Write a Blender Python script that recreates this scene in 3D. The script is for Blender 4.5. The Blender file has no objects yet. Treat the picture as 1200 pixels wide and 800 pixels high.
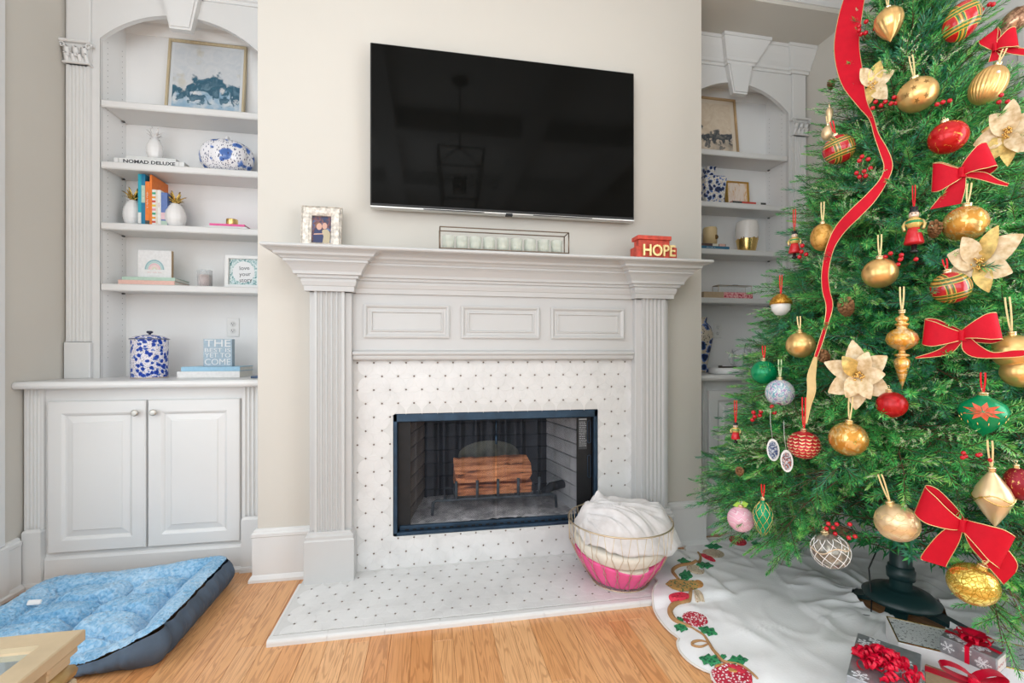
import bpy, bmesh, math, random
import numpy as np
from mathutils import Vector, Matrix, Euler, noise

scene = bpy.context.scene
COL = scene.collection
R = random.Random(7)
PI = math.pi

# ---------------------------------------------------------------- camera
FPX, YAW, HORIZON, EYE = 532.4, 0.18155, 412.6, 1.16
cam_data = bpy.data.cameras.new('camera')
cam_data.sensor_width = 36.0
cam_data.lens = FPX / 1200 * 36.0
cam_data.shift_y = (HORIZON - 400) / 1200
cam_data.clip_start = 0.02
cam = bpy.data.objects.new('camera', cam_data)
COL.objects.link(cam)
cam.location = (0, 0, EYE)
cam.rotation_euler = (PI / 2, 0, -YAW)
scene.camera = cam

# ---------------------------------------------------------------- world, lights, exposure
world = bpy.data.worlds.new('world')
scene.world = world
world.use_nodes = True
_bg = world.node_tree.nodes['Background']
_bg.inputs[0].default_value = (0.86, 0.92, 1.0, 1)
_bg.inputs[1].default_value = 1.0


def area(name, loc, target, sx, sy, watts, color=(1, 1, 1)):
    l = bpy.data.lights.new(name, 'AREA')
    l.shape = 'RECTANGLE'
    l.size, l.size_y, l.energy, l.color = sx, sy, watts, color
    o = bpy.data.objects.new(name, l)
    COL.objects.link(o)
    o.location = loc
    d = Vector(target) - Vector(loc)
    o.rotation_euler = d.to_track_quat('-Z', 'Y').to_euler()
    return o


# daylight through the window on the left wall; back and right window lights are unseen, added as fill
# added fill without a fixture behind the camera, bounced off the white coffered ceiling
COOL = (0.885, 0.95, 1.0)
area('daylight_left_window', (-2.02, -1.5, 1.7), (1.0, -1.5, 1.7), 3.2, 2.5, 100, COOL)
area('daylight_near_left_window', (-2.02, 1.35, 1.7), (1.0, 1.35, 1.7), 1.3, 2.4, 30, COOL)
area('back_fill', (-0.25, -3.95, 1.75), (-0.25, 0, 1.75), 3.9, 2.6, 85, COOL)
area('right_fill', (2.80, -0.6, 1.7), (0, -0.6, 1.7), 2.4, 2.4, 105, COOL)
area('ceiling_bounce_fill', (-0.5, -0.9, 2.0), (-0.4, -0.8, 3.6), 1.8, 1.4, 110, COOL)
scene.view_settings.view_transform = 'Standard'
scene.view_settings.look = 'None'
scene.view_settings.gamma = 1.0
scene.view_settings.use_curve_mapping = False
scene.view_settings.exposure = -0.38

# ---------------------------------------------------------------- picture to place: a point of the photograph on a known plane


def ray(u, v):
    r = (u - 600) / FPX
    s = (HORIZON - v) / FPX
    return Vector((math.sin(YAW) + r * math.cos(YAW), math.cos(YAW) - r * math.sin(YAW), s))


def onY(u, v, y):
    d = ray(u, v)
    return Vector((0, 0, EYE)) + d * (y / d.y)


def onX(u, v, x):
    d = ray(u, v)
    return Vector((0, 0, EYE)) + d * (x / d.x)


def onZ(u, v, z):
    d = ray(u, v)
    return Vector((0, 0, EYE)) + d * ((z - EYE) / d.z)


# ---------------------------------------------------------------- colours and materials
def lin(c):
    if isinstance(c, str):
        c = c.lstrip('#')
        c = [int(c[i:i + 2], 16) / 255 for i in (0, 2, 4)]
        c = [x / 12.92 if x <= 0.04045 else ((x + 0.055) / 1.055) ** 2.4 for x in c]
    return (c[0], c[1], c[2], 1.0)


class NT:
    def __init__(self, m):
        m.use_nodes = True
        self.t = m.node_tree
        self.b = self.t.nodes['Principled BSDF']

    def n(self, typ, **kw):
        x = self.t.nodes.new(typ)
        for k, v in kw.items():
            if k.startswith('i_'):
                x.inputs[k[2:].replace('_', ' ')].default_value = v
            else:
                setattr(x, k, v)
        return x

    def l(self, a, b):
        self.t.links.new(a, b)

    def coord(self, kind='Object', scale=(1, 1, 1), rot=(0, 0, 0), loc=(0, 0, 0)):
        tc = self.n('ShaderNodeTexCoord')
        mp = self.n('ShaderNodeMapping')
        mp.inputs['Scale'].default_value = scale
        mp.inputs['Rotation'].default_value = rot
        mp.inputs['Location'].default_value = loc
        self.l(tc.outputs[kind], mp.inputs[0])
        return mp.outputs[0]

    def ramp(self, fac, stops, interp='LINEAR'):
        r = self.n('ShaderNodeValToRGB')
        r.color_ramp.interpolation = interp
        e = r.color_ramp.elements
        while len(e) < len(stops):
            e.new(0.5)
        for el, (p, c) in zip(e, stops):
            el.position = p
            el.color = lin(c)
        self.l(fac, r.inputs[0])
        return r.outputs[0]

    def mix(self, fac, a, b, mode='MIX'):
        m = self.n('ShaderNodeMix', data_type='RGBA', blend_type=mode)
        for s, x in ((m.inputs[0], fac), (m.inputs[6], a), (m.inputs[7], b)):
            if hasattr(x, 'links'):
                self.l(x, s)
            elif isinstance(x, (int, float)):
                s.default_value = x
            else:
                s.default_value = lin(x)
        return m.outputs[2]

    def math(self, op, a, b=0.0):
        m = self.n('ShaderNodeMath', operation=op)
        for s, x in ((m.inputs[0], a), (m.inputs[1], b)):
            if hasattr(x, 'links'):
                self.l(x, s)
            else:
                s.default_value = x
        return m.outputs[0]

    def bump(self, h, strength=0.2, dist=0.01):
        b = self.n('ShaderNodeBump')
        b.inputs['Strength'].default_value = strength
        b.inputs['Distance'].default_value = dist
        self.l(h, b.inputs['Height'])
        self.l(b.outputs[0], self.b.inputs['Normal'])


def mat(name, color, rough=0.5, metal=0.0, spec=0.5, noise=0, nscale=8, bump=0, bscale=60, **kw):
    """plain principled material with a faint procedural mottling"""
    m = bpy.data.materials.new(name)
    nt = NT(m)
    b = nt.b
    b.inputs['Base Color'].default_value = lin(color)
    b.inputs['Roughness'].default_value = rough
    b.inputs['Metallic'].default_value = metal
    b.inputs['Specular IOR Level'].default_value = spec
    for k, v in kw.items():
        b.inputs[k.replace('_', ' ')].default_value = v
    m.diffuse_color = lin(color)
    if noise:
        c = nt.coord()
        t = nt.n('ShaderNodeTexNoise')
        t.inputs['Scale'].default_value = nscale
        t.inputs['Detail'].default_value = 4
        nt.l(c, t.inputs['Vector'])
        col = lin(color)
        lo = [x * (1 - noise) for x in col[:3]]
        hi = [min(1, x * (1 + noise)) for x in col[:3]]
        nt.l(nt.ramp(t.outputs[0], [(0.3, lo), (0.7, hi)]), b.inputs['Base Color'])
    if bump:
        c = nt.coord()
        t = nt.n('ShaderNodeTexNoise')
        t.inputs['Scale'].default_value = bscale
        t.inputs['Detail'].default_value = 3
        nt.l(c, t.inputs['Vector'])
        nt.bump(t.outputs[0], bump, 0.004)
    return m


# ---------------------------------------------------------------- mesh builder
class MB:
    def __init__(self, M=None):
        self.v, self.f, self.mi, self.sm = [], [], [], []
        self.M = M or Matrix.Identity(4)

    def add(self, vs, fs, mi=0, smooth=False, M=None):
        T = self.M @ M if M is not None else self.M
        o = len(self.v)
        self.v += [tuple(T @ Vector(p)) for p in vs]
        for f in fs:
            self.f.append(tuple(i + o for i in f))
            self.mi.append(mi)
            self.sm.append(smooth)
        return self

    def box(self, x0, x1, y0, y1, z0, z1, c=0.0, mi=0, M=None):
        if c <= 0:
            vs = [(x, y, z) for z in (z0, z1) for y in (y0, y1) for x in (x0, x1)]
            fs = [(0, 2, 3, 1), (4, 5, 7, 6), (0, 1, 5, 4), (2, 6, 7, 3), (0, 4, 6, 2), (1, 3, 7, 5)]
            return self.add(vs, fs, mi, False, M)
        c = min(c, (x1 - x0) * .49, (y1 - y0) * .49, (z1 - z0) * .49)
        bm = bmesh.new()
        bmesh.ops.create_cube(bm, size=1)
        for v in bm.verts:
            v.co = ((x0 + x1) / 2 + v.co.x * (x1 - x0), (y0 + y1) / 2 + v.co.y * (y1 - y0), (z0 + z1) / 2 + v.co.z * (z1 - z0))
        bmesh.ops.bevel(bm, geom=bm.edges[:], offset=c, segments=1, affect='EDGES', profile=0.5)
        return self.bm(bm, mi, False, M)

    def bm(self, bm, mi=0, smooth=False, M=None):
        bm.verts.index_update()
        self.add([v.co[:] for v in bm.verts], [[v.index for v in f.verts] for f in bm.faces], mi, smooth, M)
        bm.free()
        return self

    def prism(self, poly, a, b, mi=0, M=None):
        """polygon in local xy (counter-clockwise) extruded from z=a to z=b"""
        n = len(poly)
        vs = [(p[0], p[1], a) for p in poly] + [(p[0], p[1], b) for p in poly]
        fs = [tuple(range(n - 1, -1, -1)), tuple(range(n, 2 * n))]
        fs += [(i, (i + 1) % n, n + (i + 1) % n, n + i) for i in range(n)]
        return self.add(vs, fs, mi, False, M)

    def lathe(self, prof, n=24, mi=0, M=None, smooth=True, caps=True):
        """profile of (r, z) from bottom to top"""
        vs, fs = [], []
        for r, z in prof:
            for i in range(n):
                a = 2 * PI * i / n
                vs.append((r * math.cos(a), r * math.sin(a), z))
        for j in range(len(prof) - 1):
            for i in range(n):
                k = (i + 1) % n
                fs.append((j * n + i, j * n + k, (j + 1) * n + k, (j + 1) * n + i))
        if caps:
            if prof[0][0] > 1e-5:
                fs.append(tuple(range(n - 1, -1, -1)))
            if prof[-1][0] > 1e-5:
                fs.append(tuple(range((len(prof) - 1) * n, len(prof) * n)))
        return self.add(vs, fs, mi, smooth, M)

    def ball(self, r, n=20, mi=0, M=None, sz=1.0):
        m = max(6, n // 2)
        prof = [(max(r * math.sin(PI * j / m), 1e-6), -r * sz * math.cos(PI * j / m)) for j in range(m + 1)]
        return self.lathe(prof, n, mi, M)

    def tube(self, pts, r, n=6, mi=0, closed=False, M=None, smooth=True):
        pts = [Vector(p) for p in pts]
        N = len(pts)
        rad = r if isinstance(r, (list, tuple)) else [r] * N
        vs, fs = [], []
        up = None
        for i, p in enumerate(pts):
            if closed:
                t = pts[(i + 1) % N] - pts[i - 1]
            else:
                t = pts[min(i + 1, N - 1)] - pts[max(i - 1, 0)]
            if t.length < 1e-9:
                t = Vector((0, 0, 1))
            t.normalize()
            if up is None:
                up = Vector((0, 0, 1)) if abs(t.z) < .9 else Vector((1, 0, 0))
            a = (up - t * up.dot(t))
            if a.length < 1e-6:
                a = t.orthogonal()
            a.normalize()
            up = a
            b = t.cross(a)
            for k in range(n):
                q = 2 * PI * k / n
                vs.append(p + (a * math.cos(q) + b * math.sin(q)) * rad[i])
        for i in range(N if closed else N - 1):
            j = (i + 1) % N
            for k in range(n):
                l = (k + 1) % n
                fs.append((i * n + k, i * n + l, j * n + l, j * n + k))
        if not closed:
            fs.append(tuple(range(n - 1, -1, -1)))
            fs.append(tuple(range((N - 1) * n, N * n)))
        return self.add(vs, fs, mi, smooth, M)

    def molding(self, path, prof, closed=False, mi=0, M=None, caps=True):
        """profile (offset to the right of the path direction, height z) swept along a path in local xy with mitres"""
        P = [Vector((p[0], p[1])) for p in path]
        N = len(P)
        nrm = []
        segs = []
        for i in range(N if closed else N - 1):
            d = (P[(i + 1) % N] - P[i]).normalized()
            segs.append(Vector((d.y, -d.x)))
        for i in range(N):
            if closed:
                a, b = segs[i - 1], segs[i]
            else:
                a, b = segs[max(i - 1, 0)], segs[min(i, N - 2)]
            m = (a + b)
            m = m / max(1e-6, (1 + a.dot(b)))
            nrm.append(m)
        vs, fs = [], []
        K = len(prof)
        for i in range(N):
            for o, z in prof:
                q = P[i] + nrm[i] * o
                vs.append((q.x, q.y, z))
        for i in range(N if closed else N - 1):
            j = (i + 1) % N
            for k in range(K - 1):
                fs.append((i * K + k, j * K + k, j * K + k + 1, i * K + k + 1))
        if not closed and caps:
            fs.append(tuple(range(K - 1, -1, -1)))
            fs.append(tuple(range((N - 1) * K, N * K)))
        return self.add(vs, fs, mi, False, M)

    def sheet(self, fn, nu, nv, mi=0, thick=0.0, M=None, smooth=True, closed_u=False):
        """grid surface fn(s, t) in 0..1"""
        vs = [fn(i / nu, j / nv) for j in range(nv + 1) for i in range(nu + (0 if closed_u else 1))]
        w = nu + (0 if closed_u else 1)
        fs = []
        for j in range(nv):
            for i in range(nu):
                k = (i + 1) % w
                fs.append((j * w + i, j * w + k, (j + 1) * w + k, (j + 1) * w + i))
        return self.add(vs, fs, mi, smooth, M)

    def build(self, name, mats, parent=None, origin=None, kind=None, recalc=True):
        me = bpy.data.meshes.new(name)
        org = Vector(origin) if origin is not None else (WL[parent] if parent is not None else Vector((0, 0, 0)))
        me.from_pydata([(x - org.x, y - org.y, z - org.z) for x, y, z in self.v], [], self.f)
        for m in (mats if isinstance(mats, (list, tuple)) else [mats]):
            me.materials.append(m)
        me.polygons.foreach_set('material_index', self.mi)
        me.polygons.foreach_set('use_smooth', self.sm)
        if recalc:
            bm = bmesh.new()
            bm.from_mesh(me)
            bmesh.ops.recalc_face_normals(bm, faces=bm.faces[:])
            bm.to_mesh(me)
            bm.free()
        me.update()
        o = bpy.data.objects.new(name, me)
        COL.objects.link(o)
        if parent is not None:
            o.parent = parent
            o.location = org - WL[parent]
        else:
            o.location = org
        WL[o] = org
        if kind:
            o['kind'] = kind
        return o


WL = {}          # world place of every object's origin


def place(o, parent, world_loc):
    o.parent = parent
    o.location = Vector(world_loc) - (WL[parent] if parent is not None else Vector((0, 0, 0)))
    WL[o] = Vector(world_loc)


def thing(name, label, cat, loc, group=None):
    o = bpy.data.objects.new(name, None)
    o.empty_display_size = 0.05
    COL.objects.link(o)
    o.location = loc
    WL[o] = Vector(loc)
    o['label'] = label
    o['category'] = cat
    if group:
        o['group'] = group
    return o


def tag(o, label, cat, group=None):
    o['label'] = label
    o['category'] = cat
    if group:
        o['group'] = group
    return o


def struct(name, mb, m):
    o = mb.build(name, m)
    o['kind'] = 'structure'
    return o


def setlabel(o, label):
    o['label'] = label
    return o


XZ = lambda y0: Matrix(((1, 0, 0, 0), (0, 0, -1, y0), (0, 1, 0, 0), (0, 0, 0, 1)))   # local x,y -> world X,Z ; local +z -> towards the room


def TR(loc, rz=0, rx=0, ry=0, s=1):
    return Matrix.Translation(loc) @ Euler((rx, ry, rz), 'XYZ').to_matrix().to_4x4() @ Matrix.Scale(s, 4)


def text_mesh(name, body, size, material, parent, M, depth=0.001, align='CENTER', bold=0.0, font_scale_x=1.0, spacing=1.0):
    """lettering in the built-in font, laid in local xy of M, as a mesh part"""
    if body.startswith('~'):
        # lettering too small in the photograph to be read: a row of letter-sized strokes
        rr_ = random.Random(len(body))
        tk = MB(M)
        n = int(body[1:])
        w_ = size * .52
        for q in range(n):
            if q % 6 == 5:
                continue
            x = (q - n / 2) * w_
            tk.box(x, x + w_ * .28, -size * .25, size * rr_.choice([.1, .1, .35]), 0, depth)
            tk.box(x, x + w_ * .74, -size * .25 if q % 2 else -size * .02, (-size * .25 if q % 2 else -size * .02) + size * .12, 0, depth)
        return tk.build(name, material, parent, kind='stuff')
    cu = bpy.data.curves.new(name, 'FONT')
    cu.body = body
    cu.size = size
    cu.align_x = align
    cu.align_y = 'CENTER'
    cu.extrude = depth
    cu.offset = bold
    cu.space_character = spacing
    cu.resolution_u = 3
    tmp = bpy.data.objects.new(name, cu)
    COL.objects.link(tmp)
    dg = bpy.context.evaluated_depsgraph_get()
    me = bpy.data.meshes.new_from_object(tmp.evaluated_get(dg))
    bpy.data.objects.remove(tmp)
    org = WL[parent]
    for v in me.vertices:
        p = M @ Vector((v.co.x * font_scale_x, v.co.y, v.co.z))
        v.co = p - org
    me.materials.clear()
    me.materials.append(material)
    me.name = name
    o = bpy.data.objects.new(name, me)
    COL.objects.link(o)
    o.parent = parent
    WL[o] = org.copy()
    return o


# ---------------------------------------------------------------- shared materials
WHITE = mat('white_paint', (0.70, 0.697, 0.686), 0.38, noise=0.015, nscale=3, bump=0.02, bscale=40)
WHITE_LIFT = mat('white_paint_lifted', (0.84, 0.835, 0.825), 0.45, noise=0.015, nscale=3)  # same white paint, lightened to make up for shade inside the niches
BEIGE = mat('beige_wall_paint', (0.60, 0.566, 0.508), 0.75, noise=0.012, nscale=2, bump=0.03, bscale=220)
CEIL = mat('white_ceiling_paint', (0.86, 0.86, 0.85), 0.8, noise=0.01, nscale=3)
GOLD = mat('gold_metal', (0.83, 0.58, 0.22), 0.25, 1.0, noise=0.06, nscale=30)
BRASS = mat('aged_brass', (0.40, 0.31, 0.20), 0.35, 1.0, noise=0.1, nscale=40)
BLACK = mat('black_iron', (0.012, 0.013, 0.015), 0.5, 0.3, noise=0.2, nscale=20)
PAPER = mat('book_pages', (0.80, 0.78, 0.72), 0.8, noise=0.05, nscale=200)
# ================================================================ THE ROOM
XL, XR = -1.965, 2.735          # side walls
YC = 2.51                        # face of the chimney breast
YB = 3.16                        # back of the alcoves
HC = 3.62                        # ceiling
YBACK = -4.0
BX0, BX1 = -0.856, 1.632         # chimney breast

# ---- floor of oak boards
def oak():
    m = bpy.data.materials.new('oak_board')
    nt = NT(m)
    oi = nt.n('ShaderNodeObjectInfo')
    co = nt.n('ShaderNodeTexCoord')
    off = nt.n('ShaderNodeVectorMath', operation='MULTIPLY_ADD')
    comb = nt.n('ShaderNodeCombineXYZ')
    for k in range(3):
        nt.l(oi.outputs['Random'], comb.inputs[k])
    nt.l(comb.outputs[0], off.inputs[0])
    off.inputs[1].default_value = (37, 91, 13)
    nt.l(co.outputs['Object'], off.inputs[2])
    mp = nt.n('ShaderNodeMapping')
    mp.inputs['Scale'].default_value = (13, 0.9, 1)
    nt.l(off.outputs[0], mp.inputs[0])
    n1 = nt.n('ShaderNodeTexNoise')
    n1.inputs['Scale'].default_value = 1.6
    n1.inputs['Detail'].default_value = 2.5
    n1.inputs['Distortion'].default_value = 1.2
    nt.l(mp.outputs[0], n1.inputs['Vector'])
    # cathedral grain: rings of the noise field
    w = nt.math('SINE', nt.math('MULTIPLY', n1.outputs[0], 55.0))
    grain = nt.ramp(nt.math('ADD', nt.math('MULTIPLY', w, 0.5), 0.5), [(0.0, (0, 0, 0)), (0.55, (0.05, 0.05, 0.05)), (0.82, (0.7, 0.7, 0.7)), (1.0, (1, 1, 1))])
    mp2 = nt.n('ShaderNodeMapping')
    mp2.inputs['Scale'].default_value = (160, 6, 1)
    nt.l(off.outputs[0], mp2.inputs[0])
    n2 = nt.n('ShaderNodeTexNoise')
    n2.inputs['Scale'].default_value = 1.0
    n2.inputs['Detail'].default_value = 3
    nt.l(mp2.outputs[0], n2.inputs['Vector'])
    base = nt.ramp(oi.outputs['Random'], [(0.0, (0.80, 0.39, 0.16)), (0.25, (0.88, 0.47, 0.21)), (0.5, (0.78, 0.35, 0.13)), (0.75, (0.92, 0.53, 0.26)), (1.0, (0.83, 0.42, 0.17))])
    dark = nt.mix(1.0, base, (0.50, 0.40, 0.33), 'MULTIPLY')
    c1 = nt.mix(nt.math('MULTIPLY', grain, 0.55), base, dark)
    c2 = nt.mix(nt.math('MULTIPLY', n2.outputs[0], 0.5), c1, (0.30, 0.115, 0.03))
    nt.l(c2, nt.b.inputs['Base Color'])
    nt.b.inputs['Roughness'].default_value = 0.36
    nt.b.inputs['Coat Weight'].default_value = 0.25
    nt.b.inputs['Coat Roughness'].default_value = 0.2
    nt.bump(nt.math('ADD', grain, n2.outputs[0]), 0.06, 0.002)
    return m


OAK = oak()
SEAM = mat('floor_seam', (0.16, 0.07, 0.025), 0.7, noise=0.1)
fl = MB()
fl.box(XL - .1, XR + .1, YBACK, YB + .05, -0.06, -0.006)
FLOOR = struct('floor', fl, [SEAM])
PW = 0.0825
_plank_mesh = {}


def plank(x, y0, y1):
    L = round((y1 - y0), 2)
    key = L
    if key not in _plank_mesh:
        b = MB()
        b.box(-PW / 2 + .0004, PW / 2 - .0004, -L / 2 + .0004, L / 2 - .0004, -0.006, 0.0, 0.0012)
        _plank_mesh[key] = b.build('plank', OAK, FLOOR, origin=((0, 0, 0)))
        o = _plank_mesh[key]
    else:
        o = _plank_mesh[key].copy()
        COL.objects.link(o)
    place(o, FLOOR, (x, (y0 + y1) / 2, 0))
    return o


_rp = random.Random(3)
x = XL + PW / 2
n_p = 0
rest = MB()
while x < XR + .05:
    y = 0.55 - _rp.choice([0, .25, .5, .75, 1.0, .4, .9])
    while y < YB - .1:
        L = _rp.choice([0.6, 0.8, 1.0, 1.2, 1.4])
        y1 = min(y + L, YB)
        ylo = max(y, 0.5)
        if y1 - ylo > .05:
            plank(x, round(ylo, 2), round(y1, 2))
            n_p += 1
        y += L
    rest.box(x - PW / 2 + .0004, x + PW / 2 - .0004, YBACK, 0.499, -0.006, 0, 0)
    x += PW
ro = rest.build('floor_boards', OAK, FLOOR, kind='stuff')

# ---- walls
T = 0.12
w = MB()
w.box(BX0, BX1, YC, YB, 0, HC)          # chimney breast: firebox opening is cut below
# breast with an opening: built from four blocks
FX0, FX1, FZ0, FZ1 = -0.184, 0.951, 0.19, 0.836
w = MB()
w.box(BX0, FX0, YC, YB, 0, HC)
w.box(FX1, BX1, YC, YB, 0, HC)
w.box(FX0, FX1, YC, YB, FZ1, HC)
w.box(FX0, FX1, YC, YB, 0, FZ0)
struct('wall_chimney', w, BEIGE)
w = MB()
w.box(XL - T, BX0, YB, YB + T, 0, HC)
w.box(BX1, XR + T, YB, YB + T, 0, HC)
w.box(BX0, BX1, YB, YB + T, 0, HC)
struct('wall_front', w, BEIGE)
# left wall with a tall window opening Y -0.9..2.0
LW0, LW1, LZ0, LZ1 = -3.1, 0.1, 0.45, 2.95
w = MB()
w.box(XL - T, XL, 2.0, YB, 0, HC)
w.box(XL - T, XL, LW1, 0.70, 0, HC)
w.box(XL - T, XL, YBACK, LW0, 0, HC)
for a, c in ((LW0, LW1), (0.70, 2.0)):
    w.box(XL - T, XL, a, c, 0, LZ0)
    w.box(XL - T, XL, a, c, LZ1, HC)
struct('wall_left', w, BEIGE)
RW0, RW1, RZ0, RZ1 = -1.8, 0.6, 0.5, 2.9
w = MB()
w.box(XR, XR + T, RW1, YB, 0, HC)
w.box(XR, XR + T, YBACK, RW0, 0, HC)
w.box(XR, XR + T, RW0, RW1, 0, RZ0)
w.box(XR, XR + T, RW0, RW1, RZ1, HC)
struct('wall_right', w, BEIGE)
w = MB()
w.box(XL - T, -2.2 + .0, YBACK - T, YBACK, 0, HC)
w.box(-1.965, -2.2, YBACK - T, YBACK, 0, HC) if False else None
w.box(1.6, XR + T, YBACK - T, YBACK, 0, HC)
w.box(XL - T, 1.6, YBACK - T, YBACK, 0, 0.45)
w.box(XL - T, 1.6, YBACK - T, YBACK, 3.05, HC)
struct('wall_back', w, BEIGE)
# ceiling with coffers
w = MB()
w.box(XL - T, XR + T, YBACK - T, YB + T, HC, HC + .1)
struct('ceiling', w, CEIL)
for i, xb in enumerate((-1.70, -0.43, 1.07, 2.30)):
    w = MB()
    w.box(xb - .11, xb + .11, YBACK, 2.42, HC - .2, HC, .01)
    struct('trim_%d' % (20 + i), w, WHITE)
for i, yb in enumerate((-3.1, -1.55, 0.02, 1.6)):
    w = MB()
    for a, b in ((XL, -1.81), (-1.59, -.54), (-.32, .96), (1.18, 2.19), (2.41, XR)):
        w.box(a, b, yb - .11, yb + .11, HC - .19, HC, .01)
    struct('trim_%d' % (30 + i), w, WHITE)
# header over the right alcove: soffit at 3.35, white crown above it
w = MB()
w.box(BX1, XR, YC, YB, 3.35, HC)
struct('wall_header', w, BEIGE)
CROWN = [(0, 0.0), (0.012, 0.0), (0.012, 0.03), (0.03, 0.045), (0.05, 0.09), (0.085, 0.13), (0.10, 0.135), (0.10, 0.18), (0, 0.18)]
w = MB()
w.molding([(BX1 - .35, YC), (XR, YC)], [(o, z + 3.375) for o, z in CROWN])
struct('trim_1', w, WHITE)

# ---- baseboards
BB = [(0, 0), (0.034, 0), (0.034, 0.014), (0.026, 0.028), (0.020, 0.034), (0.020, 0.222), (0.024, 0.226), (0.024, 0.240), (0.016, 0.246), (0.014, 0.256), (0.006, 0.262), (0, 0.262)]
w = MB()
w.molding([(BX0, YC + .10), (BX0, YC), (-0.585, YC)], BB)
struct('baseboard_chimney_left', w, WHITE)
w = MB()
w.molding([(1.355, YC), (BX1, YC), (BX1, YC + .10)], BB)
struct('baseboard_chimney_right', w, WHITE)
w = MB()
w.molding([(XL, 2.52), (XL, 2.600)], BB)
struct('baseboard_left', w, WHITE)
w = MB()
w.molding([(XR, 2.600), (XR, 2.30)], BB)
struct('baseboard_right', w, WHITE)
# ---- left window: casing with plinth, frame, sill
w = MB()
w.box(XL, XL + .022, 2.36, 2.515, 0.255, HC - .2, .004)
w.box(XL, XL + .036, 2.35, 2.52, 0.0, 0.255, .006)
w.box(XL, XL + .046, 2.34, 2.53, 0.0, 0.028, .006)
w.box(XL, XL + .030, 2.40, 2.41, 0.27, HC - .25, .003)
struct('trim_2', w, WHITE)
w = MB()
for a, b, c, d in ((LW0, LW1, LZ0, LZ0 + .06), (LW0, LW1, LZ1 - .06, LZ1), (LW0, LW0 + .06, LZ0, LZ1), (LW1 - .06, LW1, LZ0, LZ1), (-1.53, -1.47, LZ0, LZ1)):
    w.box(XL - .05, XL, a, b, c, d, .004)
for a, b, c, d in ((.70, 2.0, LZ0, LZ0 + .06), (.70, 2.0, LZ1 - .06, LZ1), (.70, .76, LZ0, LZ1), (1.94, 2.0, LZ0, LZ1)):
    w.box(XL - .05, XL, a, b, c, d, .004)
struct('window_1', w, WHITE)
w = MB()
for a, b, c, d in ((RW0, RW1, RZ0, RZ0 + .06), (RW0, RW1, RZ1 - .06, RZ1), (RW0, RW0 + .06, RZ0, RZ1), (RW1 - .06, RW1, RZ0, RZ1)):
    w.box(XR, XR + .05, a, b, c, d, .004)
struct('window_2', w, WHITE)
# ---- right wall: white panelled door and casing behind the tree
w = MB()
w.box(XR - .024, XR, 2.10, 2.24, 0, 3.10, .004)
w.box(XR - .024, XR, 0.95, 1.09, 0, 3.10, .004)
w.box(XR - .024, XR, 1.09, 2.10, 2.96, 3.10, .004)
struct('trim_3', w, WHITE)
w = MB()
w.box(XR - .014, XR, 1.09, 2.10, 0.01, 2.96, .003)
MD = Matrix(((0, 0, -1, XR - .014), (-1, 0, 0, 0), (0, 1, 0, 0), (0, 0, 0, 1)))
for z0, z1 in ((.25, 1.0), (1.15, 2.80)):
    for y0, y1 in ((1.2, 1.55), (1.64, 1.99)):
        w.molding([(-y0, z0), (-y1, z0), (-y1, z1), (-y0, z1)], [(0, 0), (.0, .012), (.02, .012), (.03, 0)], closed=True, M=MD)
struct('door_1', w, WHITE)

# ---- lantern pendant (mirrored in the dark screen)
lan = thing('lantern_pendant', 'black open cage lantern hanging from the coffered ceiling, mirrored in the dark television', 'lantern', (0.28, 0.73, HC))
b = MB()
b.lathe([(0, -.03), (.06, -.03), (.075, -.012), (.075, 0), (0, 0)], 20, M=TR((.28, .73, HC)))
b.tube([(.28, .73, HC - .02), (.28, .73, 2.98)], .008, 8)
b.build('canopy', BLACK, lan)
b = MB()
zt, zb, zc = 2.93, 2.50, 3.02
for sx in (-1, 1):
    for sy in (-1, 1):
        b.tube([(.28 + sx * .20, .73 + sy * .20, zt), (.28 + sx * .15, .73 + sy * .15, zb)], .008, 6)
        b.tube([(.28 + sx * .20, .73 + sy * .20, zt), (.28, .73, zc)], .006, 6)
for r_, z_ in ((.20, zt), (.15, zb)):
    q = [(.28 - r_, .73 - r_, z_), (.28 + r_, .73 - r_, z_), (.28 + r_, .73 + r_, z_), (.28 - r_, .73 + r_, z_)]
    for i in range(4):
        b.tube([q[i], q[(i + 1) % 4]], .008, 6)
b.build('cage', BLACK, lan)
for i in range(4):
    a = i * PI / 2 + .4
    b = MB()
    b.lathe([(.012, 2.6), (.012, 2.74), (.004, 2.76)], 10, M=TR((.28 + .05 * math.cos(a), .73 + .05 * math.sin(a), 0)))
    b.build('candle_sleeve', BLACK, lan)
# ================================================================ MANTEL
YS = 2.385                       # face of the fluted pilasters
YF = 2.440                       # face of the frieze
YT = 2.460                       # face of the mosaic
MX = [(-0.583, -0.382), (1.152, 1.353)]
WHITE_DIM = mat('white_paint_dimmed', (0.545, 0.543, 0.535), 0.38, noise=0.015, nscale=3)  # same white paint, darkened to offset the strong light on the chimney
man = thing('mantelpiece', 'white painted mantelpiece with fluted pilasters and stepped shelf under the television', 'mantelpiece', (0.385, 2.46, 0))
MPROF = [(0, 1.462), (.015, 1.462), (.018, 1.487), (.022, 1.488), (.028, 1.508), (.028, 1.523), (.040, 1.524), (.042, 1.537), (.056, 1.539),
         (.058, 1.553), (.066, 1.566), (.076, 1.580), (.087, 1.591), (.092, 1.593), (.092, 1.604), (.100, 1.605), (.104, 1.611), (.112, 1.616), (.122, 1.619),
         (.124, 1.622), (.126, 1.630), (.134, 1.636), (.148, 1.642), (.160, 1.644)]
b = MB()
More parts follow.
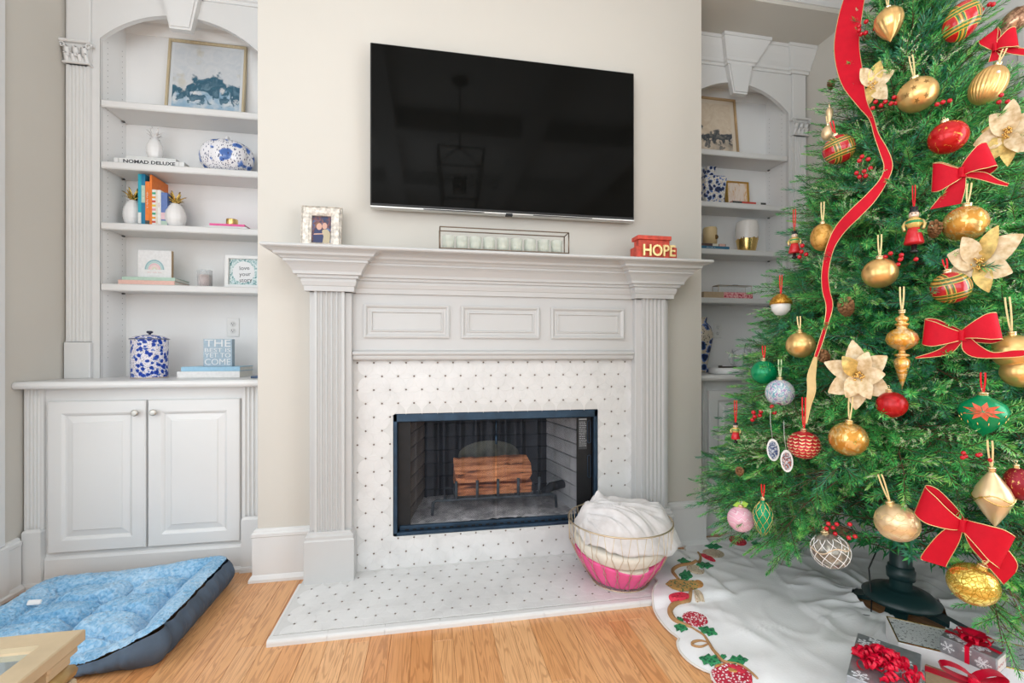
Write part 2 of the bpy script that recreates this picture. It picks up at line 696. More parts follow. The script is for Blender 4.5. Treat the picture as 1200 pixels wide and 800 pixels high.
# crown breaks forward over each pilaster
for i, (a, c) in enumerate(MX):
    path = [(a, YC), (a, YS), (c, YS), (c, YF + .002)]
    if i == 1:
        path = [(a, YF + .002), (a, YS), (c, YS), (c, YC)]
    b.molding(path, MPROF, caps=False)
b.molding([(MX[0][1], YF), (MX[1][0], YF)], MPROF, caps=False)
b.build('crown', WHITE_DIM, man)
b = MB()
o_ = .168
b.box(MX[0][0] - o_, MX[1][1] + o_, YS - o_, YC, 1.644, 1.6605, .005)
b.build('shelf', WHITE_DIM, man)
for i, (a, c) in enumerate(MX):
    b = MB()
    inner_left = (i == 1)
    b.box(a, c, YS + .020, YC, 0.2605, 1.462, .003)                      # backing board
    fa, fc = (a + .026, c - .032) if i == 0 else (a + .036, c - .026)
    # fluted face: outline with five round grooves, extruded upwards
    n = 5
    w_ = fc - fa
    pitch = w_ / (n + .9)
    pts = [(fa, YS + .0205), (fa, YS)]
    gx0 = fa + (w_ - pitch * n) / 2
    for k in range(n):
        cx = gx0 + pitch * (k + .5)
        rr = pitch * .43
        for q in range(7):
            an = PI * q / 6
            pts.append((cx - rr * math.cos(an), YS + rr * 1.05 * math.sin(an)))
    pts += [(fc, YS), (fc, YS + .0205)]
    b.prism(pts, 0.27, 1.462)
    pil = b.build('pilaster', WHITE_DIM, man)
    b = MB()
    pa, pc = a - .018, c + .016
    b.molding([(pa, YC), (pa, YS - .018), (pc, YS - .018), (pc, YC)],
              [(0.0, .0225), (0.0, .228), (-.004, .236), (-.004, .250), (-.014, .258), (-.016, .270), (-.03, .272)])
    b.box(pa + .002, pc - .002, YS - .016, YC, .0225, .2262)
    b.build('plinth', WHITE_DIM, man)
b = MB()
b.box(MX[0][1], MX[1][0], YF, YC, 1.135, 1.50)
b.build('frieze', WHITE_DIM, man)
b = MB()
b.molding([(MX[0][1] + .002, YF), (MX[1][0] - .002, YF)],
          [(0, 1.118), (.010, 1.120), (.016, 1.126), (.018, 1.136), (.016, 1.143), (.024, 1.146), (.028, 1.153), (.026, 1.160), (.012, 1.168), (0, 1.172)])
b.build('trim_strip', WHITE_DIM, man)
for x0, x1 in ((-.328, .108), (.172, .602), (.668, 1.098)):
    b = MB(XZ(YF))
    z0, z1 = 1.234, 1.408
    b.molding([(x0, z0), (x1, z0), (x1, z1), (x0, z1)],
              [(0, 0), (0, .010), (-.007, .013), (-.012, .011), (-.020, .003), (-.032, .002), (-.034, .007), (-.040, .008), (-.043, .0)], closed=True)
    b.build('panel_moulding', WHITE_DIM, man)

# ================================================================ MOSAIC: lattice of dots with a petal along every edge
AL = 0.082
H3 = AL * math.sqrt(3) / 2


def marble():
    m = bpy.data.materials.new('marble_tile')
    nt = NT(m)
    oi = nt.n('ShaderNodeObjectInfo')
    c = nt.coord('Object', (7, 7, 7))
    t = nt.n('ShaderNodeTexNoise')
    t.inputs['Scale'].default_value = 1.0
    t.inputs['Detail'].default_value = 5
    t.inputs['Distortion'].default_value = 1.0
    g = nt.n('ShaderNodeNewGeometry')
    nt.l(g.outputs['Position'], t.inputs['Vector'])
    t.inputs['Scale'].default_value = 6.0
    a = nt.ramp(t.outputs[0], [(0.30, (0.62, 0.617, 0.608)), (0.5, (0.71, 0.706, 0.697)), (0.7, (0.75, 0.746, 0.737))])
    v = nt.mix(nt.math('MULTIPLY', oi.outputs['Random'], .55), a, (0.68, 0.676, 0.667))
    nt.l(v, nt.b.inputs['Base Color'])
    nt.b.inputs['Roughness'].default_value = 0.32
    return m


MARBLE = marble()
GROUT = mat('pale_grout', (0.64, 0.636, 0.622), 0.8, noise=0.03, nscale=40)
DOT = mat('taupe_dot_tile', (0.17, 0.125, 0.10), 0.35, noise=0.25, nscale=60)


def petal_poly(half=AL / 2 - .0042, wid=.0158, n=5):
    pts = []
    for i in range(n + 1):
        t = -1 + 2 * i / n
        pts.append((half * t, -wid * (1 - t * t) ** .8))
    for i in range(1, n):
        t = 1 - 2 * i / n
        pts.append((half * t, wid * (1 - t * t) ** .8))
    return pts


def tri_poly():
    # concave triangle left between three petals
    r = AL / math.sqrt(3)
    pts = []
    for k in range(3):
        a0 = PI / 2 + k * 2 * PI / 3
        a1 = a0 + 2 * PI / 3
        p0 = Vector((r * math.cos(a0), r * math.sin(a0))) * .80
        p1 = Vector((r * math.cos(a1), r * math.sin(a1))) * .80
        for i in range(3):
            t = i / 3
            p = p0.lerp(p1, t)
            pts.append((p * (1 - .50 * (1 - (2 * t - 1) ** 2) * 1.0)).to_tuple())
    return pts


def mosaic(parent, M, inside, ox, oy, i0, i1, j0, j1, key):
    """M maps the plane; (ox,oy) is the place of dot (0,0) in local coordinates; inside(x,y,margin)"""
    petals, dots, tris = [], MB(M), MB(M)
    tp = tri_poly()
    for j in range(j0, j1):
        for i in range(i0, i1):
            x = ox + (i + (j % 2) * .5) * AL
            y = oy + j * H3
            if inside(x, y, .004):
                dots.lathe([(.0001, .0016), (.0045, .0016), (.0050, .0006)], 6, M=Matrix.Translation((x, y, 0)))
            for ang in (0, PI / 3, 2 * PI / 3):
                cx, cy = x + AL / 2 * math.cos(ang), y + AL / 2 * math.sin(ang)
                ex, ey = math.cos(ang) * AL * .42, math.sin(ang) * AL * .42
                wx_, wy_ = -math.sin(ang) * .0165, math.cos(ang) * .0165
                if inside(cx + ex, cy + ey, 0.001) and inside(cx - ex, cy - ey, 0.001) and inside(cx + wx_, cy + wy_, 0) and inside(cx - wx_, cy - wy_, 0):
                    petals.append((cx, cy, ang))
            for up in (0, 1):
                cx, cy = (x + AL / 2, y + H3 / 3) if up == 0 else (x, y + 2 * H3 / 3)
                if inside(cx, cy, .022):
                    rot = 0 if up == 0 else PI
                    tris.prism(tp, 0.0, .0010, M=TR((cx, cy, 0), rot))
    camp = Vector((0, 0, EYE))
    petals.sort(key=lambda p: ((M @ Vector((p[0], p[1], 0))) - camp).length)
    pp = petal_poly()
    proto = None
    rest_ = MB(M)
    for k, (cx, cy, ang) in enumerate(petals):
        if k < 300:
            Mw = M @ TR((cx, cy, 0), ang)
            if proto is None:
                t = MB()
                n = len(pp)
                inner = [(q[0] * .955, q[1] * .88) for q in pp]
                vs = [(q[0], q[1], 0) for q in pp] + [(q[0], q[1], .0009) for q in pp] + [(q[0], q[1], .0014) for q in inner]
                fs = [tuple(range(2 * n, 3 * n))]
                for a in range(n):
                    c_ = (a + 1) % n
                    fs += [(a, c_, n + c_, n + a), (n + a, n + c_, 2 * n + c_, 2 * n + a)]
                t.add(vs, fs)
                proto = t.build('petal_tile', MARBLE, None)
                o = proto
            else:
                o = proto.copy()
                COL.objects.link(o)
            o.parent = parent
            W = Mw.copy()
            W.translation = Mw.translation - WL[parent]
            o.matrix_local = W
            WL[o] = Mw.translation.copy()
        else:
            rest_.prism(pp, 0, .0013, M=TR((cx, cy, 0), ang))
    if rest_.v:
        rest_.build('outer_petal_tiles', MARBLE, parent, kind='stuff')
    dots.build('dot_tiles', DOT, parent, kind='stuff')
    tris.build('triangle_tiles', MARBLE, parent, kind='stuff')


# fitted lattice of the photograph: wall dot (0,0) and hearth dot (0,0)
WOX, WOZ = -2.924 * AL, EYE - 3.271 * AL
HT = EYE - 13.872 * AL
HOX, HOY = -6.2405 * AL, 23.968 * AL
sur = thing('fireplace_surround', 'pale flower mosaic tile surround with tiny dark dots framing the firebox', 'tile surround', (0.385, YT + .02, HT))
b = MB()
SX0, SX1 = MX[0][1], MX[1][0]
for a, c, z0, z1 in ((SX0, FX0, HT, 1.136), (FX1, SX1, HT, 1.136), (FX0, FX1, FZ1, 1.136), (FX0, FX1, HT, FZ0)):
    b.box(a, c, YT, YC - .002, z0, z1)
b.build('tile_bed', GROUT, sur)


def in_wall(x, y, m):
    if not (SX0 + m < x < SX1 - m and HT + m < y < 1.122 - m):
        return False
    return not (FX0 - m < x < FX1 + m and FZ0 - m < y < FZ1 + m)


mosaic(sur, XZ(YT), in_wall, WOX, WOZ, -4, 20, -13, 5, 'w')

HX0, HX1, HY0 = -0.628, 1.400, 1.936
hea = thing('hearth', 'low white mosaic hearth slab in front of the firebox with a rounded edge', 'hearth', (0.385, 2.2, 0))
b = MB()
b.box(HX0 + .012, HX1 - .012, HY0 + .030, YT + .02, 0, HT)
b.build('tile_bed', GROUT, hea)
b = MB()
ed = [(-.03, HT + .0014), (0.0, HT + .0014), (.004, HT), (.007, HT - .006), (.007, 0), (-.03, 0)]
b.molding([(HX0, 2.382), (HX0, HY0), (HX1, HY0), (HX1, 2.382)],
          [(-.013, 0), (-.013, HT + .0012), (-.004, HT + .0012), (0, HT - .002), (0, 0)])
b.build('edge_strip', WHITE, hea)
npc = 9
for k in range(npc):
    xa = HX0 + (HX1 - HX0) * k / npc
    xb = HX0 + (HX1 - HX0) * (k + 1) / npc
    b = MB()
    b.molding([(xa + .0006, HY0), (xb - .0006, HY0)], [(-.027, 0), (-.027, HT + .0016), (-.003, HT + .0016), (.005, HT - .003), (.007, HT - .009), (.007, 0)])
    b.build('bullnose_tile', WHITE, hea)
b = MB()
b.box(HX0 + .014, HX1 - .014, HY0 + .0275, HY0 + .0305, .002, HT + .0005)
b.build('dark_joint', mat('dark_joint', (0.16, 0.15, 0.14), 0.8), hea)


def in_hearth(x, y, m):
    if not (HX0 + .014 + m < x < HX1 - .014 - m and HY0 + .031 + m < y < YT - m):
        return False
    for a, c in MX:
        if a - .018 - m < x < c + .016 + m and y > YS - .018 - m:
            return False
    return True


Mh = Matrix.Translation((0, 0, HT))
mosaic(hea, Mh, in_hearth, HOX, HOY, -2, 26, -1, 8, 'h')

# ================================================================ FIREBOX INSERT
ins = thing('fireplace_insert', 'black metal firebox with mesh curtains and sooty brick lining', 'fireplace', (0.385, 2.6, FZ0))
STEEL = mat('blue_black_steel', (0.030, 0.062, 0.105), 0.38, 0.6, noise=0.3, nscale=14)
SOOT = mat('sooty_black', (0.016, 0.017, 0.019), 0.9, noise=0.4, nscale=9)
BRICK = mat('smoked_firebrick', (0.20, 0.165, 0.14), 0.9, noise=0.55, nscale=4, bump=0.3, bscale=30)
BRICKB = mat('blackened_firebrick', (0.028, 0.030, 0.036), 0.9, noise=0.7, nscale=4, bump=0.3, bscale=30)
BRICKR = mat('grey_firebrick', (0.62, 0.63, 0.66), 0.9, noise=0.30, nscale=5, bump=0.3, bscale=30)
FYB = 2.98
fx0, fx1 = FX0 + .10, FX1 - .10          # back corners are drawn in
b = MB()
e = .03
b.box(FX0, FX1, YT + .003, YT + .03, FZ1 - .045, FZ1, .004)
b.box(FX0, FX0 + .022, YT + .003, YT + .03, FZ0, FZ1, .003)
b.box(FX1 - .022, FX1, YT + .003, YT + .03, FZ0, FZ1, .003)
b.box(FX0, FX1, YT + .003, YT + .03, FZ0, FZ0 + .018, .003)
fr = b.build('face_frame', STEEL, ins)
b = MB()
for a, c in ((FX0 + .022, FX0 + .088), (FX1 - .11, FX1 - .022)):
    b = MB()
    b.box(a, c, YT + .05, YT + .058, FZ0 + .02, FZ1 - .045)
    b.build('side_flange', BLACK, ins)
# rating plate on the right flange and two slots
b = MB(XZ(YT + .0495))
b.box(FX1 - .100, FX1 - .050, .60, .78, 0, .001)
pl = b.build('rating_plate', mat('dark_plate', (0.055, 0.06, 0.065), 0.5, 0.3, noise=.2, nscale=90), ins)
b = MB(XZ(YT + .0485))
PLT = mat('plate_print', (0.42, 0.43, 0.44), 0.6)
b.box(FX1 - .098, FX1 - .052, .770, .777, 0, .0008)
_r = random.Random(5)
for k in range(14):
    z = .755 - k * .0105
    x = FX1 - .096
    while x < FX1 - .058:
        L = _r.uniform(.004, .012)
        b.box(x, min(x + L, FX1 - .053), z, z + .0035, 0, .0006)
        x += L + .003
b.build('plate_lettering', PLT, ins, kind='stuff')
for z in (.50, .70):
    b = MB(XZ(YT + .052))
    pts = [(FX1 - .036 + .010 * math.cos(a), z + (.055 if math.sin(a) > 0 else -.055) + .010 * math.sin(a)) for a in [PI * 2 * k / 12 for k in range(12)]]
    b.tube([(p[0], p[1], .004) for p in pts], .0022, 5, closed=True)
    b.build('slot', STEEL, ins)
# box: floor, back, top
b = MB()
b.box(FX0, FX1, YT + .01, FYB + .05, FZ0 - .02, FZ0 + .002)
b.box(FX0, FX1, YT + .03, FYB + .05, FZ1 - .02, FZ1)
b.box(FX0, FX1, FYB + .02, FYB + .05, FZ0, FZ1)
b.box(FX0 - .0, FX0 + .012, YT + .03, FYB + .05, FZ0, FZ1)
b.box(FX1 - .012, FX1, YT + .03, FYB + .05, FZ0, FZ1)
b.build('shell', SOOT, ins)
# brick lining, brick by brick
brick_mesh = {}


def lining(p0, p1, m, rows=7, bl=.215, bh=.084):
    p0, p1 = Vector(p0), Vector(p1)
    L = (p1 - p0).length
    ang = math.atan2(p1.y - p0.y, p1.x - p0.x)
    for r_ in range(rows):
        s = -(bl / 2) * (r_ % 2)
        while s < L - .01:
            a, c = max(s, 0), min(s + bl, L)
            if c - a > .02:
                key = (round(c - a, 3), m.name)
                if key not in brick_mesh:
                    t = MB()
                    t.box(-(c - a) / 2 + .003, (c - a) / 2 - .003, -.012, .012, -bh / 2 + .003, bh / 2 - .003, .002)
                    o = t.build('brick', m, ins, origin=(0, 0, 0))
                    brick_mesh[key] = o
                else:
                    o = brick_mesh[key].copy()
                    COL.objects.link(o)
                q = p0.lerp(p1, ((a + c) / 2) / L)
                z = FZ0 + .004 + bh * (r_ + .5)
                place(o, ins, (q.x, q.y, z))
                o.rotation_euler = (0, 0, ang)
            s += bl


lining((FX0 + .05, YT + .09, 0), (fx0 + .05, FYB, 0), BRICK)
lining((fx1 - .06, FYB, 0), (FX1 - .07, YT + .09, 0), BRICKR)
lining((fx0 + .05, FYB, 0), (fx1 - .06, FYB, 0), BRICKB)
# louvred lower rail
b = MB()
b.box(FX0 + .03, FX1 - .03, YT + .035, YT + .055, FZ0 + .004, FZ0 + .040, .003)
rail = b.build('bottom_rail', STEEL, ins)
b = MB()
for k in range(26):
    x = FX0 + .06 + k * .0395
    b.box(x, x + .020, YT + .0335, YT + .0345, FZ0 + .016, FZ0 + .024)
b.build('rail_slots', BLACK, ins, kind='stuff')


def mesh_cloth():
    m = bpy.data.materials.new('chain_mesh')
    nt = NT(m)
    nt.b.inputs['Base Color'].default_value = (0.05, 0.06, 0.08, 1)
    nt.b.inputs['Metallic'].default_value = 0.5
    nt.b.inputs['Roughness'].default_value = 0.5
    uv = nt.n('ShaderNodeUVMap')
    mp = nt.n('ShaderNodeMapping')
    mp.inputs['Rotation'].default_value = (0, 0, PI / 4)
    mp.inputs['Scale'].default_value = (150, 150, 1)
    nt.l(uv.outputs[0], mp.inputs[0])
    sep = nt.n('ShaderNodeSeparateXYZ')
    nt.l(mp.outputs[0], sep.inputs[0])
    fx = nt.math('FRACT', sep.outputs[0])
    fy = nt.math('FRACT', sep.outputs[1])
    hole = nt.math('MULTIPLY', nt.math('MULTIPLY', nt.math('GREATER_THAN', fx, .17), nt.math('GREATER_THAN', fy, .17)), 1.0)
    al = nt.math('SUBTRACT', 1.0, hole)
    nt.l(al, nt.b.inputs['Alpha'])
    return m


MESHC = mesh_cloth()
for side, (xa, xb) in enumerate(((FX0 + .03, .372), (.378, FX1 - .03))):
    b = MB()
    NU, NV = 120, 6
    rr = random.Random(side)
    ph = [rr.uniform(0, 6) for _ in range(3)]

    def fn(s, t):
        x = xa + (xb - xa) * s
        y = YT + .076 + .017 * math.sin(s * 40 + ph[0]) + .008 * math.sin(s * 71 + ph[1]) * (1 - .3 * t) + .003 * math.sin(s * 23 + t * 3)
        z = FZ0 + .042 + (FZ1 - .03 - FZ0 - .042) * t
        return (x, y, z)
    b.sheet(fn, NU, NV)
    cu = b.build('mesh_curtain', MESHC, ins)
    uvl = cu.data.uv_layers.new(name='UVMap')
    for lp in cu.data.loops:
        i = lp.vertex_index
        s, t = (i % (NU + 1)) / NU, (i // (NU + 1)) / NV
        uvl.data[lp.index].uv = (s * (xb - xa) * 1.25, t * .60)
b = MB()
b.tube([(FX0 + .025, YT + .072, FZ1 - .052), (FX1 - .025, YT + .072, FZ1 - .052)], .005, 8)
b.build('curtain_rod', BLACK, ins)
b = MB()
b.tube([(.372, YT + .060, FZ1 - .06), (.372, YT + .060, FZ1 - .14)], .003, 6)
b.tube([(.372, YT + .058, FZ1 - .14), (.372, YT + .055, FZ1 - .19)], .0065, 8)
b.build('curtain_pull', STEEL, ins)
# ash bed
ASH = mat('grey_ash', (0.52, 0.51, 0.53), 0.95, noise=0.5, nscale=14, bump=0.4, bscale=70)
b = MB()
_r = random.Random(2)


def ash(s, t):
    x = FX0 + .05 + (FX1 - FX0 - .10) * s
    y = YT + .085 + (FYB - YT - .12) * t
    h = .020 * math.sin(PI * min(1, max(0, s))) + .03 * t + _r.uniform(0, .008)
    return (x, y, FZ0 + .006 + h)


b.sheet(ash, 70, 30)
o = b.build('ash_bed', ASH, None, origin=(0.385, 2.6, FZ0))
tag(o, 'grey ash heaped on the firebox floor under the grate', 'ash')
o['kind'] = 'stuff'
# grate
gr = thing('fire_grate', 'black wrought iron grate holding two split logs in the firebox', 'grate', (0.37, 2.72, FZ0 + .01))
GZ = FZ0 + .125
IRON = mat('grate_iron', (0.09, 0.11, 0.13), 0.6, 0.4, noise=0.4, nscale=25)
b = MB()
b.tube([(.02, 2.62, FZ0 + .045), (.025, 2.62, GZ - .01), (.045, 2.62, GZ), (.72, 2.62, GZ), (.745, 2.62, GZ - .01), (.75, 2.62, FZ0 + .045)], .009, 8)
b.build('front_bar', IRON, gr)
b = MB()
b.tube([(.10, 2.86, FZ0 + .045), (.10, 2.86, GZ), (.67, 2.86, GZ), (.67, 2.86, FZ0 + .045)], .009, 8)
b.build('back_bar', IRON, gr)
for x in (.155, .275, .395, .515, .64):
    b = MB()
    b.tube([(x, 2.60, GZ + .11), (x, 2.605, GZ + .02), (x, 2.625, GZ), (x, 2.87, GZ), (x, 2.885, GZ + .06)], .0085, 8)
    b.build('bar', IRON, gr)


def wood(name, seed, cols):
    m = bpy.data.materials.new(name)
    nt = NT(m)
    c = nt.coord('Object', (3.0, 30, 30))
    t = nt.n('ShaderNodeTexNoise')
    t.inputs['Scale'].default_value = 1.6
    t.inputs['Detail'].default_value = 7
    t.inputs['Distortion'].default_value = .8
    nt.l(c, t.inputs['Vector'])
    nt.l(nt.ramp(t.outputs[0], cols), nt.b.inputs['Base Color'])
    nt.b.inputs['Roughness'].default_value = .85
    nt.bump(t.outputs[0], .8, .01)
    return m


LOGM = wood('split_log_wood', 1, [(0.32, (0.07, 0.025, 0.015)), (0.41, (0.45, 0.15, 0.065)), (0.55, (0.78, 0.31, 0.14)), (0.75, (0.88, 0.42, 0.22))])
BARK = mat('log_bark', (0.10, 0.06, 0.04), 0.95, noise=0.4, nscale=20, bump=.6, bscale=40)


def split_log(name, x0, x1, yc, z0, prof, seed, label):
    rr = random.Random(seed)
    b = MB()
    N = 16
    K = len(prof)
    vs, fs = [], []
    for i in range(N + 1):
        x = x0 + (x1 - x0) * i / N
        for k, (py, pz) in enumerate(prof):
            j = 1 + rr.uniform(-.035, .035)
            vs.append((x + (rr.uniform(-.012, .012) if i in (0, N) else 0), yc + py * j, z0 + pz * (j if pz > .03 else 1)))
    mi = []
    for i in range(N):
        for k in range(K):
            k2 = (k + 1) % K
            b.add([vs[i * K + k], vs[(i + 1) * K + k], vs[(i + 1) * K + k2], vs[i * K + k2]], [(0, 1, 2, 3)], 0)
    b.add(vs[:K], [tuple(range(K))], 0)
    b.add(vs[N * K:], [tuple(range(K - 1, -1, -1))], 0)
    root = thing(name, label, 'log', ((x0 + x1) / 2, yc, z0), 'logs in the fireplace')
    b.build('split_face', LOGM, root)
    bk = MB()
    bk.box(x0 + .02, x1 - .02, yc + .05, yc + .075, z0 + .01, z0 + .05, .008)
    bk.build('bark', BARK, root)
    return root


LZ = GZ + .0095
split_log('split_log', .172, .600, 2.69, LZ, [(-.055, .005), (-.06, .03), (-.055, .062), (0, .070), (.05, .062), (.06, .03), (.04, 0), (-.03, 0)], 4,
          'lower split log lying directly on the grate behind its bars')
split_log('split_log', .150, .592, 2.705, LZ + .074, [(-.085, .01), (-.078, .04), (-.05, .095), (.0, .132), (.03, .132), (.07, .08), (.07, .03), (.03, 0), (-.05, 0)], 8,
          'upper split log with broad orange brown face, resting on the lower log')
b = MB(TR((.78, 2.72, FZ0 + .14), .3))
b.tube([(-.10, 0, -.03), (-.03, .01, .0), (.04, 0, .01), (.10, -.01, -.01)], [.018, .028, .026, .012], 9)
o = b.build('charred_log', mat('charcoal', (0.018, 0.018, 0.02), .9, noise=.4, nscale=40, bump=.5), None, origin=(.78, 2.72, FZ0 + .1))
tag(o, 'small charred black log end on the right side of the grate', 'log')
# glowing-pale soot stain on the back lining is part of the brick colour; a bowed fireback stands behind the logs
b = MB(XZ(FYB - .016))
pts = [(.19, 0), (.59, 0)] + [(.39 + .20 * math.cos(a), .30 + .09 * math.sin(a)) for a in [PI * k / 12 for k in range(13)]]
b.prism([(p[0], p[1] + FZ0 + (.01 if p[1] == 0 else 0)) for p in pts], -.004, .004)
b.build('fireback', mat('pale_fireback', (0.22, 0.215, 0.17), .8, noise=.45, nscale=12), ins)
# ================================================================ BUILT-IN BOOKCASES AND CABINETS
YU = 2.90                        # face of the upper bookcases
ALC = {'left': (XL, BX0), 'right': (BX1, XR)}
OPEN = {'left': (-1.797, -.965), 'right': (1.748, 2.582)}
SHZ = {'left': (2.567, 2.225, 1.885, 1.543), 'right': (2.592, 2.226, 1.892, 1.546)}
CT = 1.016                       # top of the counters
YD = 3.12                        # inside back
HOLE = mat('peg_hole', (0.12, 0.12, 0.12), .9)
PEG = mat('painted_peg_hole', (0.42, 0.42, 0.41), .9)


def leaf_capital(b, x0, x1, z0, z1, y):
    """carved capital: bell, two rows of curled leaves, corner scrolls and a top plate"""
    w_ = x1 - x0
    b.box(x0 + .004, x1 - .004, y - .012, y + .02, z0, z1 - .012, .003)
    b.box(x0 - .012, x1 + .012, y - .032, y + .02, z1 - .016, z1, .004)
    b.box(x0 - .004, x1 + .004, y - .020, y + .02, z0, z0 + .010, .003)
    h = z1 - z0
    for row, (n, zb, hh) in enumerate(((4, z0 + .010, h * .42), (3, z0 + h * .30, h * .48))):
        for k in range(n):
            cx = x0 + w_ * (k + .5) / n
            lw = w_ / n * .48
            vs, fs = [], []
            for t in range(6):
                tt = t / 5
                yy = y - .012 - .022 * tt ** 2 - (.006 * row)
                zz = zb + hh * (tt if tt < .85 else .85 - (tt - .85) * 1.2)
                ww = lw * (1 - .75 * tt ** 3)
                vs += [(cx - ww, yy + .004, zz), (cx, yy - .005, zz), (cx + ww, yy + .004, zz), (cx + ww * .5, yy + .014, zz), (cx - ww * .5, yy + .014, zz)]
            for t in range(5):
                for q in range(5):
                    q2 = (q + 1) % 5
                    fs.append((t * 5 + q, t * 5 + q2, t * 5 + 5 + q2, t * 5 + 5 + q))
            fs.append((25, 26, 27, 28, 29))
            b.add(vs, fs, 0, True)
    for sx in (x0, x1):
        pts = []
        for k in range(14):
            a = k * .62
            rr = .017 * (1 - k / 15)
            pts.append((sx + (rr * math.cos(a)) * (1 if sx == x1 else -1), y - .022, z1 - .032 + rr * math.sin(a)))
        b.tube(pts, .0045, 6)


def fluted(b, x0, x1, y, z0, z1, n=4, d=.011):
    w_ = x1 - x0
    pitch = w_ / (n + 1.4)
    pts = [(x0, y + .02), (x0, y)]
    gx0 = x0 + (w_ - pitch * n) / 2
    for k in range(n):
        cx = gx0 + pitch * (k + .5)
        rr = pitch * .42
        for q in range(6):
            an = PI * q / 5
            pts.append((cx - rr * math.cos(an), y + min(d, rr) * math.sin(an)))
    pts += [(x1, y), (x1, y + .02)]
    b.prism(pts, z0, z1)


def bookcase(side):
    a0, a1 = ALC[side]
    o0, o1 = OPEN[side]
    bc = thing('built_in_bookcase', 'white arched built in bookcase on the %s of the chimney breast' % side, 'bookcase', ((a0 + a1) / 2, 3.0, CT))
    # face frame with an arched head
    ZS, RISE, ZT = 2.905, .175, 3.35
    cx, hw = (o0 + o1) / 2, (o1 - o0) / 2
    rad = (hw * hw + RISE * RISE) / (2 * RISE)
    zc = ZS + RISE - rad
    a_max = math.asin(hw / rad)
    arc = [(cx + rad * math.sin(t), zc + rad * math.cos(t)) for t in [-a_max + 2 * a_max * k / 28 for k in range(29)]]
    b = MB(XZ(YU))
    b.prism([(a0 + .003, CT), (o0, CT)] + arc[:1] + [(o0, ZT), (a0 + .003, ZT)], -.022, 0)
    b.prism([(o1, CT), (a1 - .003, CT), (a1 - .003, ZT), (o1, ZT)] + arc[-1:], -.022, 0)
    # head: strip by strip between the arch and the top
    for k in range(28):
        p, q = arc[k], arc[k + 1]
        b.prism([p, q, (q[0], ZT), (p[0], ZT)], -.022, 0)
    b.build('face_frame', WHITE, bc)
    b = MB(XZ(YU))
    b.molding([(o0, CT + .001)] + arc + [(o1, CT + .001)], [(0, -.002), (0, .004), (-.010, .004), (-.012, -.002)])
    b.build('arch_bead', WHITE, bc)
    # carcase
    b = MB()
    b.box(o0 - .02, o0, YU + .022, YD, CT, 3.16)
    sp = b.build('side_panel', WHITE_LIFT, bc)
    b = MB()
    b.box(o1, o1 + .02, YU + .022, YD, CT, 3.16)
    b.build('side_panel', WHITE_LIFT, bc)
    b = MB()
    b.box(o0 - .02, o1 + .02, YD, YD + .015, CT, 3.16)
    b.build('back_panel', WHITE_LIFT, bc)
    b = MB()
    b.box(o0 - .02, o1 + .02, YU + .022, YD, 3.145, 3.16)
    b.molding([(o0, YD), (o1, YD)], [(0, 3.085), (.006, 3.085), (.014, 3.10), (.034, 3.13), (.036, 3.145), (0, 3.145)])
    b.build('top_panel', WHITE_LIFT, bc)
    b = MB()
    for z in [1.13 + .032 * k for k in range(58)]:
        for xs, s in ((o0, 1), (o1, -1)):
            for yy in (YU + .06, YD - .035):
                b.box(min(xs, xs + s * .0008), max(xs, xs + s * .0008), yy - .0022, yy + .0022, z - .0022, z + .0022)
    b.build('peg_holes', PEG, bc, kind='stuff')
    for z in SHZ[side]:
        b = MB()
        b.box(o0 + .001, o1 - .001, YU + .002, YD - .001, z - .030, z, .003)
        b.box(o0 + .002, o1 - .002, YU - .004, YU + .010, z - .040, z, .006)
        b.build('shelf', WHITE, bc)
        b = MB()
        for xs in (o0 + .008, o1 - .008):
            b.box(xs - .006, xs + .006, YD - .045, YD - .030, z - .038, z - .030, .001)
        b.build('shelf_pin', HOLE, bc)
    # pilaster with carved capital and plinth (outer side; the inner one too)
    for x0, x1 in ((a0 + .010, o0 - .020), (o1 + .020, a1 - .010)):
        if (x1 - x0) < .06:
            continue
        if x1 - x0 > .13:
            if side == 'left':
                x1 = x0 + .125
            else:
                x0 = x1 - .125
        b = MB()
        fluted(b, x0 + .006, x1 - .006, YU - .018, 1.22, 2.745, 5)
        b.box(x0 + .006, x1 - .006, YU - .016, YU, 2.83, 3.20, .003)
        p = b.build('pilaster', WHITE, bc)
        b = MB()
        b.box(x0, x1, YU - .028, YU, CT, 1.215, .004)
        b.build('plinth', WHITE, bc)
        b = MB()
        leaf_capital(b, x0, x1, 2.735, 2.86, YU - .018)
        b.build('capital', WHITE, bc)
    # crown and keystone
    CR = [(0, 3.185), (.008, 3.185), (.012, 3.20), (.022, 3.205), (.026, 3.222), (.040, 3.245), (.062, 3.285), (.080, 3.325), (.086, 3.327), (.086, 3.349), (0, 3.349)]
    b = MB()
    px0 = a0 + .010
    b.molding([(a0 + .002, YU), (a1 - .002, YU)], CR)
    if side == 'right':
        b.molding([(a1 - .14, YU), (a1 - .14, YU - .018), (a1 - .002, YU - .018)], CR)
    else:
        b.molding([(a0 + .002, YU - .018), (a0 + .14, YU - .018), (a0 + .14, YU)], CR)
    b.build('crown', WHITE, bc)
    kx = (o0 + o1) / 2 if side == 'left' else cx
    b = MB()
    ks = [(-.055, 2.985), (.055, 2.985), (.098, 3.20), (-.098, 3.20)]
    b.prism([(kx + p[0], p[1]) for p in ks], .0, .035, M=XZ(YU))
    b.prism([(kx + p[0] * .86, p[1] + (.012 if p[1] < 3 else 0)) for p in ks], .035, .043, M=XZ(YU))
    b.molding([(kx - .098, YU), (kx - .098, YU - .035), (kx + .098, YU - .035), (kx + .098, YU)], CR)
    b.build('keystone', WHITE, bc)
    return bc


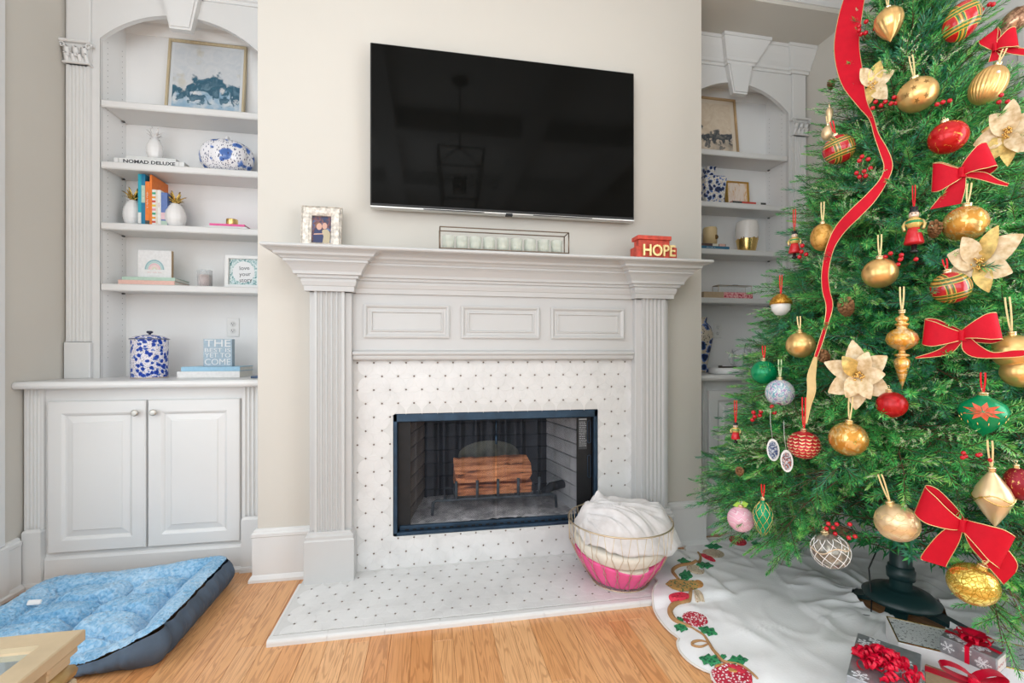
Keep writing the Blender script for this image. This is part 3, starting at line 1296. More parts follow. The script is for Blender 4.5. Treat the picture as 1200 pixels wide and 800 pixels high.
def knob(door, x, y, z):
    b = MB(Matrix(((1, 0, 0, x), (0, 0, -1, y), (0, 1, 0, z), (0, 0, 0, 1))))
    b.lathe([(.006, 0), (.005, .012), (.010, .016), (.0165, .020), (.0175, .024), (.0165, .028), (.012, .031), (0, .032)], 8, smooth=False)
    o = b.build('knob', mat('satin_nickel', (0.50, 0.48, 0.44), .35, 1.0, noise=.05), door)
    return o


def cabinet(side):
    a0, a1 = ALC[side]
    if side == 'left':
        c0, c1 = a0 + .012, a1 - .008
    else:
        c0, c1 = a0 + .008, a1 - .012
    YK = 2.640
    cb = thing('base_cabinet', 'white raised panel base cabinet on the %s of the chimney breast' % side, 'cabinet', ((a0 + a1) / 2, 2.9, 0))
    b = MB()
    b.box(c0, c1, YK, YB - .01, 0.0, .98)
    b.build('carcase', WHITE, cb)
    if side == 'left':
        p1 = (c0, c0 + .082)
        p2 = (-.972, c1)
        doors = ((-1.851, -1.421), (-1.411, -.981))
    else:
        p1 = (c0, 1.748)
        p2 = (c1 - .082, c1)
        doors = ((1.757, 2.187), (2.197, 2.627))
    for (x0, x1) in (p1, p2):
        b = MB()
        fluted(b, x0, x1, YK - .014, .285, .98, 4, .009)
        b.build('pilaster', WHITE, cb)
        b = MB()
        b.molding([(x0 + .001, YK), (x0 + .001, YK - .032), (x1 - .001, YK - .032), (x1 - .001, YK)],
                  [(.006, 0), (.006, .016), (.003, .028), (0, .03), (0, .276), (-.006, .286), (-.014, .290)])
        b.box(x0 + .002, x1 - .002, YK - .031, YK, 0, .275)
        b.build('plinth', WHITE, cb)
    b = MB()
    b.molding([(p1[1], YK), (p2[0], YK)], [(.024, 0), (.024, .014), (.016, .026), (.012, .028), (.012, .128), (.006, .142), (0, .146)])
    b.build('toe_board', WHITE, cb)
    for k, (x0, x1) in enumerate(doors):
        b = MB()
        z0, z1, st = .165, .916, .072
        y = YK - .022
        b.box(x0, x1, y + .012, YK, z0, z1, .001)
        # stiles and rails with a moulded inner edge, then the raised field
        Mx = XZ(YK - .010)
        b.molding([(x0, z0), (x1, z0), (x1, z1), (x0, z1)], [(0, 0), (0, .008), (-.004, .012), (-st + .012, .012), (-st + .006, .009), (-st, .004), (-st - .002, 0)], closed=True, M=Mx)
        f0, f1, g0, g1 = x0 + st + .006, x1 - st - .006, z0 + st + .006, z1 - st - .006
        b.molding([(f0, g0), (f1, g0), (f1, g1), (f0, g1)], [(0, 0), (-.026, .006), (-.030, .010)], closed=True, M=Mx)
        b.prism([(f0 + .030, g0 + .030), (f1 - .030, g0 + .030), (f1 - .030, g1 - .030), (f0 + .030, g1 - .030)], 0, .010, M=Mx)
        d = b.build('door', WHITE, cb)
        kx = x1 - .036 if k == 0 else x0 + .036
        knob(d, kx, YK - .022, z1 - .062)
    return cb


def counter(side):
    a0, a1 = ALC[side]
    b = MB()
    pr = [(0, .980), (.006, .983), (.011, .990), (.013, .998), (.011, 1.006), (.006, 1.012), (0, CT), (-.02, CT), (-.02, .98)]
    b.molding([(a0 + .003, 2.582), (a1 - .003, 2.582)], pr)
    b.box(a0 + .003, a1 - .003, 2.60, YB - .006, .9805, CT)
    o = b.build('countertop', WHITE, None, origin=((a0 + a1) / 2, 2.9, .98))
    tag(o, 'white rounded edge countertop over the %s base cabinet' % side, 'countertop')


for s in ('left', 'right'):
    cabinet(s)
    counter(s)
    bookcase(s)


def outlet(x, z, y, label):
    t = thing('wall_outlet', label, 'outlet', (x, y, z))
    b = MB(XZ(y))
    b.box(x - .036, x + .036, z - .058, z + .058, 0, .006, .003)
    b.build('cover_plate', mat('outlet_plate', (0.80, 0.79, 0.77), .4), t)
    for dz in (.021, -.021):
        b = MB(XZ(y - .006))
        b.lathe([(.0165, 0), (.0165, .002), (.015, .003), (0, .003)], 16, M=TR((x, z + dz, 0)))
        sk = b.build('socket', mat('outlet_socket', (0.74, 0.73, 0.71), .4), t)
        b = MB(XZ(y - .0091))
        for dx in (-.006, .006):
            b.box(x + dx - .0013, x + dx + .0013, z + dz - .001, z + dz + .008, 0, .0006)
        b.lathe([(.0028, 0), (.0028, .0006)], 8, M=TR((x, z + dz - .007, 0)))
        b.build('slots', HOLE, sk)


p = onY(273.5, 383.5, YD)
outlet(p.x, p.z, YD, 'white duplex outlet on the back panel of the left bookcase')
p = onY(840.5, 387, YD)
outlet(p.x, p.z, YD, 'white duplex outlet on the back panel of the right bookcase')

# ================================================================ TELEVISION
tv = thing('television', 'large black flat screen television hung on the chimney breast above the mantel', 'television', (0.43, 2.45, 2.33))
tx0, tx1, tz0, tz1 = -.296, 1.158, 1.917, 2.757
b = MB()
b.box(tx0, tx1, 2.432, 2.470, tz0, tz1, .004)
b.box(tx0 + .15, tx1 - .15, 2.470, 2.495, tz0 + .12, tz1 - .15, .006)
b.build('cabinet', mat('tv_black_plastic', (0.010, 0.010, 0.010), .35), tv)
scr = mat('tv_screen', (0.004, 0.004, 0.0035), .06)
scr.node_tree.nodes['Principled BSDF'].inputs['Specular IOR Level'].default_value = 0.06
b = MB(XZ(2.432))
b.box(tx0 + .006, tx1 - .006, tz0 + .012, tz1 - .006, 0, .0012)
b.build('screen', scr, tv)
SIL = mat('brushed_silver', (0.62, 0.61, 0.59), .3, 1.0, noise=.05)
b = MB()
b.box(tx0, tx1, 2.428, 2.468, tz0 - .011, tz0, .002)
bz = b.build('bottom_bezel', SIL, tv)
b = MB()
cxm = (tx0 + tx1) / 2
b.box(cxm - .019, cxm + .019, 2.4265, 2.45, tz0 - .017, tz0 - .003, .002)
b.build('sensor', BLACK, tv)
for xa, xb in ((tx0 + .27, tx0 + .59), (tx0 + .86, tx0 + 1.20)):
    b = MB()
    b.box(xa, xb, 2.4272, 2.43, tz0 - .0085, tz0 - .0045)
    b.build('speaker_slot', BLACK, tv)
b = MB()
b.box(.05, .80, 2.495, 2.5095, 2.12, 2.52, .003)
b.build('wall_bracket', BLACK, tv)
# ================================================================ THINGS ON THE SHELVES AND THE MANTEL
def px(u, y):
    return onY(u, 400, y).x


def pz(u, v, y):
    return onY(u, v, y).z


def plainmat(name, c, rough=.5, **k):
    return mat(name, c, rough, noise=k.pop('noise', .06), nscale=k.pop('nscale', 60), **k)


def flat_book(name, label, x0, x1, yf, depth, z0, z1, cover, spine_text=None, tcol=None, group=None, tsize=.6, spine2=None, M=None, bold=0, tscale=1.0, inset=.004, fit=0):
    """closed book lying flat, spine to the front"""
    t = thing(name, label, 'book', ((x0 + x1) / 2, yf + depth / 2, z0), group)
    h = z1 - z0
    ct = min(.0028, h * .18)
    b = MB(M)
    b.box(x0, x1, yf, yf + depth, z0, z0 + ct, .0006)
    b.box(x0, x1, yf, yf + depth, z1 - ct, z1, .0006)
    b.box(x0, x1, yf - .001, yf + ct, z0, z1, .0008)
    b.build('cover', cover, t)
    b = MB(M)
    b.box(x0 + inset, x1 - inset, yf + ct, yf + depth - .003, z0 + ct, z1 - ct)
    b.build('pages', PAPER, t)
    if spine_text:
        MM = (M or Matrix.Identity(4)) @ XZ(yf - .0012) @ Matrix.Translation(((x0 + x1) / 2, (z0 + z1) / 2, 0))
        o = text_mesh('spine_lettering', spine_text, h * tsize, tcol, t, MM, .0002, bold=bold, font_scale_x=tscale)
        if fit:
            xs = [v.co.x for v in o.data.vertices]
            kf = (x1 - x0) * fit / (max(xs) - min(xs))
            mid = (max(xs) + min(xs)) / 2
            for v in o.data.vertices:
                v.co.x = (v.co.x - mid) * kf + (x0 + x1) / 2 - WL[t].x
    if spine2:
        for m, a, c in spine2:
            b = MB(M)
            b.box(x0 + (x1 - x0) * a, x0 + (x1 - x0) * c, yf - .0014, yf - .0009, z0 + .0005, z1 - .0005)
            b.build('spine_band', m, t)
    return t


def stood_book(name, label, x0, x1, yf, depth, z0, h, cover, bands=(), group='upright books between the pineapple bookends', text=None, tcol=None):
    """book standing upright, spine to the front; bands = (material, z fraction from, to)"""
    t = thing(name, label, 'book', ((x0 + x1) / 2, yf + depth / 2, z0), group)
    w_ = x1 - x0
    ct = min(.002, w_ * .2)
    b = MB()
    b.box(x0, x0 + ct, yf, yf + depth, z0, z0 + h, .0005)
    b.box(x1 - ct, x1, yf, yf + depth, z0, z0 + h, .0005)
    b.box(x0, x1, yf - .001, yf + ct, z0, z0 + h, .0007)
    b.build('cover', cover, t)
    b = MB()
    b.box(x0 + ct, x1 - ct, yf + ct, yf + depth - .003, z0 + .003, z0 + h - .003)
    b.build('pages', PAPER, t)
    for m, a, c in bands:
        b = MB()
        b.box(x0 + w_ * .02, x1 - w_ * .02, yf - .0016, yf - .0009, z0 + h * a, z0 + h * c)
        b.build('spine_band', m, t)
    if text:
        Mx = Matrix(((0, 1, 0, (x0 + x1) / 2), (0, 0, -1, yf - .0018), (-1, 0, 0, z0 + h * .58), (0, 0, 0, 1)))
        text_mesh('spine_lettering', text, w_ * .62, tcol, t, Mx, .0002)
    return t


DARKINK = mat('dark_ink', (0.03, 0.033, 0.04), .6)
WHITEINK = mat('white_ink', (0.8, 0.8, 0.78), .6)
REDINK = mat('red_ink', (0.55, 0.05, 0.05), .6)
CERAM = mat('white_ceramic', (0.80, 0.79, 0.78), .18, noise=.02)


def blue_white(name, scale, dense=.52, blue=('#1d3f92'), ground=('#e6e4e6'), leaf=True, dash=False):
    """cobalt leaves painted on white glaze"""
    m = bpy.data.materials.new(name)
    nt = NT(m)
    c = nt.coord('Object', (scale, scale, scale))
    n = nt.n('ShaderNodeTexNoise')
    n.inputs['Scale'].default_value = .9
    n.inputs['Detail'].default_value = 2
    nt.l(c, n.inputs['Vector'])
    add = nt.n('ShaderNodeVectorMath', operation='MULTIPLY_ADD')
    nt.l(n.outputs['Color'], add.inputs[0])
    add.inputs[1].default_value = (.9, .9, .9)
    nt.l(c, add.inputs[2])
    v = nt.n('ShaderNodeTexVoronoi', feature='SMOOTH_F1') if not leaf else nt.n('ShaderNodeTexVoronoi')
    v.inputs['Scale'].default_value = 1.0
    nt.l(add.outputs[0], v.inputs['Vector'])
    big = nt.ramp(v.outputs['Distance'], [(0.0, blue), (dense - .12, blue), (dense, '#6f8fd0'), (dense + .05, ground), (1.0, ground)])
    v2 = nt.n('ShaderNodeTexVoronoi')
    v2.inputs['Scale'].default_value = 4.2
    nt.l(c, v2.inputs['Vector'])
    dots = nt.ramp(v2.outputs['Distance'], [(0.0, '#1c2442'), (0.26, '#1c2442'), (0.34, '#ffffff'), (1, '#ffffff')])
    if dash:
        # brushed leaves: thin slanting strokes in bands
        cd = nt.coord('Object', (scale * 7.0, scale * 7.0, scale * 2.6), (0, .55, 0))
        v3 = nt.n('ShaderNodeTexVoronoi')
        v3.inputs['Scale'].default_value = 1.0
        nt.l(cd, v3.inputs['Vector'])
        dots = nt.ramp(v3.outputs['Distance'], [(0.0, '#23386e'), (0.26, '#23386e'), (0.34, '#ffffff'), (1, '#ffffff')])
    nt.l(nt.mix(1.0, big, dots, 'MULTIPLY'), nt.b.inputs['Base Color'])
    nt.b.inputs['Roughness'].default_value = .18
    return m


def stripes_noise(name, stops, scale=(8, 8, 8), detail=4, dist=.5, rough=.6, coord='Object', axis=None):
    m = bpy.data.materials.new(name)
    nt = NT(m)
    c = nt.coord(coord, scale)
    t = nt.n('ShaderNodeTexNoise')
    t.inputs['Scale'].default_value = 1
    t.inputs['Detail'].default_value = detail
    t.inputs['Distortion'].default_value = dist
    nt.l(c, t.inputs['Vector'])
    nt.l(nt.ramp(t.outputs[0], stops), nt.b.inputs['Base Color'])
    nt.b.inputs['Roughness'].default_value = rough
    return m


def watercolour(name, h, sky, hills, low, warm, seed=0.0, level=.45):
    """flat print: washed sky over ragged hills; local z runs up the sheet (metres)"""
    m = bpy.data.materials.new(name)
    nt = NT(m)
    tc = nt.n('ShaderNodeTexCoord')
    mp = nt.n('ShaderNodeMapping')
    mp.inputs['Location'].default_value = (seed, 0, seed * .7)
    nt.l(tc.outputs['Object'], mp.inputs[0])
    n1 = nt.n('ShaderNodeTexNoise')
    n1.inputs['Scale'].default_value = 9
    n1.inputs['Detail'].default_value = 6
    nt.l(mp.outputs[0], n1.inputs['Vector'])
    n2 = nt.n('ShaderNodeTexNoise')
    n2.inputs['Scale'].default_value = 16
    n2.inputs['Detail'].default_value = 5
    n2.inputs['Distortion'].default_value = 1.5
    nt.l(mp.outputs[0], n2.inputs['Vector'])
    sep = nt.n('ShaderNodeSeparateXYZ')
    nt.l(tc.outputs['Object'], sep.inputs[0])
    zz = nt.math('DIVIDE', sep.outputs[2], h)
    edge = nt.math('ADD', zz, nt.math('MULTIPLY', nt.math('SUBTRACT', n1.outputs[0], .5), 1.1))
    hillc = nt.ramp(n2.outputs[0], hills)
    lowc = nt.ramp(n1.outputs[0], low)
    skyc = nt.ramp(n2.outputs[0], sky)
    up = nt.ramp(edge, [(level - .03, (0, 0, 0)), (level + .02, (1, 1, 1))])
    dn = nt.ramp(nt.math('ADD', zz, nt.math('MULTIPLY', nt.math('SUBTRACT', n2.outputs[0], .5), .9)), [(level * .42, (0, 0, 0)), (level * .55, (1, 1, 1))])
    c = nt.mix(dn, lowc, hillc)
    c = nt.mix(up, c, skyc)
    w = nt.ramp(n1.outputs[0], [(.60, (0, 0, 0)), (.68, (.6, .6, .6))])
    nt.l(nt.mix(nt.math('MULTIPLY', w, .6), c, warm), nt.b.inputs['Base Color'])
    nt.b.inputs['Roughness'].default_value = .55
    return m


def framed(name, label, cat, x0, x1, yb, z0, h, fw, fm, print_m, lean=.0, depth=.018, mat_w=0, rz=0, matm=None, group=None):
    """picture frame leaning back from its foot at y=yb"""
    cx = (x0 + x1) / 2
    t = thing(name, label, cat, (cx, yb, z0), group)
    w_ = x1 - x0
    M = TR((cx, yb, z0), rz) @ Matrix.Rotation(-lean, 4, 'X') @ Matrix(((1, 0, 0, 0), (0, 0, -1, 0), (0, 1, 0, 0), (0, 0, 0, 1)))
    b = MB(M)
    b.molding([(-w_ / 2, 0), (w_ / 2, 0), (w_ / 2, h), (-w_ / 2, h)], [(0, -depth), (0, -.001), (-.001, 0), (-fw + .002, 0), (-fw, -.003), (-fw, -depth * .5)], closed=True)
    b.prism([(-w_ / 2 + .002, .002), (w_ / 2 - .002, .002), (w_ / 2 - .002, h - .002), (-w_ / 2 + .002, h - .002)], -depth, -depth + .003)
    b.build('frame', fm, t)
    if mat_w:
        b = MB(M)
        b.prism([(-w_ / 2 + fw, fw), (w_ / 2 - fw, fw), (w_ / 2 - fw, h - fw), (-w_ / 2 + fw, h - fw)], -depth * .62, -depth * .55)
        b.build('mat_board', matm or PAPER, t)
    k = fw + mat_w
    # print in its own axes so that the picture keeps to the sheet
    bp = MB()
    bp.box(-w_ / 2 + k, w_ / 2 - k, -.0006, .0006, 0, h - 2 * k)
    p = bp.build('print', print_m, t, origin=(0, 0, 0))
    W = M @ Matrix.Translation((0, k, -depth * .5)) @ Matrix(((1, 0, 0, 0), (0, 0, 1, 0), (0, -1, 0, 0), (0, 0, 0, 1)))
    W = M @ Matrix(((1, 0, 0, 0), (0, 0, 1, k), (0, -1, 0, -depth * .5), (0, 0, 0, 1)))
    L = W.copy()
    L.translation = W.translation - WL[t]
    p.matrix_local = L
    WL[p] = W.translation.copy()
    return t, M, p


# ---------------- left bookcase, top shelf: watercolour
S = SHZ['left']
OAKF = stripes_noise('pale_oak_frame', [(0.3, (0.50, 0.40, 0.25)), (0.7, (0.60, 0.50, 0.33))], (60, 60, 6), 4, .3, .5)
y = 3.045
x0, x1 = px(191.5, y), px(284.5, y)
h = pz(194, 44, 3.10) - S[0] + .004
art = watercolour('teal_hills_print', h - .08, [(.3, '#d4d6d8'), (.7, '#c6cbd0')], [(.3, '#3f7084'), (.5, '#2f5a70'), (.7, '#6d8d9e')],
                  [(.35, '#dfe0e0'), (.5, '#9db8cc'), (.65, '#7da3bf')], '#b3a67e', 3.1, .50)
framed('framed_painting', 'framed teal watercolour in a pale oak frame on the top left shelf', 'picture', x0, x1, y, S[0], h, .013, OAKF, art, lean=.11, mat_w=.018,
       matm=mat('pale_blue_mat', (0.66, 0.69, 0.72), .8), depth=.024)

# ---------------- left bookcase, second shelf
BK_W = plainmat('white_book_cover', (0.72, 0.72, 0.71), .45)
BK_W2 = plainmat('pale_grey_cover', (0.66, 0.67, 0.66), .45)
y = 2.925
xa, xb = px(133.5, y), px(216, y)
zt = S[1] + .033
flat_book('art_book', 'wide white book lettered in black capitals, lying flat under a smaller pale book', xa, xb, y, .185, S[1] + .0005, zt, BK_W, 'NOMAD DELUXE', DARKINK, tsize=.80, bold=.0008, fit=.74,
          spine2=[(plainmat('grey_band', (0.55, 0.55, 0.54)), .055, .075), (plainmat('grey_band2', (0.55, 0.55, 0.54)), .915, .93)])
z2 = zt + .020
flat_book('small_book', 'smaller pale book lying on the wide lettered book under the white pineapple', px(146, y), px(205, y), y + .012, .15, zt + .0005, z2, BK_W2)


def pineapple(name, label, c, w_, h, leafm, bodym, quilt=0.0, group=None, leaf_h=.4, spread=1.0, tilt=0):
    """ceramic pineapple: rounded body in low relief and a crown of pointed leaves"""
    t = thing(name, label, 'pineapple', c, group)
    hb = h * (1 - leaf_h) * 1.06
    M = TR(c)

    def fn(s, q):
        a = 2 * PI * s
        zz = hb * q
        r = w_ / 2 * (math.sin(PI * (.12 + .80 * q)) ** .62)
        if q < .03:
            r *= .8
        k = math.sin(a * 7 + q * 18) * math.sin(a * 7 - q * 18)
        r *= 1 + quilt * (k * .5 + .2)
        return (r * math.cos(a), r * math.sin(a), zz)
    b = MB(M)
    b.sheet(fn, 56, 26, closed_u=True)
    b.lathe([(0, 0), (w_ * .28, 0)], 16)
    b.lathe([(w_ * .30, hb - .001), (w_ * .1, hb + .004), (0, hb + .006)], 16)
    b.build('body', bodym, t)
    b = MB(M)
    for row, (n, tilt_, L) in enumerate(((7, 1.0, .62), (6, .62, .85), (4, .25, 1.0))):
        for k in range(n):
            a = 2 * PI * (k + row * .4) / n
            L_ = h * leaf_h * L * .98
            pts = []
            for q in range(5):
                tq = q / 4
                an = tilt_ * (.5 + .8 * tq) * spread
                pts.append((math.sin(an) * L_ * tq * .9 + w_ * .06, L_ * tq * math.cos(an * .7)))
            vs, fs = [], []
            for q, (rr, zz) in enumerate(pts):
                ww = w_ * .15 * (1 - (q / 4) ** 1.5) + .0006
                for side in (-1, 0, 1):
                    r2 = rr - (0.006 * w_ / .07 if side == 0 else 0)
                    vs.append((r2 * math.cos(a) - side * ww * math.sin(a), r2 * math.sin(a) + side * ww * math.cos(a), hb + zz))
                vs.append((rr * math.cos(a) + .002 * math.cos(a), rr * math.sin(a) + .002 * math.sin(a), hb + zz))
            for q in range(4):
                o = q * 4
                for i, j in ((0, 1), (1, 2), (2, 3), (3, 0)):
                    fs.append((o + i, o + j, o + 4 + j, o + 4 + i))
            fs.append((16, 17, 18, 19))
            b.add(vs, fs, 0, True)
    b.build('leaf_crown', leafm, t)
    return t


yp = y + .075
xc = px(181.5, yp)
pineapple('pineapple_figurine', 'small all white ceramic pineapple standing on the flat stacked books', (xc, yp, z2 + .0005), .082, pz(181, 151, yp) - z2, CERAM, CERAM, .05, leaf_h=.36)
# pumpkin painted with blue flowers
BW_P = blue_white('delft_pumpkin_glaze', 17, .40, '#3a66b0', '#e9e8ec', dash=True)
yq = 3.0
xc = px(266, yq)
w_ = px(299, yq) - px(233.5, yq)
hp = pz(266, 165, yq) - S[1]
pk = thing('ceramic_pumpkin', 'blue and white ceramic pumpkin with painted leaves on the second shelf', 'pumpkin', (xc, yq, S[1]))


def pump(s, q):
    a = 2 * PI * s
    th_ = PI * (.02 + .96 * q)
    lob = 1 + .07 * abs(math.cos(a * 4)) - .05
    r = w_ / 2 * .97 * (math.sin(th_) ** .75) * lob
    z = hp * (.5 - .5 * math.cos(th_)) * (1 - .06 * (q ** 8))
    return (xc + r * math.cos(a), yq + min(.11, w_ * .42) / (w_ / 2) * r * math.sin(a), S[1] + .0005 + z)


b = MB()
b.sheet(pump, 64, 24, closed_u=True)
b.build('body', BW_P, pk)
b = MB(TR((xc, yq, S[1] + hp * .96)))
b.lathe([(.008, 0), (.006, .010), (.013, .018), (.015, .026), (.010, .034), (0, .036)], 14)
b.build('knob', CERAM, pk)

# ---------------- left bookcase, third shelf: upright books between pineapple bookends
ZS3 = S[2] + .0005
y = 2.955
cols = dict(teal=(0.02, 0.36, 0.47), blue=(0.012, 0.19, 0.34), orange=(0.80, 0.20, 0.025), dark=(0.06, 0.065, 0.06), cream=(0.72, 0.66, 0.55), white=(0.75, 0.75, 0.73), denim=(0.11, 0.18, 0.42), mint=(0.45, 0.58, 0.48))
BC = {k: plainmat('cover_' + k, v, .4) for k, v in cols.items()}
MINIB = [plainmat('dot_' + n, c) for n, c in (('red', (.6, .08, .06)), ('amber', (.75, .33, .04)), ('green', (.03, .33, .16)), ('pink', (.75, .28, .33)), ('yellow', (.75, .55, .06)))]


def tall(u, v, yy):
    return pz(u, v, yy) - ZS3


B = [
    ('picture_book', 'turquoise spined book at the left end of the upright row', 161.7, 165.6, 203.8, 'teal', [(BC['white'], .02, .26), (DARKINK, .02, .05)], .14, None, None),
    ('picture_book', 'deep blue spined book, second from the left of the upright row', 165.7, 170.2, 203.8, 'blue', [(BC['mint'], .45, .78)], .16, '~9', WHITEINK),
    ('picture_book', 'shorter orange spined book with white lettering in the upright row', 170.3, 175.4, 212.5, 'orange', [(BC['dark'], .02, .13)], .13, '~13', WHITEINK),
    ('picture_book', 'tall orange covered book whose cover shows above the shorter books', 175.5, 178.2, 204.6, 'orange', [], .185, None, None),
    ('picture_book', 'white spined book spotted with colours in the upright row', 178.3, 182.6, 222.0, 'white', [(MINIB[k % 5], .10 + .11 * k, .155 + .11 * k) for k in range(8)], .13, None, None),
    ('picture_book', 'narrow cream spined book in the upright row', 182.7, 184.5, 222.4, 'cream', [], .13, None, None),
    ('picture_book', 'white spined book with red lettering in the upright row', 184.6, 188.6, 222.6, 'white', [(REDINK, .03, .06)], .13, '~5', REDINK),
    ('picture_book', 'denim blue book with pink patch at the right end of the row', 188.7, 196.2, 225.6, 'denim', [(plainmat('pink_patch', (.72, .50, .54)), .22, .42), (BC['mint'], .02, .18)], .125, None, None),
]
for name, label, u0, u1, vt, col, bands, dep, tx, tcl in B:
    stood_book(name, label, px(u0, y), px(u1, y), y, dep, ZS3, tall((u0 + u1) / 2, vt, y), BC[col], bands, text=tx, tcol=tcl)
t_ = bpy.data.objects
# title on the visible orange cover
GOLDLEAF = mat('gold_leaf_glaze', (0.62, 0.42, 0.12), .25, 1.0, noise=.25, nscale=60)
pineapple('pineapple_bookend', 'white pineapple bookend with gold leaves left of the upright books', (px(156.5, y + .06), y + .06, ZS3), .098, pz(158, 222, y + .06) - ZS3, GOLDLEAF, CERAM, .045, 'pineapple bookends', leaf_h=.34, spread=1.2)
pineapple('pineapple_bookend', 'white pineapple bookend with gold leaves right of the upright books', (px(206.0, y + .03), y + .03, ZS3), .104, pz(206, 226, y + .03) - ZS3, GOLDLEAF, CERAM, .045, 'pineapple bookends', leaf_h=.36, spread=1.2)
b = MB()
b.box(px(145, y), px(161.4, y), y + .004, y + .012, ZS3, ZS3 + .010, .002)
o = b.build('white_slab', CERAM, None, origin=(px(150, y), y, ZS3))
tag(o, 'thin white slab lying before the left pineapple bookend', 'slab')
# flat pink and white books with a gold candle tin
PINK = plainmat('hot_pink_cover', (0.80, 0.10, 0.32), .4)
y = 2.935
za, zb = ZS3 + .017, ZS3 + .031
flat_book('white_book', 'flat white book under the hot pink book on the third shelf', px(240, y), px(289.5, y), y, .15, ZS3, za, BK_W)
flat_book('pink_book', 'flat hot pink book under the gold candle tin', px(245, y), px(286.5, y), y + .003, .145, za + .0004, zb, PINK)
xc = px(272, y + .05)
gt = thing('candle_tin', 'round gold candle tin on the hot pink book', 'candle', (xc, y + .05, zb))
b = MB(TR((xc, y + .05, zb + .0004)))
b.lathe([(0, 0), (.030, 0), (.0315, .002), (.0315, .036), (.0305, .038), (.029, .036), (.029, .030), (0, .030)], 28)
b.build('tin', GOLD, gt)
b = MB(TR((xc, y + .05, zb + .0306)))
b.lathe([(0, 0), (.0285, 0), (.0285, .003), (0, .003)], 24)
b.build('wax', mat('cream_wax', (0.72, 0.66, 0.52), .5), gt)

# ---------------- left bookcase, fourth shelf
ZS4 = S[3] + .0005
y = 2.93
za = ZS4 + (pz(170, 327.4, y) - pz(170, 333, y))
zb = za + .019
SALM = plainmat('salmon_cover', (0.75, 0.47, 0.40), .45)
MINT = plainmat('mint_cover', (0.44, 0.60, 0.50), .45)
flat_book('salmon_book', 'flat salmon pink book at the bottom of the pair on the fourth shelf', px(138.5, y), px(204.5, y), y, .165, ZS4, za, SALM)
flat_book('mint_book', 'flat mint green book under the rainbow canvas', px(142.5, y), px(204.8, y), y + .004, .16, za + .0004, zb, MINT)
yc_ = y + .03
cv = thing('rainbow_canvas', 'small white canvas painted with a pastel rainbow, standing on the mint book', 'picture', (px(181, yc_), yc_, zb))
x0, x1 = px(161.3, yc_), px(200.6, yc_)
h = pz(181, 293.0, yc_) - zb
b = MB()
b.box(x0, x1, yc_, yc_ + .022, zb + .0005, zb + h, .002)
b.build('canvas', plainmat('white_canvas', (0.74, 0.74, 0.74), .7), cv)
b = MB()
b.box(x1, x1 + .002, yc_ + .002, yc_ + .022, zb + .001, zb + h - .001)
b.build('canvas_side', mat('raw_wood_side', (0.42, 0.30, 0.18), .7, noise=.2), cv)
cxr, czr = (x0 + x1) / 2, zb + h * .30
Wd = (x1 - x0)
for k, (r0, r1, c) in enumerate(((.29, .245, (.30, .47, .50)), (.235, .195, (.42, .60, .58)), (.185, .14, (.74, .50, .52)), (.13, .085, (.78, .60, .58)), (.075, .035, (.66, .64, .50)))):
    b = MB(XZ(yc_))
    n = 18
    outer = [(cxr + Wd * r0 * math.cos(PI * q / n), czr + Wd * r0 * 1.15 * math.sin(PI * q / n)) for q in range(n + 1)]
    inner = [(cxr + Wd * r1 * math.cos(PI * q / n), czr + Wd * r1 * 1.15 * math.sin(PI * q / n)) for q in range(n + 1)]
    for q in range(n):
        b.prism([outer[q], outer[q + 1], inner[q + 1], inner[q]], 0, .0008)
    b.build('rainbow_band', mat('rainbow_%d' % k, c, .7, noise=.08), cv)
text_mesh('lettering', '~16', .009, mat('salmon_ink', (.70, .38, .36), .6), cv, XZ(yc_) @ Matrix.Translation((cxr, zb + h * .20, 0)), .0003)
# candle in a glass
def thin_glass(name, c, a):
    '''clear thin glass: mostly see-through, stronger towards its grazing edges'''
    m = mat(name, c, .04)
    nt = NT(m)
    lw = nt.n('ShaderNodeLayerWeight')
    lw.inputs['Blend'].default_value = .25
    f = nt.math('ADD', a, nt.math('MULTIPLY', lw.outputs['Facing'], .55))
    nt.l(f, nt.b.inputs['Alpha'])
    return m


GLASS = thin_glass('clear_glass', (0.80, 0.83, 0.84), .20)
yk = 2.99
xc = px(240, yk)
rg = (px(248.6, yk) - px(231.6, yk)) / 2
cd = thing('jar_candle', 'pink wax candle in a clear glass on the fourth shelf', 'candle', (xc, yk, ZS4))
hg = pz(240, 316.5, yk) - ZS4
b = MB(TR((xc, yk, ZS4)))
b.lathe([(0, 0), (rg * .95, 0), (rg, .004), (rg, hg), (rg - .0025, hg), (rg - .0025, .006), (0, .006)], 28)
b.build('glass', GLASS, cd)
b = MB(TR((xc, yk, ZS4)))
b.lathe([(0, .0065), (rg - .003, .0065), (rg - .003, hg * .72), (0, hg * .70)], 24)
b.build('wax', mat('pink_wax', (0.72, 0.50, 0.46), .5, noise=.03), cd)
b = MB(TR((xc, yk, ZS4)))
b.tube([(0, 0, hg * .70), (.001, 0, hg * .80)], .0012, 5)
b.build('wick', DARKINK, cd)
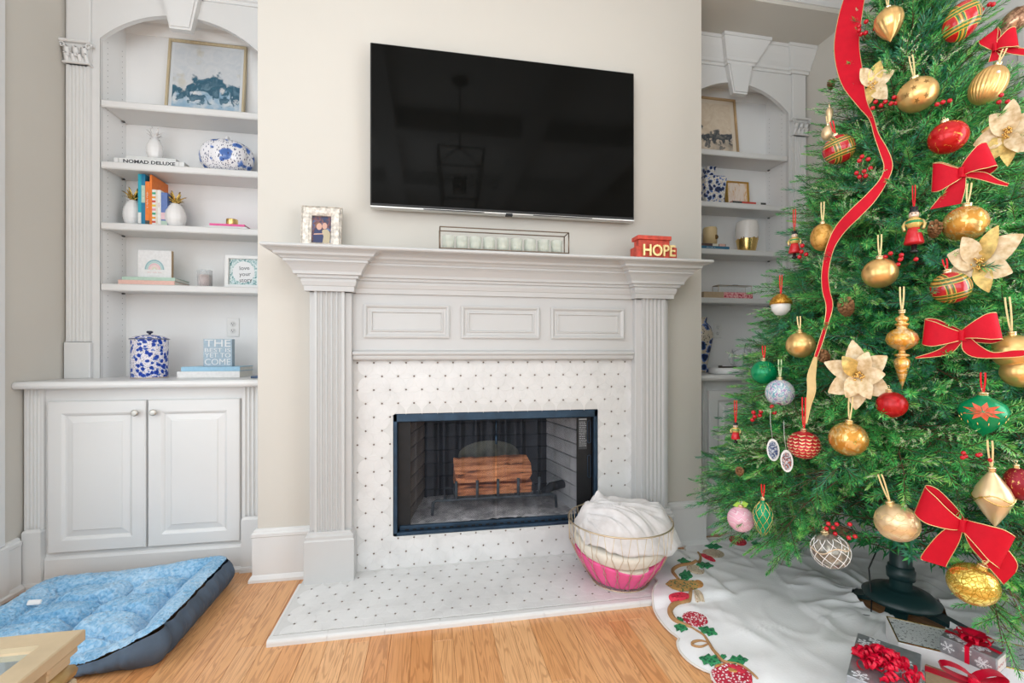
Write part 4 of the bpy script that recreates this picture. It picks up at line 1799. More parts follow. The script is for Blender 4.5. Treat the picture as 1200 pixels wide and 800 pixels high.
# white frame with teal leaves
yf = 2.955
x0, x1 = px(263, yf), px(305, yf)
h = pz(270, 298.3, yf) - ZS4
leafp = stripes_noise('teal_leaf_print', [(0.36, '#3f7b80'), (0.46, '#9ebfc0'), (0.56, '#dfe6e4'), (.68, '#c9dbe0'), (.8, '#7a98b8')], (95, 95, 95), 2, .8, .6)
WF = mat('white_frame', (0.78, 0.78, 0.77), .4, noise=.02)
t, M, p = framed('leaf_wreath_frame', 'white framed print of teal leaves around handwritten words, by the chimney breast', 'picture', x0, x1, yf, ZS4, h, .020, WF, leafp, lean=.04, depth=.03)
b = MB(M)
n = 28
cxx, cyy, rr = 0.0, h * .5, h * .31
b.prism([(cxx + rr * math.cos(2 * PI * k / n), cyy + rr * 1.05 * math.sin(2 * PI * k / n)) for k in range(n)], -.0142, -.0132)
b.build('white_medallion', mat('print_white', (0.76, 0.77, 0.78), .6), t)
for k, w in enumerate(('love', 'your', 'story')):
    text_mesh('lettering', w, .034, DARKINK, t, M @ Matrix.Translation((.004 + .004 * k, h * .62 - k * .036, -.0130)) @ Matrix.Rotation(.08, 4, 'Z'), .0003)

# ---------------- left counter
ZC = CT + .0005
yk = 2.885
xc = px(175.5, yk)
rc = (px(195.6, yk) - px(155.5, yk)) / 2 * 1.0
BW_C = blue_white('blue_flower_enamel', 44, .50, '#1b3fa6', '#e9e3ea')
can = thing('enamel_canister', 'blue and white flowered enamel canister with lid on the left counter', 'canister', (xc, yk, ZC))
hb = pz(175, 398, yk) - CT
b = MB(TR((xc, yk, ZC)))
b.lathe([(0, 0), (rc * .97, 0), (rc, .004), (rc, hb - .004), (rc + .002, hb), (rc * .9, hb), (0, hb - .002)], 40)
b.build('body', BW_C, can)
b = MB(TR((xc, yk, ZC + .001)))
b.lathe([(rc * .96, -.001), (rc * 1.0, -.0005), (rc * 1.005, .003), (rc * .995, .006)], 40, caps=False)
b.build('base_rim', mat('tan_rim', (0.55, 0.45, 0.36), .4), can)
b = MB(TR((xc, yk, ZC + hb)))
b.lathe([(0, .0005), (rc * 1.06, .0005), (rc * 1.08, .003), (rc * 1.05, .007), (rc * .75, .020), (rc * .3, .027), (0, .029)], 40)
lid = b.build('lid', BW_C, can)
b = MB(TR((xc, yk, ZC + hb)))
b.lathe([(rc * 1.062, .0005), (rc * 1.088, .003), (rc * 1.062, .0062)], 40, caps=False)
b.build('lid_rim', mat('slate_blue_rim', (0.10, 0.12, 0.18), .3), lid)
b = MB(TR((xc, yk, ZC + hb + .028)))
b.lathe([(.006, 0), (.006, .006), (.014, .010), (.016, .016), (.011, .021), (0, .022)], 18)
b.build('lid_knob', mat('navy_knob', (0.02, 0.025, 0.06), .25), lid)
# books under the block sign
y = 2.83
SKY = plainmat('sky_blue_cover', (0.30, 0.52, 0.68), .4)
za = ZC + (pz(240, 433.6, y) - pz(240, 441, y))
zb = za + .026
SAGE = plainmat('sage_pages', (0.45, 0.50, 0.40), .6)
flat_book('white_book', 'flat white book at the bottom of the pair on the left counter', px(207.5, y), px(281, y), y, .20, ZC, za, plainmat('plain_white_cover', (.78, .77, .76), .5))
flat_book('sky_blue_book', 'flat sky blue book under the block sign on the left counter', px(212, y), px(281, y), y + .002, .20, za + .0004, zb, SKY)
y2 = y + .05
bs = thing('block_sign', 'pale blue block sign with raised white words on the sky blue book', 'sign', (px(255, y2), y2, zb))
x0, x1 = px(238.3, y2), px(271.8, y2)
h = pz(255, 397.0, y2) - zb
b = MB()
b.box(x0, x1, y2, y2 + .04, zb + .0005, zb + h, .001)
b.build('block', plainmat('dusty_blue_wood', (0.36, 0.46, 0.54), .6, noise=.12), bs)
SW = mat('sign_white', (0.76, 0.77, 0.77), .6)
wd = x1 - x0
for txt, zc_, hh, sx in (('THE', .83, .38, 1.25), ('BEST IS', .585, .20, 1.04), ('YET TO', .40, .23, 1.02), ('COME', .155, .32, 1.0)):
    o = text_mesh('lettering', txt, h * hh, SW, bs, XZ(y2) @ Matrix.Translation(((x0 + x1) / 2, zb + h * zc_, 0)), .0012, font_scale_x=1)
    xs = [v.co.x for v in o.data.vertices]
    k = wd * .90 / (max(xs) - min(xs))
    mid = (max(xs) + min(xs)) / 2
    for v in o.data.vertices:
        v.co.x = (v.co.x - mid) * k + ((x0 + x1) / 2 - WL[bs].x)
b = MB()
b.box(px(293.5, 2.72), px(293.5, 2.72) + .10, 2.72, 2.80, ZC, ZC + .012, .002)
o = b.build('navy_case', plainmat('navy_pattern', (0.05, 0.09, 0.17), .5, noise=.6, nscale=120), None, origin=(-.9, 2.76, ZC))
tag(o, 'corner of a small navy patterned case beside the chimney breast', 'case')

# ================================================================ MANTEL
ZM = 1.6610
yf = 2.415
x0, x1 = px(351.5, yf), px(399.5, yf)
h = pz(375, 239, yf) - ZM
SILVER = mat('hammered_silver', (0.66, 0.60, 0.53), .32, .8, noise=.35, nscale=55, bump=.8, bscale=160)
PHOTO = stripes_noise('snapshot_backdrop', [(.3, '#23395f'), (.45, '#3f3a52'), (.55, '#7d4a44'), (.68, '#3b6a9c'), (.8, '#9db9cf')], (38, 38, 38), 3, .6, .35)
t, M, p = framed('photo_frame', 'silver textured photo frame with a snapshot of a couple, left end of the mantel', 'photo frame', x0, x1, yf, ZM, h, .052, SILVER, PHOTO, lean=.12, depth=.02)
b = MB(M)
wd = x1 - x0
b.molding([(-wd / 2, 0), (wd / 2, 0), (wd / 2, h), (-wd / 2, h)], [(-.002, .0), (-.012, .008), (-.036, .009), (-.050, .001)], closed=True)
b.build('raised_border', SILVER, t)


def blob(pts, zz, m, name):
    b = MB(M)
    b.prism(pts, zz, zz + .0006)
    o = b.build(name, m, t)
    return o


def oval(cx, cy, rx, ry, n=16):
    return [(cx + rx * math.cos(2 * PI * k / n), cy + ry * math.sin(2 * PI * k / n)) for k in range(n)]


FL = mat('print_skin', (0.62, 0.36, 0.28), .5)
ph = h - .104
z0 = .052
blob([(-.036, z0), (.005, z0), (.010, z0 + ph * .25), (-.002, z0 + ph * .50), (-.030, z0 + ph * .52), (-.042, z0 + ph * .32)], -.0094, mat('print_navy', (.035, .045, .12), .5), 'printed_figure')
blob([(.004, z0), (.040, z0), (.042, z0 + ph * .38), (.028, z0 + ph * .53), (.004, z0 + ph * .50), (-.002, z0 + ph * .25)], -.0096, mat('print_khaki', (.50, .42, .28), .5), 'printed_figure')
blob(oval(-.012, z0 + ph * .62, .013, .018), -.0090, FL, 'printed_face')
blob(oval(.014, z0 + ph * .65, .012, .017), -.0090, FL, 'printed_face')
blob(oval(-.016, z0 + ph * .67, .016, .017), -.0093, mat('print_hair', (.22, .10, .06), .5), 'printed_hair')
blob([(-.038, z0 + ph * .30), (.008, z0 + ph * .33), (.008, z0 + ph * .37), (-.036, z0 + ph * .35)], -.0088, FL, 'printed_arm')

# wire tray of nine candles
ya, yb2 = 2.237, 2.315
x0, x1 = px(515.5, ya), px(666.5, ya)
zt = pz(590, 269, ya)
tr = thing('candle_tray', 'long bronze wire tray holding a row of votive candles on the mantel', 'tray', ((x0 + x1) / 2, (ya + yb2) / 2, ZM))
WIRE = mat('bronze_wire', (0.20, 0.15, 0.11), .4, .9, noise=.15)
b = MB()
b.box(x0, x1, ya, yb2, ZM, ZM + .006, .001)
b.build('tray_base', WIRE, tr)
b = MB()
for zz in (ZM + .006, zt):
    b.tube([(x0, ya, zz), (x1, ya, zz), (x1, yb2, zz), (x0, yb2, zz)], .0032, 6, closed=True, smooth=False)
for xx in (x0, x1):
    for yy in (ya, yb2):
        b.tube([(xx, yy, ZM), (xx, yy, zt)], .0032, 6)
b.build('wire_frame', WIRE, tr)
VG = thin_glass('votive_glass', (0.78, 0.82, 0.72), .32)
WAX = mat('white_wax', (0.86, 0.87, 0.80), .4, noise=.02)
WAX.node_tree.nodes['Principled BSDF'].inputs['Subsurface Weight'].default_value = .0
order = ['first (leftmost)', 'second', 'third', 'fourth', 'middle (fifth)', 'sixth', 'seventh', 'eighth', 'ninth (rightmost)']
proto = None
ym = (ya + yb2) / 2
us = [525.5, 541.3, 557.2, 573.2, 589.4, 605.2, 621.0, 636.8, 652.3]
for k, u in enumerate(us):
    xc = px(u, ym)
    if proto is None:
        proto = thing('votive_candle', '', 'candle', (xc, ym, ZM + .0065), 'votive candles in the mantel tray')
        b = MB(TR((xc, ym, ZM + .0065)))
        b.lathe([(0, 0), (.026, 0), (.029, .003), (.031, .068), (.029, .068), (.027, .005), (0, .005)], 24)
        b.build('glass_cup', VG, proto)
        b = MB(TR((xc, ym, ZM + .0065)))
        b.lathe([(0, .0055), (.0262, .0055), (.0282, .050), (0, .049)], 20)
        b.build('wax', WAX, proto)
        b = MB(TR((xc, ym, ZM + .0065)))
        b.tube([(0, 0, .049), (.0008, 0, .058)], .001, 5)
        b.build('wick', DARKINK, proto)
        c = proto
    else:
        c = proto.copy()
        COL.objects.link(c)
        c.location = (xc, ym, ZM + .0065)
        for ch in list(proto.children):
            d = ch.copy()
            COL.objects.link(d)
            d.parent = c
    c['label'] = 'white votive candle in glass, %s from the left in the bronze wire tray' % order[k].split(' ')[0] if k not in (0, 4, 8) else \
        {0: 'white votive candle at the left end of the bronze wire tray', 4: 'white votive candle in the middle of the nine in the bronze tray', 8: 'white votive candle at the right end of the bronze wire tray'}[k]

# HOPE block: red wooden crate shape with gold letters
yh = 2.30
hx = thing('hope_block', 'red stepped wooden block with gold letters HOPE, right end of the mantel', 'ornament', (px(767, yh), yh, ZM))
HR = plainmat('weathered_red', (0.60, 0.075, 0.045), .6, noise=.3, nscale=30)
x0, x1 = px(749.5, yh), px(786.5, yh)
zl = ZM + .080
zt = pz(767, 276, yh)
b = MB()
b.box(x0 - .020, x1 + .034, yh - .002, yh + .075, ZM, zl - .006, .002)
b.build('lower_block', HR, hx)
b = MB()
b.box(x0, x1 - .004, yh + .008, yh + .068, zl - .006, zt - .022, .002)
b.build('upper_block', HR, hx)
b = MB()
b.box(x0 - .010, x1 + .002, yh - .002, yh + .078, zt - .022, zt, .002)
b.build('lid', HR, hx)
GL = mat('pale_gold_letters', (0.86, 0.66, 0.30), .35, .5, noise=.05)
cxh = (px(752, yh) + px(789.5, yh)) / 2
word = text_mesh('lettering', 'HOPE', .086, GL, hx, XZ(yh - .012) @ Matrix.Translation((cxh, ZM + .049, 0)), .006, bold=.0014)
xs = [v.co.x for v in word.data.vertices]
k = (px(789.5, yh) - px(752, yh)) / (max(xs) - min(xs))
for v in word.data.vertices:
    v.co.x = v.co.x * k + (cxh - WL[hx].x) * (1 - k)

# ================================================================ RIGHT BOOKCASE
S = SHZ['right']
y = 3.04
x1 = px(867.5, y)
x0 = x1 - .36
h = pz(860, 116.5, 3.10) - S[0]
art = watercolour('grey_cliffs_print', h - .09, [(.3, '#e2d2bd'), (.7, '#d3bfa6')], [(.3, '#5a5f66'), (.5, '#3f454c'), (.7, '#8b8680')],
                  [(.35, '#e3d6c6'), (.5, '#c9b8a4'), (.65, '#9a938a')], '#b98d52', 7.7, .42)
framed('framed_painting', 'framed grey and tan painting leaning on the top shelf of the right bookcase', 'picture', x0, x1, y, S[0], h, .014, mat('tan_wood_frame', (0.50, 0.34, 0.18), .5, noise=.15), art,
       lean=.11, mat_w=.03, matm=mat('warm_mat', (0.72, 0.62, 0.50), .8), depth=.024)
# square ginger jar
BW_J = blue_white('ink_blue_jar_glaze', 34, .47, '#16284f', '#d9d4cc')
yj = 3.02
xr = px(843, yj)
jw = .17
jc = xr - jw / 2
jz = S[1] + .0005
jt = thing('square_jar', 'square blue and white lidded jar half behind the chimney breast, right bookcase', 'jar', (jc, yj, jz))


def sq(b, prof, n=4):
    pr = [(r * math.sqrt(2), z) for r, z in prof]
    b.lathe(pr, 4, M=TR((jc, yj, jz), PI / 4), smooth=False)


hb = pz(838, 211, yj) - S[1]
b = MB()
sq(b, [(jw * .40, 0), (jw * .42, .004), (jw * .5, hb * .93), (jw * .48, hb), (jw * .25, hb + .006)])
b.build('body', BW_J, jt)
hl = pz(828, 197, yj) - S[1]
b = MB()
sq(b, [(jw * .20, hb + .0055), (jw * .20, hb + .020), (jw * .17, hb + .026), (jw * .19, hl - .01), (jw * .22, hl), (0, hl + .001)])
b.build('lid', BW_J, jt)
# small gold framed picture and two books
y = 2.955
zb = S[1] + .0005
zc_ = zb + .013
flat_book('cream_book', 'flat cream book below the red one on the right bookcase', px(857, y - .01), px(900, y - .01), y - .01, .14, zb, zc_, plainmat('blush_cover', (.74, .58, .50), .5))
RB = plainmat('red_black_cover', (0.55, 0.07, 0.05), .45)
flat_book('red_book', 'flat red and black book on the cream book, right bookcase', px(858.5, y), px(897.5, y), y, .13, zc_ + .0004, zc_ + .020, RB,
          spine2=[(BC['dark'], 0, .28), (BC['white'], .70, .84), (BC['dark'], .84, 1)])
yg = 3.045
x0, x1 = px(853.5, yg), px(879, yg)
zg = S[1] + .0005
pr_ = stripes_noise('willow_print', [(.40, '#ecdfd2'), (.56, '#e6d3c2'), (.62, '#d8a94f'), (.66, '#eadccd')], (60, 60, 12), 3, 1.2, .6)
framed('framed_sketch', 'small gold framed sketch standing behind the red book, right bookcase', 'picture', x0, x1, yg, zg, pz(866, 211.5, yg) - zg, .007, mat('gilt_frame', (0.62, 0.40, 0.10), .35, .7, noise=.1), pr_, lean=.06, depth=.035)
# third shelf: books, candle, gold dipped vase
y = 2.945
z0 = S[2] + .0005
xl = px(822, y) - .07
z1, z2, z3 = z0 + .010, z0 + .030, z0 + .048
flat_book('cream_book', 'flat cream book at the bottom of the stack by the chimney breast, right bookcase', xl, px(854.5, y), y, .15, z0, z1, plainmat('peach_cover', (.72, .52, .38), .5))
flat_book('blue_book', 'flat blue book in the middle of the stack, right bookcase', xl, px(855, y), y + .002, .145, z1 + .0003, z2, plainmat('ocean_cover', (.035, .16, .27), .4), '~14', WHITEINK, tsize=.5)
flat_book('brown_book', 'flat brown and cream book on top of the blue one', xl, px(851, y), y + .004, .14, z2 + .0003, z3, plainmat('umber_cover', (.11, .06, .05), .5), spine2=[(BC['cream'], .60, .78), (SALM, .80, .98)])
yk = y + .06
xc = px(832, yk)
kt = thing('seal_candle', 'cream pillar candle with a dark round seal on the brown book', 'candle', (xc, yk, z3))
rc = (px(839, yk) - px(825, yk)) / 2
hc = pz(832, 266.5, yk) - z3
b = MB(TR((xc, yk, z3 + .0003)))
b.lathe([(0, 0), (rc, 0), (rc, hc - .012), (rc * .9, hc - .003), (rc * .6, hc), (0, hc - .002)], 26)
b.build('wax', mat('cream_pillar_wax', (0.72, 0.55, 0.30), .5, noise=.05), kt)
b = MB(TR((xc + rc * .42, yk - rc * .9, z3 + hc * .40), 0, PI / 2))
b.lathe([(0, 0), (rc * .34, 0), (rc * .34, .003), (0, .004)], 16)
b.build('seal', mat('bronze_seal', (0.18, 0.10, 0.03), .4, .5), kt)
b = MB(TR((xc, yk, z3 + hc)))
b.tube([(0, 0, -.002), (.001, 0, .012)], .001, 5)
b.build('wick', DARKINK, kt)
yv = 2.985
xc = px(875.3, yv)
hv = pz(875, 260, yv) - S[2]
rv = (px(886.5, yv) - px(864.3, yv)) / 2
vt = thing('gold_dipped_vase', 'white vase with a gold dipped lower half on the right bookcase', 'vase', (xc, yv, S[2]))
prof = [(0, 0), (rv * .68, 0), (rv * .70, .003), (rv * .82, hv * .18), (rv * .95, hv * .42)]
prof2 = [(rv * .95, hv * .42), (rv, hv * .60), (rv * .99, hv * .80), (rv * .90, hv * .96), (rv * .86, hv), (rv * .82, hv), (rv * .92, hv * .8), (rv * .9, hv * .45)]
b = MB(TR((xc, yv, S[2] + .0005)))
b.lathe(prof, 36, caps=False)
b.build('gold_dip', GOLD, vt)
b = MB(TR((xc, yv, S[2] + .0005)))
b.lathe(prof2, 36, caps=False)
b.build('upper_body', mat('pearl_glaze', (0.78, 0.74, 0.70), .2, noise=.02), vt)
# gold drips: an uneven edge of leaf
b = MB(TR((xc, yv, S[2] + .0005)))
for k in range(12):
    a = 2 * PI * k / 12
    rr = rv * .965
    hh = hv * (.44 + .05 * math.sin(k * 2.1))
    b.add([(rr * math.cos(a + d), rr * math.sin(a + d), z) for d, z in ((-.22, hv * .40), (.22, hv * .40), (.10, hh), (-.10, hh))], [(0, 1, 2, 3)])
b.build('gold_edge', GOLD, vt, kind='stuff')
# fourth shelf: flowered box with a glass and brass lid
z0 = S[3] + .0005
y = 2.93
fb = thing('flowered_box', 'beige box with a pink flowered front on the fourth shelf of the right bookcase', 'box', (px(862, y), y, z0))
zt = pz(865, 342.5, y)
b = MB()
x0, x1 = px(848.5, y), px(882, y)
b.box(x0 - .16, x1, y + .001, y + .14, z0, zt, .002)
b.build('box_body', plainmat('tan_box', (0.50, 0.37, 0.24), .6), fb)
b = MB()
b.box(x0, x1, y - .0008, y + .001, z0, zt)
b.build('flowered_front', stripes_noise('pink_floral', [(.34, '#a01838'), (.43, '#d9536f'), (.49, '#f0d8cc'), (.56, '#e58a9a'), (.66, '#c03a58')], (55, 55, 55), 2, .3, .6), fb)
ygl = y + .05
gb = thing('glass_trinket_box', 'low glass and brass trinket box lying on the flowered box', 'box', (px(861, ygl), ygl, zt))
x0, x1 = px(842, ygl), px(881, ygl)
zg = zt + .0005
zh = pz(860, 334.5, ygl)
b = MB()
for zz in (zg + .002, zh):
    b.tube([(x0, ygl, zz), (x1, ygl, zz), (x1, ygl + .07, zz), (x0, ygl + .07, zz)], .002, 5, closed=True, smooth=False)
for xx in (x0, x1):
    for yy in (ygl, ygl + .07):
        b.tube([(xx, yy, zg), (xx, yy, zh)], .002, 5)
b.box(x0, x1, ygl, ygl + .07, zh, zh + .003)
b.build('brass_frame', BRASS, gb)
b = MB()
b.box(x0 + .002, x1 - .002, ygl, ygl + .001, zg + .003, zh - .001)
b.build('glass_pane', GLASS, gb)
b = MB(TR((px(862, ygl + .03), ygl + .035, zh + .003)))
b.box(-.022, .022, -.008, .008, 0, .009, .003)
b.build('lid_handle', mat('grey_stone', (0.33, 0.34, 0.34), .5, noise=.1), gb)
# counter: tall vase, round dish with a stick, glass pitcher
z0 = ZC
yv = 2.98
xr = px(833.5, yv)
BW_V = blue_white('old_delft_glaze', 17, .45, '#1c2f5c', '#cfc4b2')
rv = .078
xc = xr - rv
hv = pz(826, 372, yv) - CT
tvz = thing('tall_vase', 'tall blue and cream vase half behind the chimney breast on the right counter', 'vase', (xc, yv, z0))
b = MB(TR((xc, yv, z0)))
b.lathe([(0, 0), (rv * .62, 0), (rv * .66, .012), (rv * .52, .05), (rv * .66, hv * .28), (rv * .98, hv * .60), (rv, hv * .70), (rv * .80, hv * .83), (rv * .42, hv * .91), (rv * .50, hv), (rv * .42, hv), (rv * .34, hv * .92)], 36)
b.build('body', BW_V, tvz)
yd = 2.72
xc = px(852, yd)
rd = (px(870, yd) - px(834, yd)) / 2
dt = thing('round_dish', 'low white round dish at the front of the right counter', 'dish', (xc, yd, z0))
hd = .040
b = MB(TR((xc, yd, z0)))
b.lathe([(0, 0), (rd * .94, 0), (rd, .004), (rd, hd), (rd - .005, hd), (rd - .006, .008), (0, .008)], 36)
b.build('dish_wall', CERAM, dt)
b = MB(TR((xc - .005, yd - .01, z0 + hd + .006), .1))
b.box(-.062, .070, -.006, .006, -.0055, .004, .001)
b.box(-.068, -.045, -.008, .008, -.0055, .010, .002)
o = b.build('dark_stick', mat('dark_brown_wood', (0.05, 0.035, 0.03), .5, noise=.3), None, origin=(xc, yd, z0 + hd))
tag(o, 'dark slender stick lying across the white round dish', 'stick')
yp = 2.88
xc = px(869, yp)
rp = .062
hp = pz(868, 409, yp) - CT
pt = thing('glass_pitcher', 'clear glass pitcher with a handle behind the white dish, beside the tree', 'pitcher', (xc, yp, z0))
b = MB(TR((xc, yp, z0)))
b.lathe([(0, 0), (rp * .72, 0), (rp * .80, .006), (rp * .98, hp * .40), (rp, hp * .75), (rp * 1.02, hp), (rp * .97, hp), (rp * .95, hp * .7), (rp * .72, .012), (0, .010)], 32)
b.build('glass_body', GLASS, pt)
b = MB()
b.tube([(xc - rp * .98, yp, z0 + hp * .82), (xc - rp * 1.45, yp, z0 + hp * .84), (xc - rp * 1.62, yp, z0 + hp * .62), (xc - rp * 1.3, yp, z0 + hp * .36), (xc - rp * .96, yp, z0 + hp * .30)], .006, 8)
b.build('handle', GLASS, pt)
b = MB()
b.tube([(xc + .01, yp, z0 + .02), (xc + .03, yp, z0 + hp + .035)], .003, 6)
o = b.build('stirring_stick', mat('steel_stick', (.2, .2, .2), .3, .8), None, origin=(xc, yp, z0))
tag(o, 'thin dark stirring stick standing in the glass pitcher', 'stick')
# ================================================================ DOG BED
def fleece_mat(name, cols, scale=70, bump=.9):
    m = bpy.data.materials.new(name)
    nt = NT(m)
    c = nt.coord('Object', (scale, scale, scale))
    t = nt.n('ShaderNodeTexNoise')
    t.inputs['Scale'].default_value = 1.0
    t.inputs['Detail'].default_value = 3
    t.inputs['Distortion'].default_value = .6
    nt.l(c, t.inputs['Vector'])
    c2 = nt.coord('Object', (5, 5, 5))
    t2 = nt.n('ShaderNodeTexNoise')
    t2.inputs['Scale'].default_value = 1.0
    nt.l(c2, t2.inputs['Vector'])
    f = nt.math('ADD', nt.math('MULTIPLY', t.outputs[0], .6), nt.math('MULTIPLY', t2.outputs[0], .4))
    nt.l(nt.ramp(f, cols), nt.b.inputs['Base Color'])
    nt.b.inputs['Roughness'].default_value = .9
    nt.b.inputs['Sheen Weight'].default_value = .3
    nt.bump(t.outputs[0], bump, .012)
    return m


FLEECE = fleece_mat('blue_fleece', [(.32, '#4b8fbd'), (.46, '#7db3d9'), (.56, '#9fc8e6'), (.70, '#bcdaf0')])
NAVY = mat('slate_navy_cloth', (0.062, 0.092, 0.135), .7, noise=.25, nscale=9, bump=.35, bscale=26)
bx0, bx1, by0, by1 = -1.76, -.985, 1.885, 2.515
bed = thing('dog_bed', 'blue fleece dog bed with slate navy sides on the floor before the left cabinet', 'dog bed', ((bx0 + bx1) / 2, (by0 + by1) / 2, 0))
CR_ = .055


def rim_h(x, y):
    """height of the bolster along the rim"""
    fx = (x - bx0) / (bx1 - bx0)
    fy = (y - by0) / (by1 - by0)
    right = .150
    back = .150 - .050 * (1 - fx) + (-.012 * math.sin(PI * fx))
    left = .112
    front = .034 + .112 * max(0, (fx - .74) / .26) ** 1.3 + .06 * max(0, (.22 - fx) / .22)
    w = [(1 - fx) ** 5, fx ** 5, (1 - fy) ** 5, fy ** 5]
    v = [left, right, front, back]
    wv = [max(k, 1e-6) for k in w]
    return sum(a * b for a, b in zip(wv, v)) / sum(wv)


_r = random.Random(11)
NX, NY = 150, 124
vs = []
for j in range(NY + 1):
    for i in range(NX + 1):
        x = bx0 + (bx1 - bx0) * i / NX
        y = by0 + (by1 - by0) * j / NY
        dx, dy = min(x - bx0, bx1 - x), min(y - by0, by1 - y)
        # rounded corners: pull the corner inwards
        if dx < CR_ and dy < CR_:
            q = math.hypot(CR_ - dx, CR_ - dy)
            d = CR_ - q
        else:
            d = min(dx, dy)
        H = rim_h(x, y)
        W = .125 - .055 * max(0, 1 - (y - by0) / .12)
        fx, fy = (x - bx0) / (bx1 - bx0), (y - by0) / (by1 - by0)
        u_, v_ = (fx - .15) / .70, (fy - .17) / .68
        uu, vv = min(1, max(0, u_)), min(1, max(0, v_))
        seam_u = abs(math.sin(PI * 2 * uu + .35 * math.sin(vv * 5)))
        seam_v = abs(math.sin(PI * 3 * vv + .30 * math.sin(uu * 6 + 1)))
        puff = .022 + .078 * (min(1, seam_u * 1.7) ** .55) * (min(1, seam_v * 1.7) ** .55) + .010 * noise.noise((x * 9, y * 9, 2))
        if d < W:
            t = max(0, d) / W
            prof = math.sqrt(max(0, 1 - ((t - .30) / .70) ** 2)) if t > .30 else 1 - .10 * ((.30 - t) / .30) ** 2
            z = max(puff * min(1, (t - .55) / .45 + .35) if t > .55 else 0, H * prof)
        else:
            z = puff
        z += _r.uniform(-.0030, .0030) + .008 * noise.noise((x * 14, y * 14, 7))
        if d < 0:            # outside the rounded corner: fold on to the rim
            k = CR_ / (CR_ - d)
            cxn = bx0 + CR_ if x < (bx0 + bx1) / 2 else bx1 - CR_
            cyn = by0 + CR_ if y < (by0 + by1) / 2 else by1 - CR_
            x, y = cxn + (x - cxn) * k, cyn + (y - cyn) * k
            z = H * .9
        vs.append((x + _r.uniform(-.0012, .0012), y + _r.uniform(-.0012, .0012), z))
b = MB()
fs = []
w_ = NX + 1
for j in range(NY):
    for i in range(NX):
        fs.append((j * w_ + i, j * w_ + i + 1, (j + 1) * w_ + i + 1, (j + 1) * w_ + i))
b.add(vs, fs, 0, True)
b.build('fleece_lining', FLEECE, bed)
# outer cloth wall, bulging, with a gathered corner seam
rimp = []
per = [(bx0 + CR_, by0), (bx1 - CR_, by0)]


def rim_point(s):
    Lx, Ly = bx1 - bx0 - 2 * CR_, by1 - by0 - 2 * CR_
    A = PI * CR_ / 2
    tot = 2 * (Lx + Ly) + 4 * A
    d = (s % 1) * tot
    segs = [('l', bx0 + CR_, by0, 1, 0, Lx), ('a', bx1 - CR_, by0 + CR_, -PI / 2, 0, A), ('l', bx1, by0 + CR_, 0, 1, Ly), ('a', bx1 - CR_, by1 - CR_, 0, 0, A),
            ('l', bx1 - CR_, by1, -1, 0, Lx), ('a', bx0 + CR_, by1 - CR_, PI / 2, 0, A), ('l', bx0, by1 - CR_, 0, -1, Ly), ('a', bx0 + CR_, by0 + CR_, PI, 0, A)]
    for k, x, y, p, q, L in segs:
        if d <= L:
            if k == 'l':
                return x + p * d, y + q * d, q, -p
            a = p + d / CR_
            return x + CR_ * math.cos(a), y + CR_ * math.sin(a), math.cos(a), math.sin(a)
        d -= L
    return bx0 + CR_, by0, 0, -1


b = MB()
NS, NV = 260, 9
ws = []
for j in range(NV + 1):
    t = j / NV
    for i in range(NS):
        x, y, nx, ny = rim_point(i / NS)
        H = rim_h(x, y)
        seam = abs((i / NS) - .2790)
        g = math.exp(-(seam / .004) ** 2)
        bul = .034 * math.sin(PI * min(1, t * .93)) - .016 * g
        wr = .004 * math.sin(i * 1.9 + t * 3) * math.sin(PI * t) + .003 * math.sin(i * .83 + 1.3)
        bul += wr
        ws.append((x + nx * bul, y + ny * bul, H * .84 * t + .001))
fs = []
for j in range(NV):
    for i in range(NS):
        k = (i + 1) % NS
        fs.append((j * NS + i, j * NS + k, (j + 1) * NS + k, (j + 1) * NS + i))
b.add(ws, fs, 0, True)
b.build('outer_wall', NAVY, bed)
p = onZ(40, 706, .10)
b = MB(TR((p.x, p.y, .098), .5, .45, .25))
b.box(-.022, .022, -.013, .013, 0, .010, .004)
b.build('care_tag', mat('white_tag', (0.80, 0.80, 0.80), .7), bed)

# ================================================================ COFFEE TABLE CORNER
ZTAB = .45
tx, ty = -.868, 1.347
TAN = mat('champagne_gold_wood', (0.52, 0.40, 0.25), .38, .15, noise=.08, nscale=14)
GOLDW = mat('gilded_turning', (0.48, 0.32, 0.13), .35, .45, noise=.1, nscale=20)
ct = thing('coffee_table', 'champagne gold coffee table with an inset mirror top, its corner near the dog bed', 'table', (tx - .45, ty - .30, 0))
b = MB(TR((0, 0, 0)))
X0, Y0 = tx - .95, ty - .62
b.molding([(X0, Y0), (tx, Y0), (tx, ty), (X0, ty)],
          [(-.066, ZTAB - .020), (-.058, ZTAB - .012), (-.058, ZTAB), (-.003, ZTAB), (0, ZTAB - .003), (0, ZTAB - .028), (-.008, ZTAB - .034), (-.066, ZTAB - .034), (-.066, ZTAB - .020)], closed=True)
b.build('top_frame', TAN, ct)
MIR = mat('pale_mirror_glass', (0.62, 0.72, 0.76), .05, .9)
b = MB()
b.box(X0 + .058, tx - .058, Y0 + .058, ty - .058, ZTAB - .026, ZTAB - .016, .001)
b.build('glass_inset', MIR, ct)
b = MB()
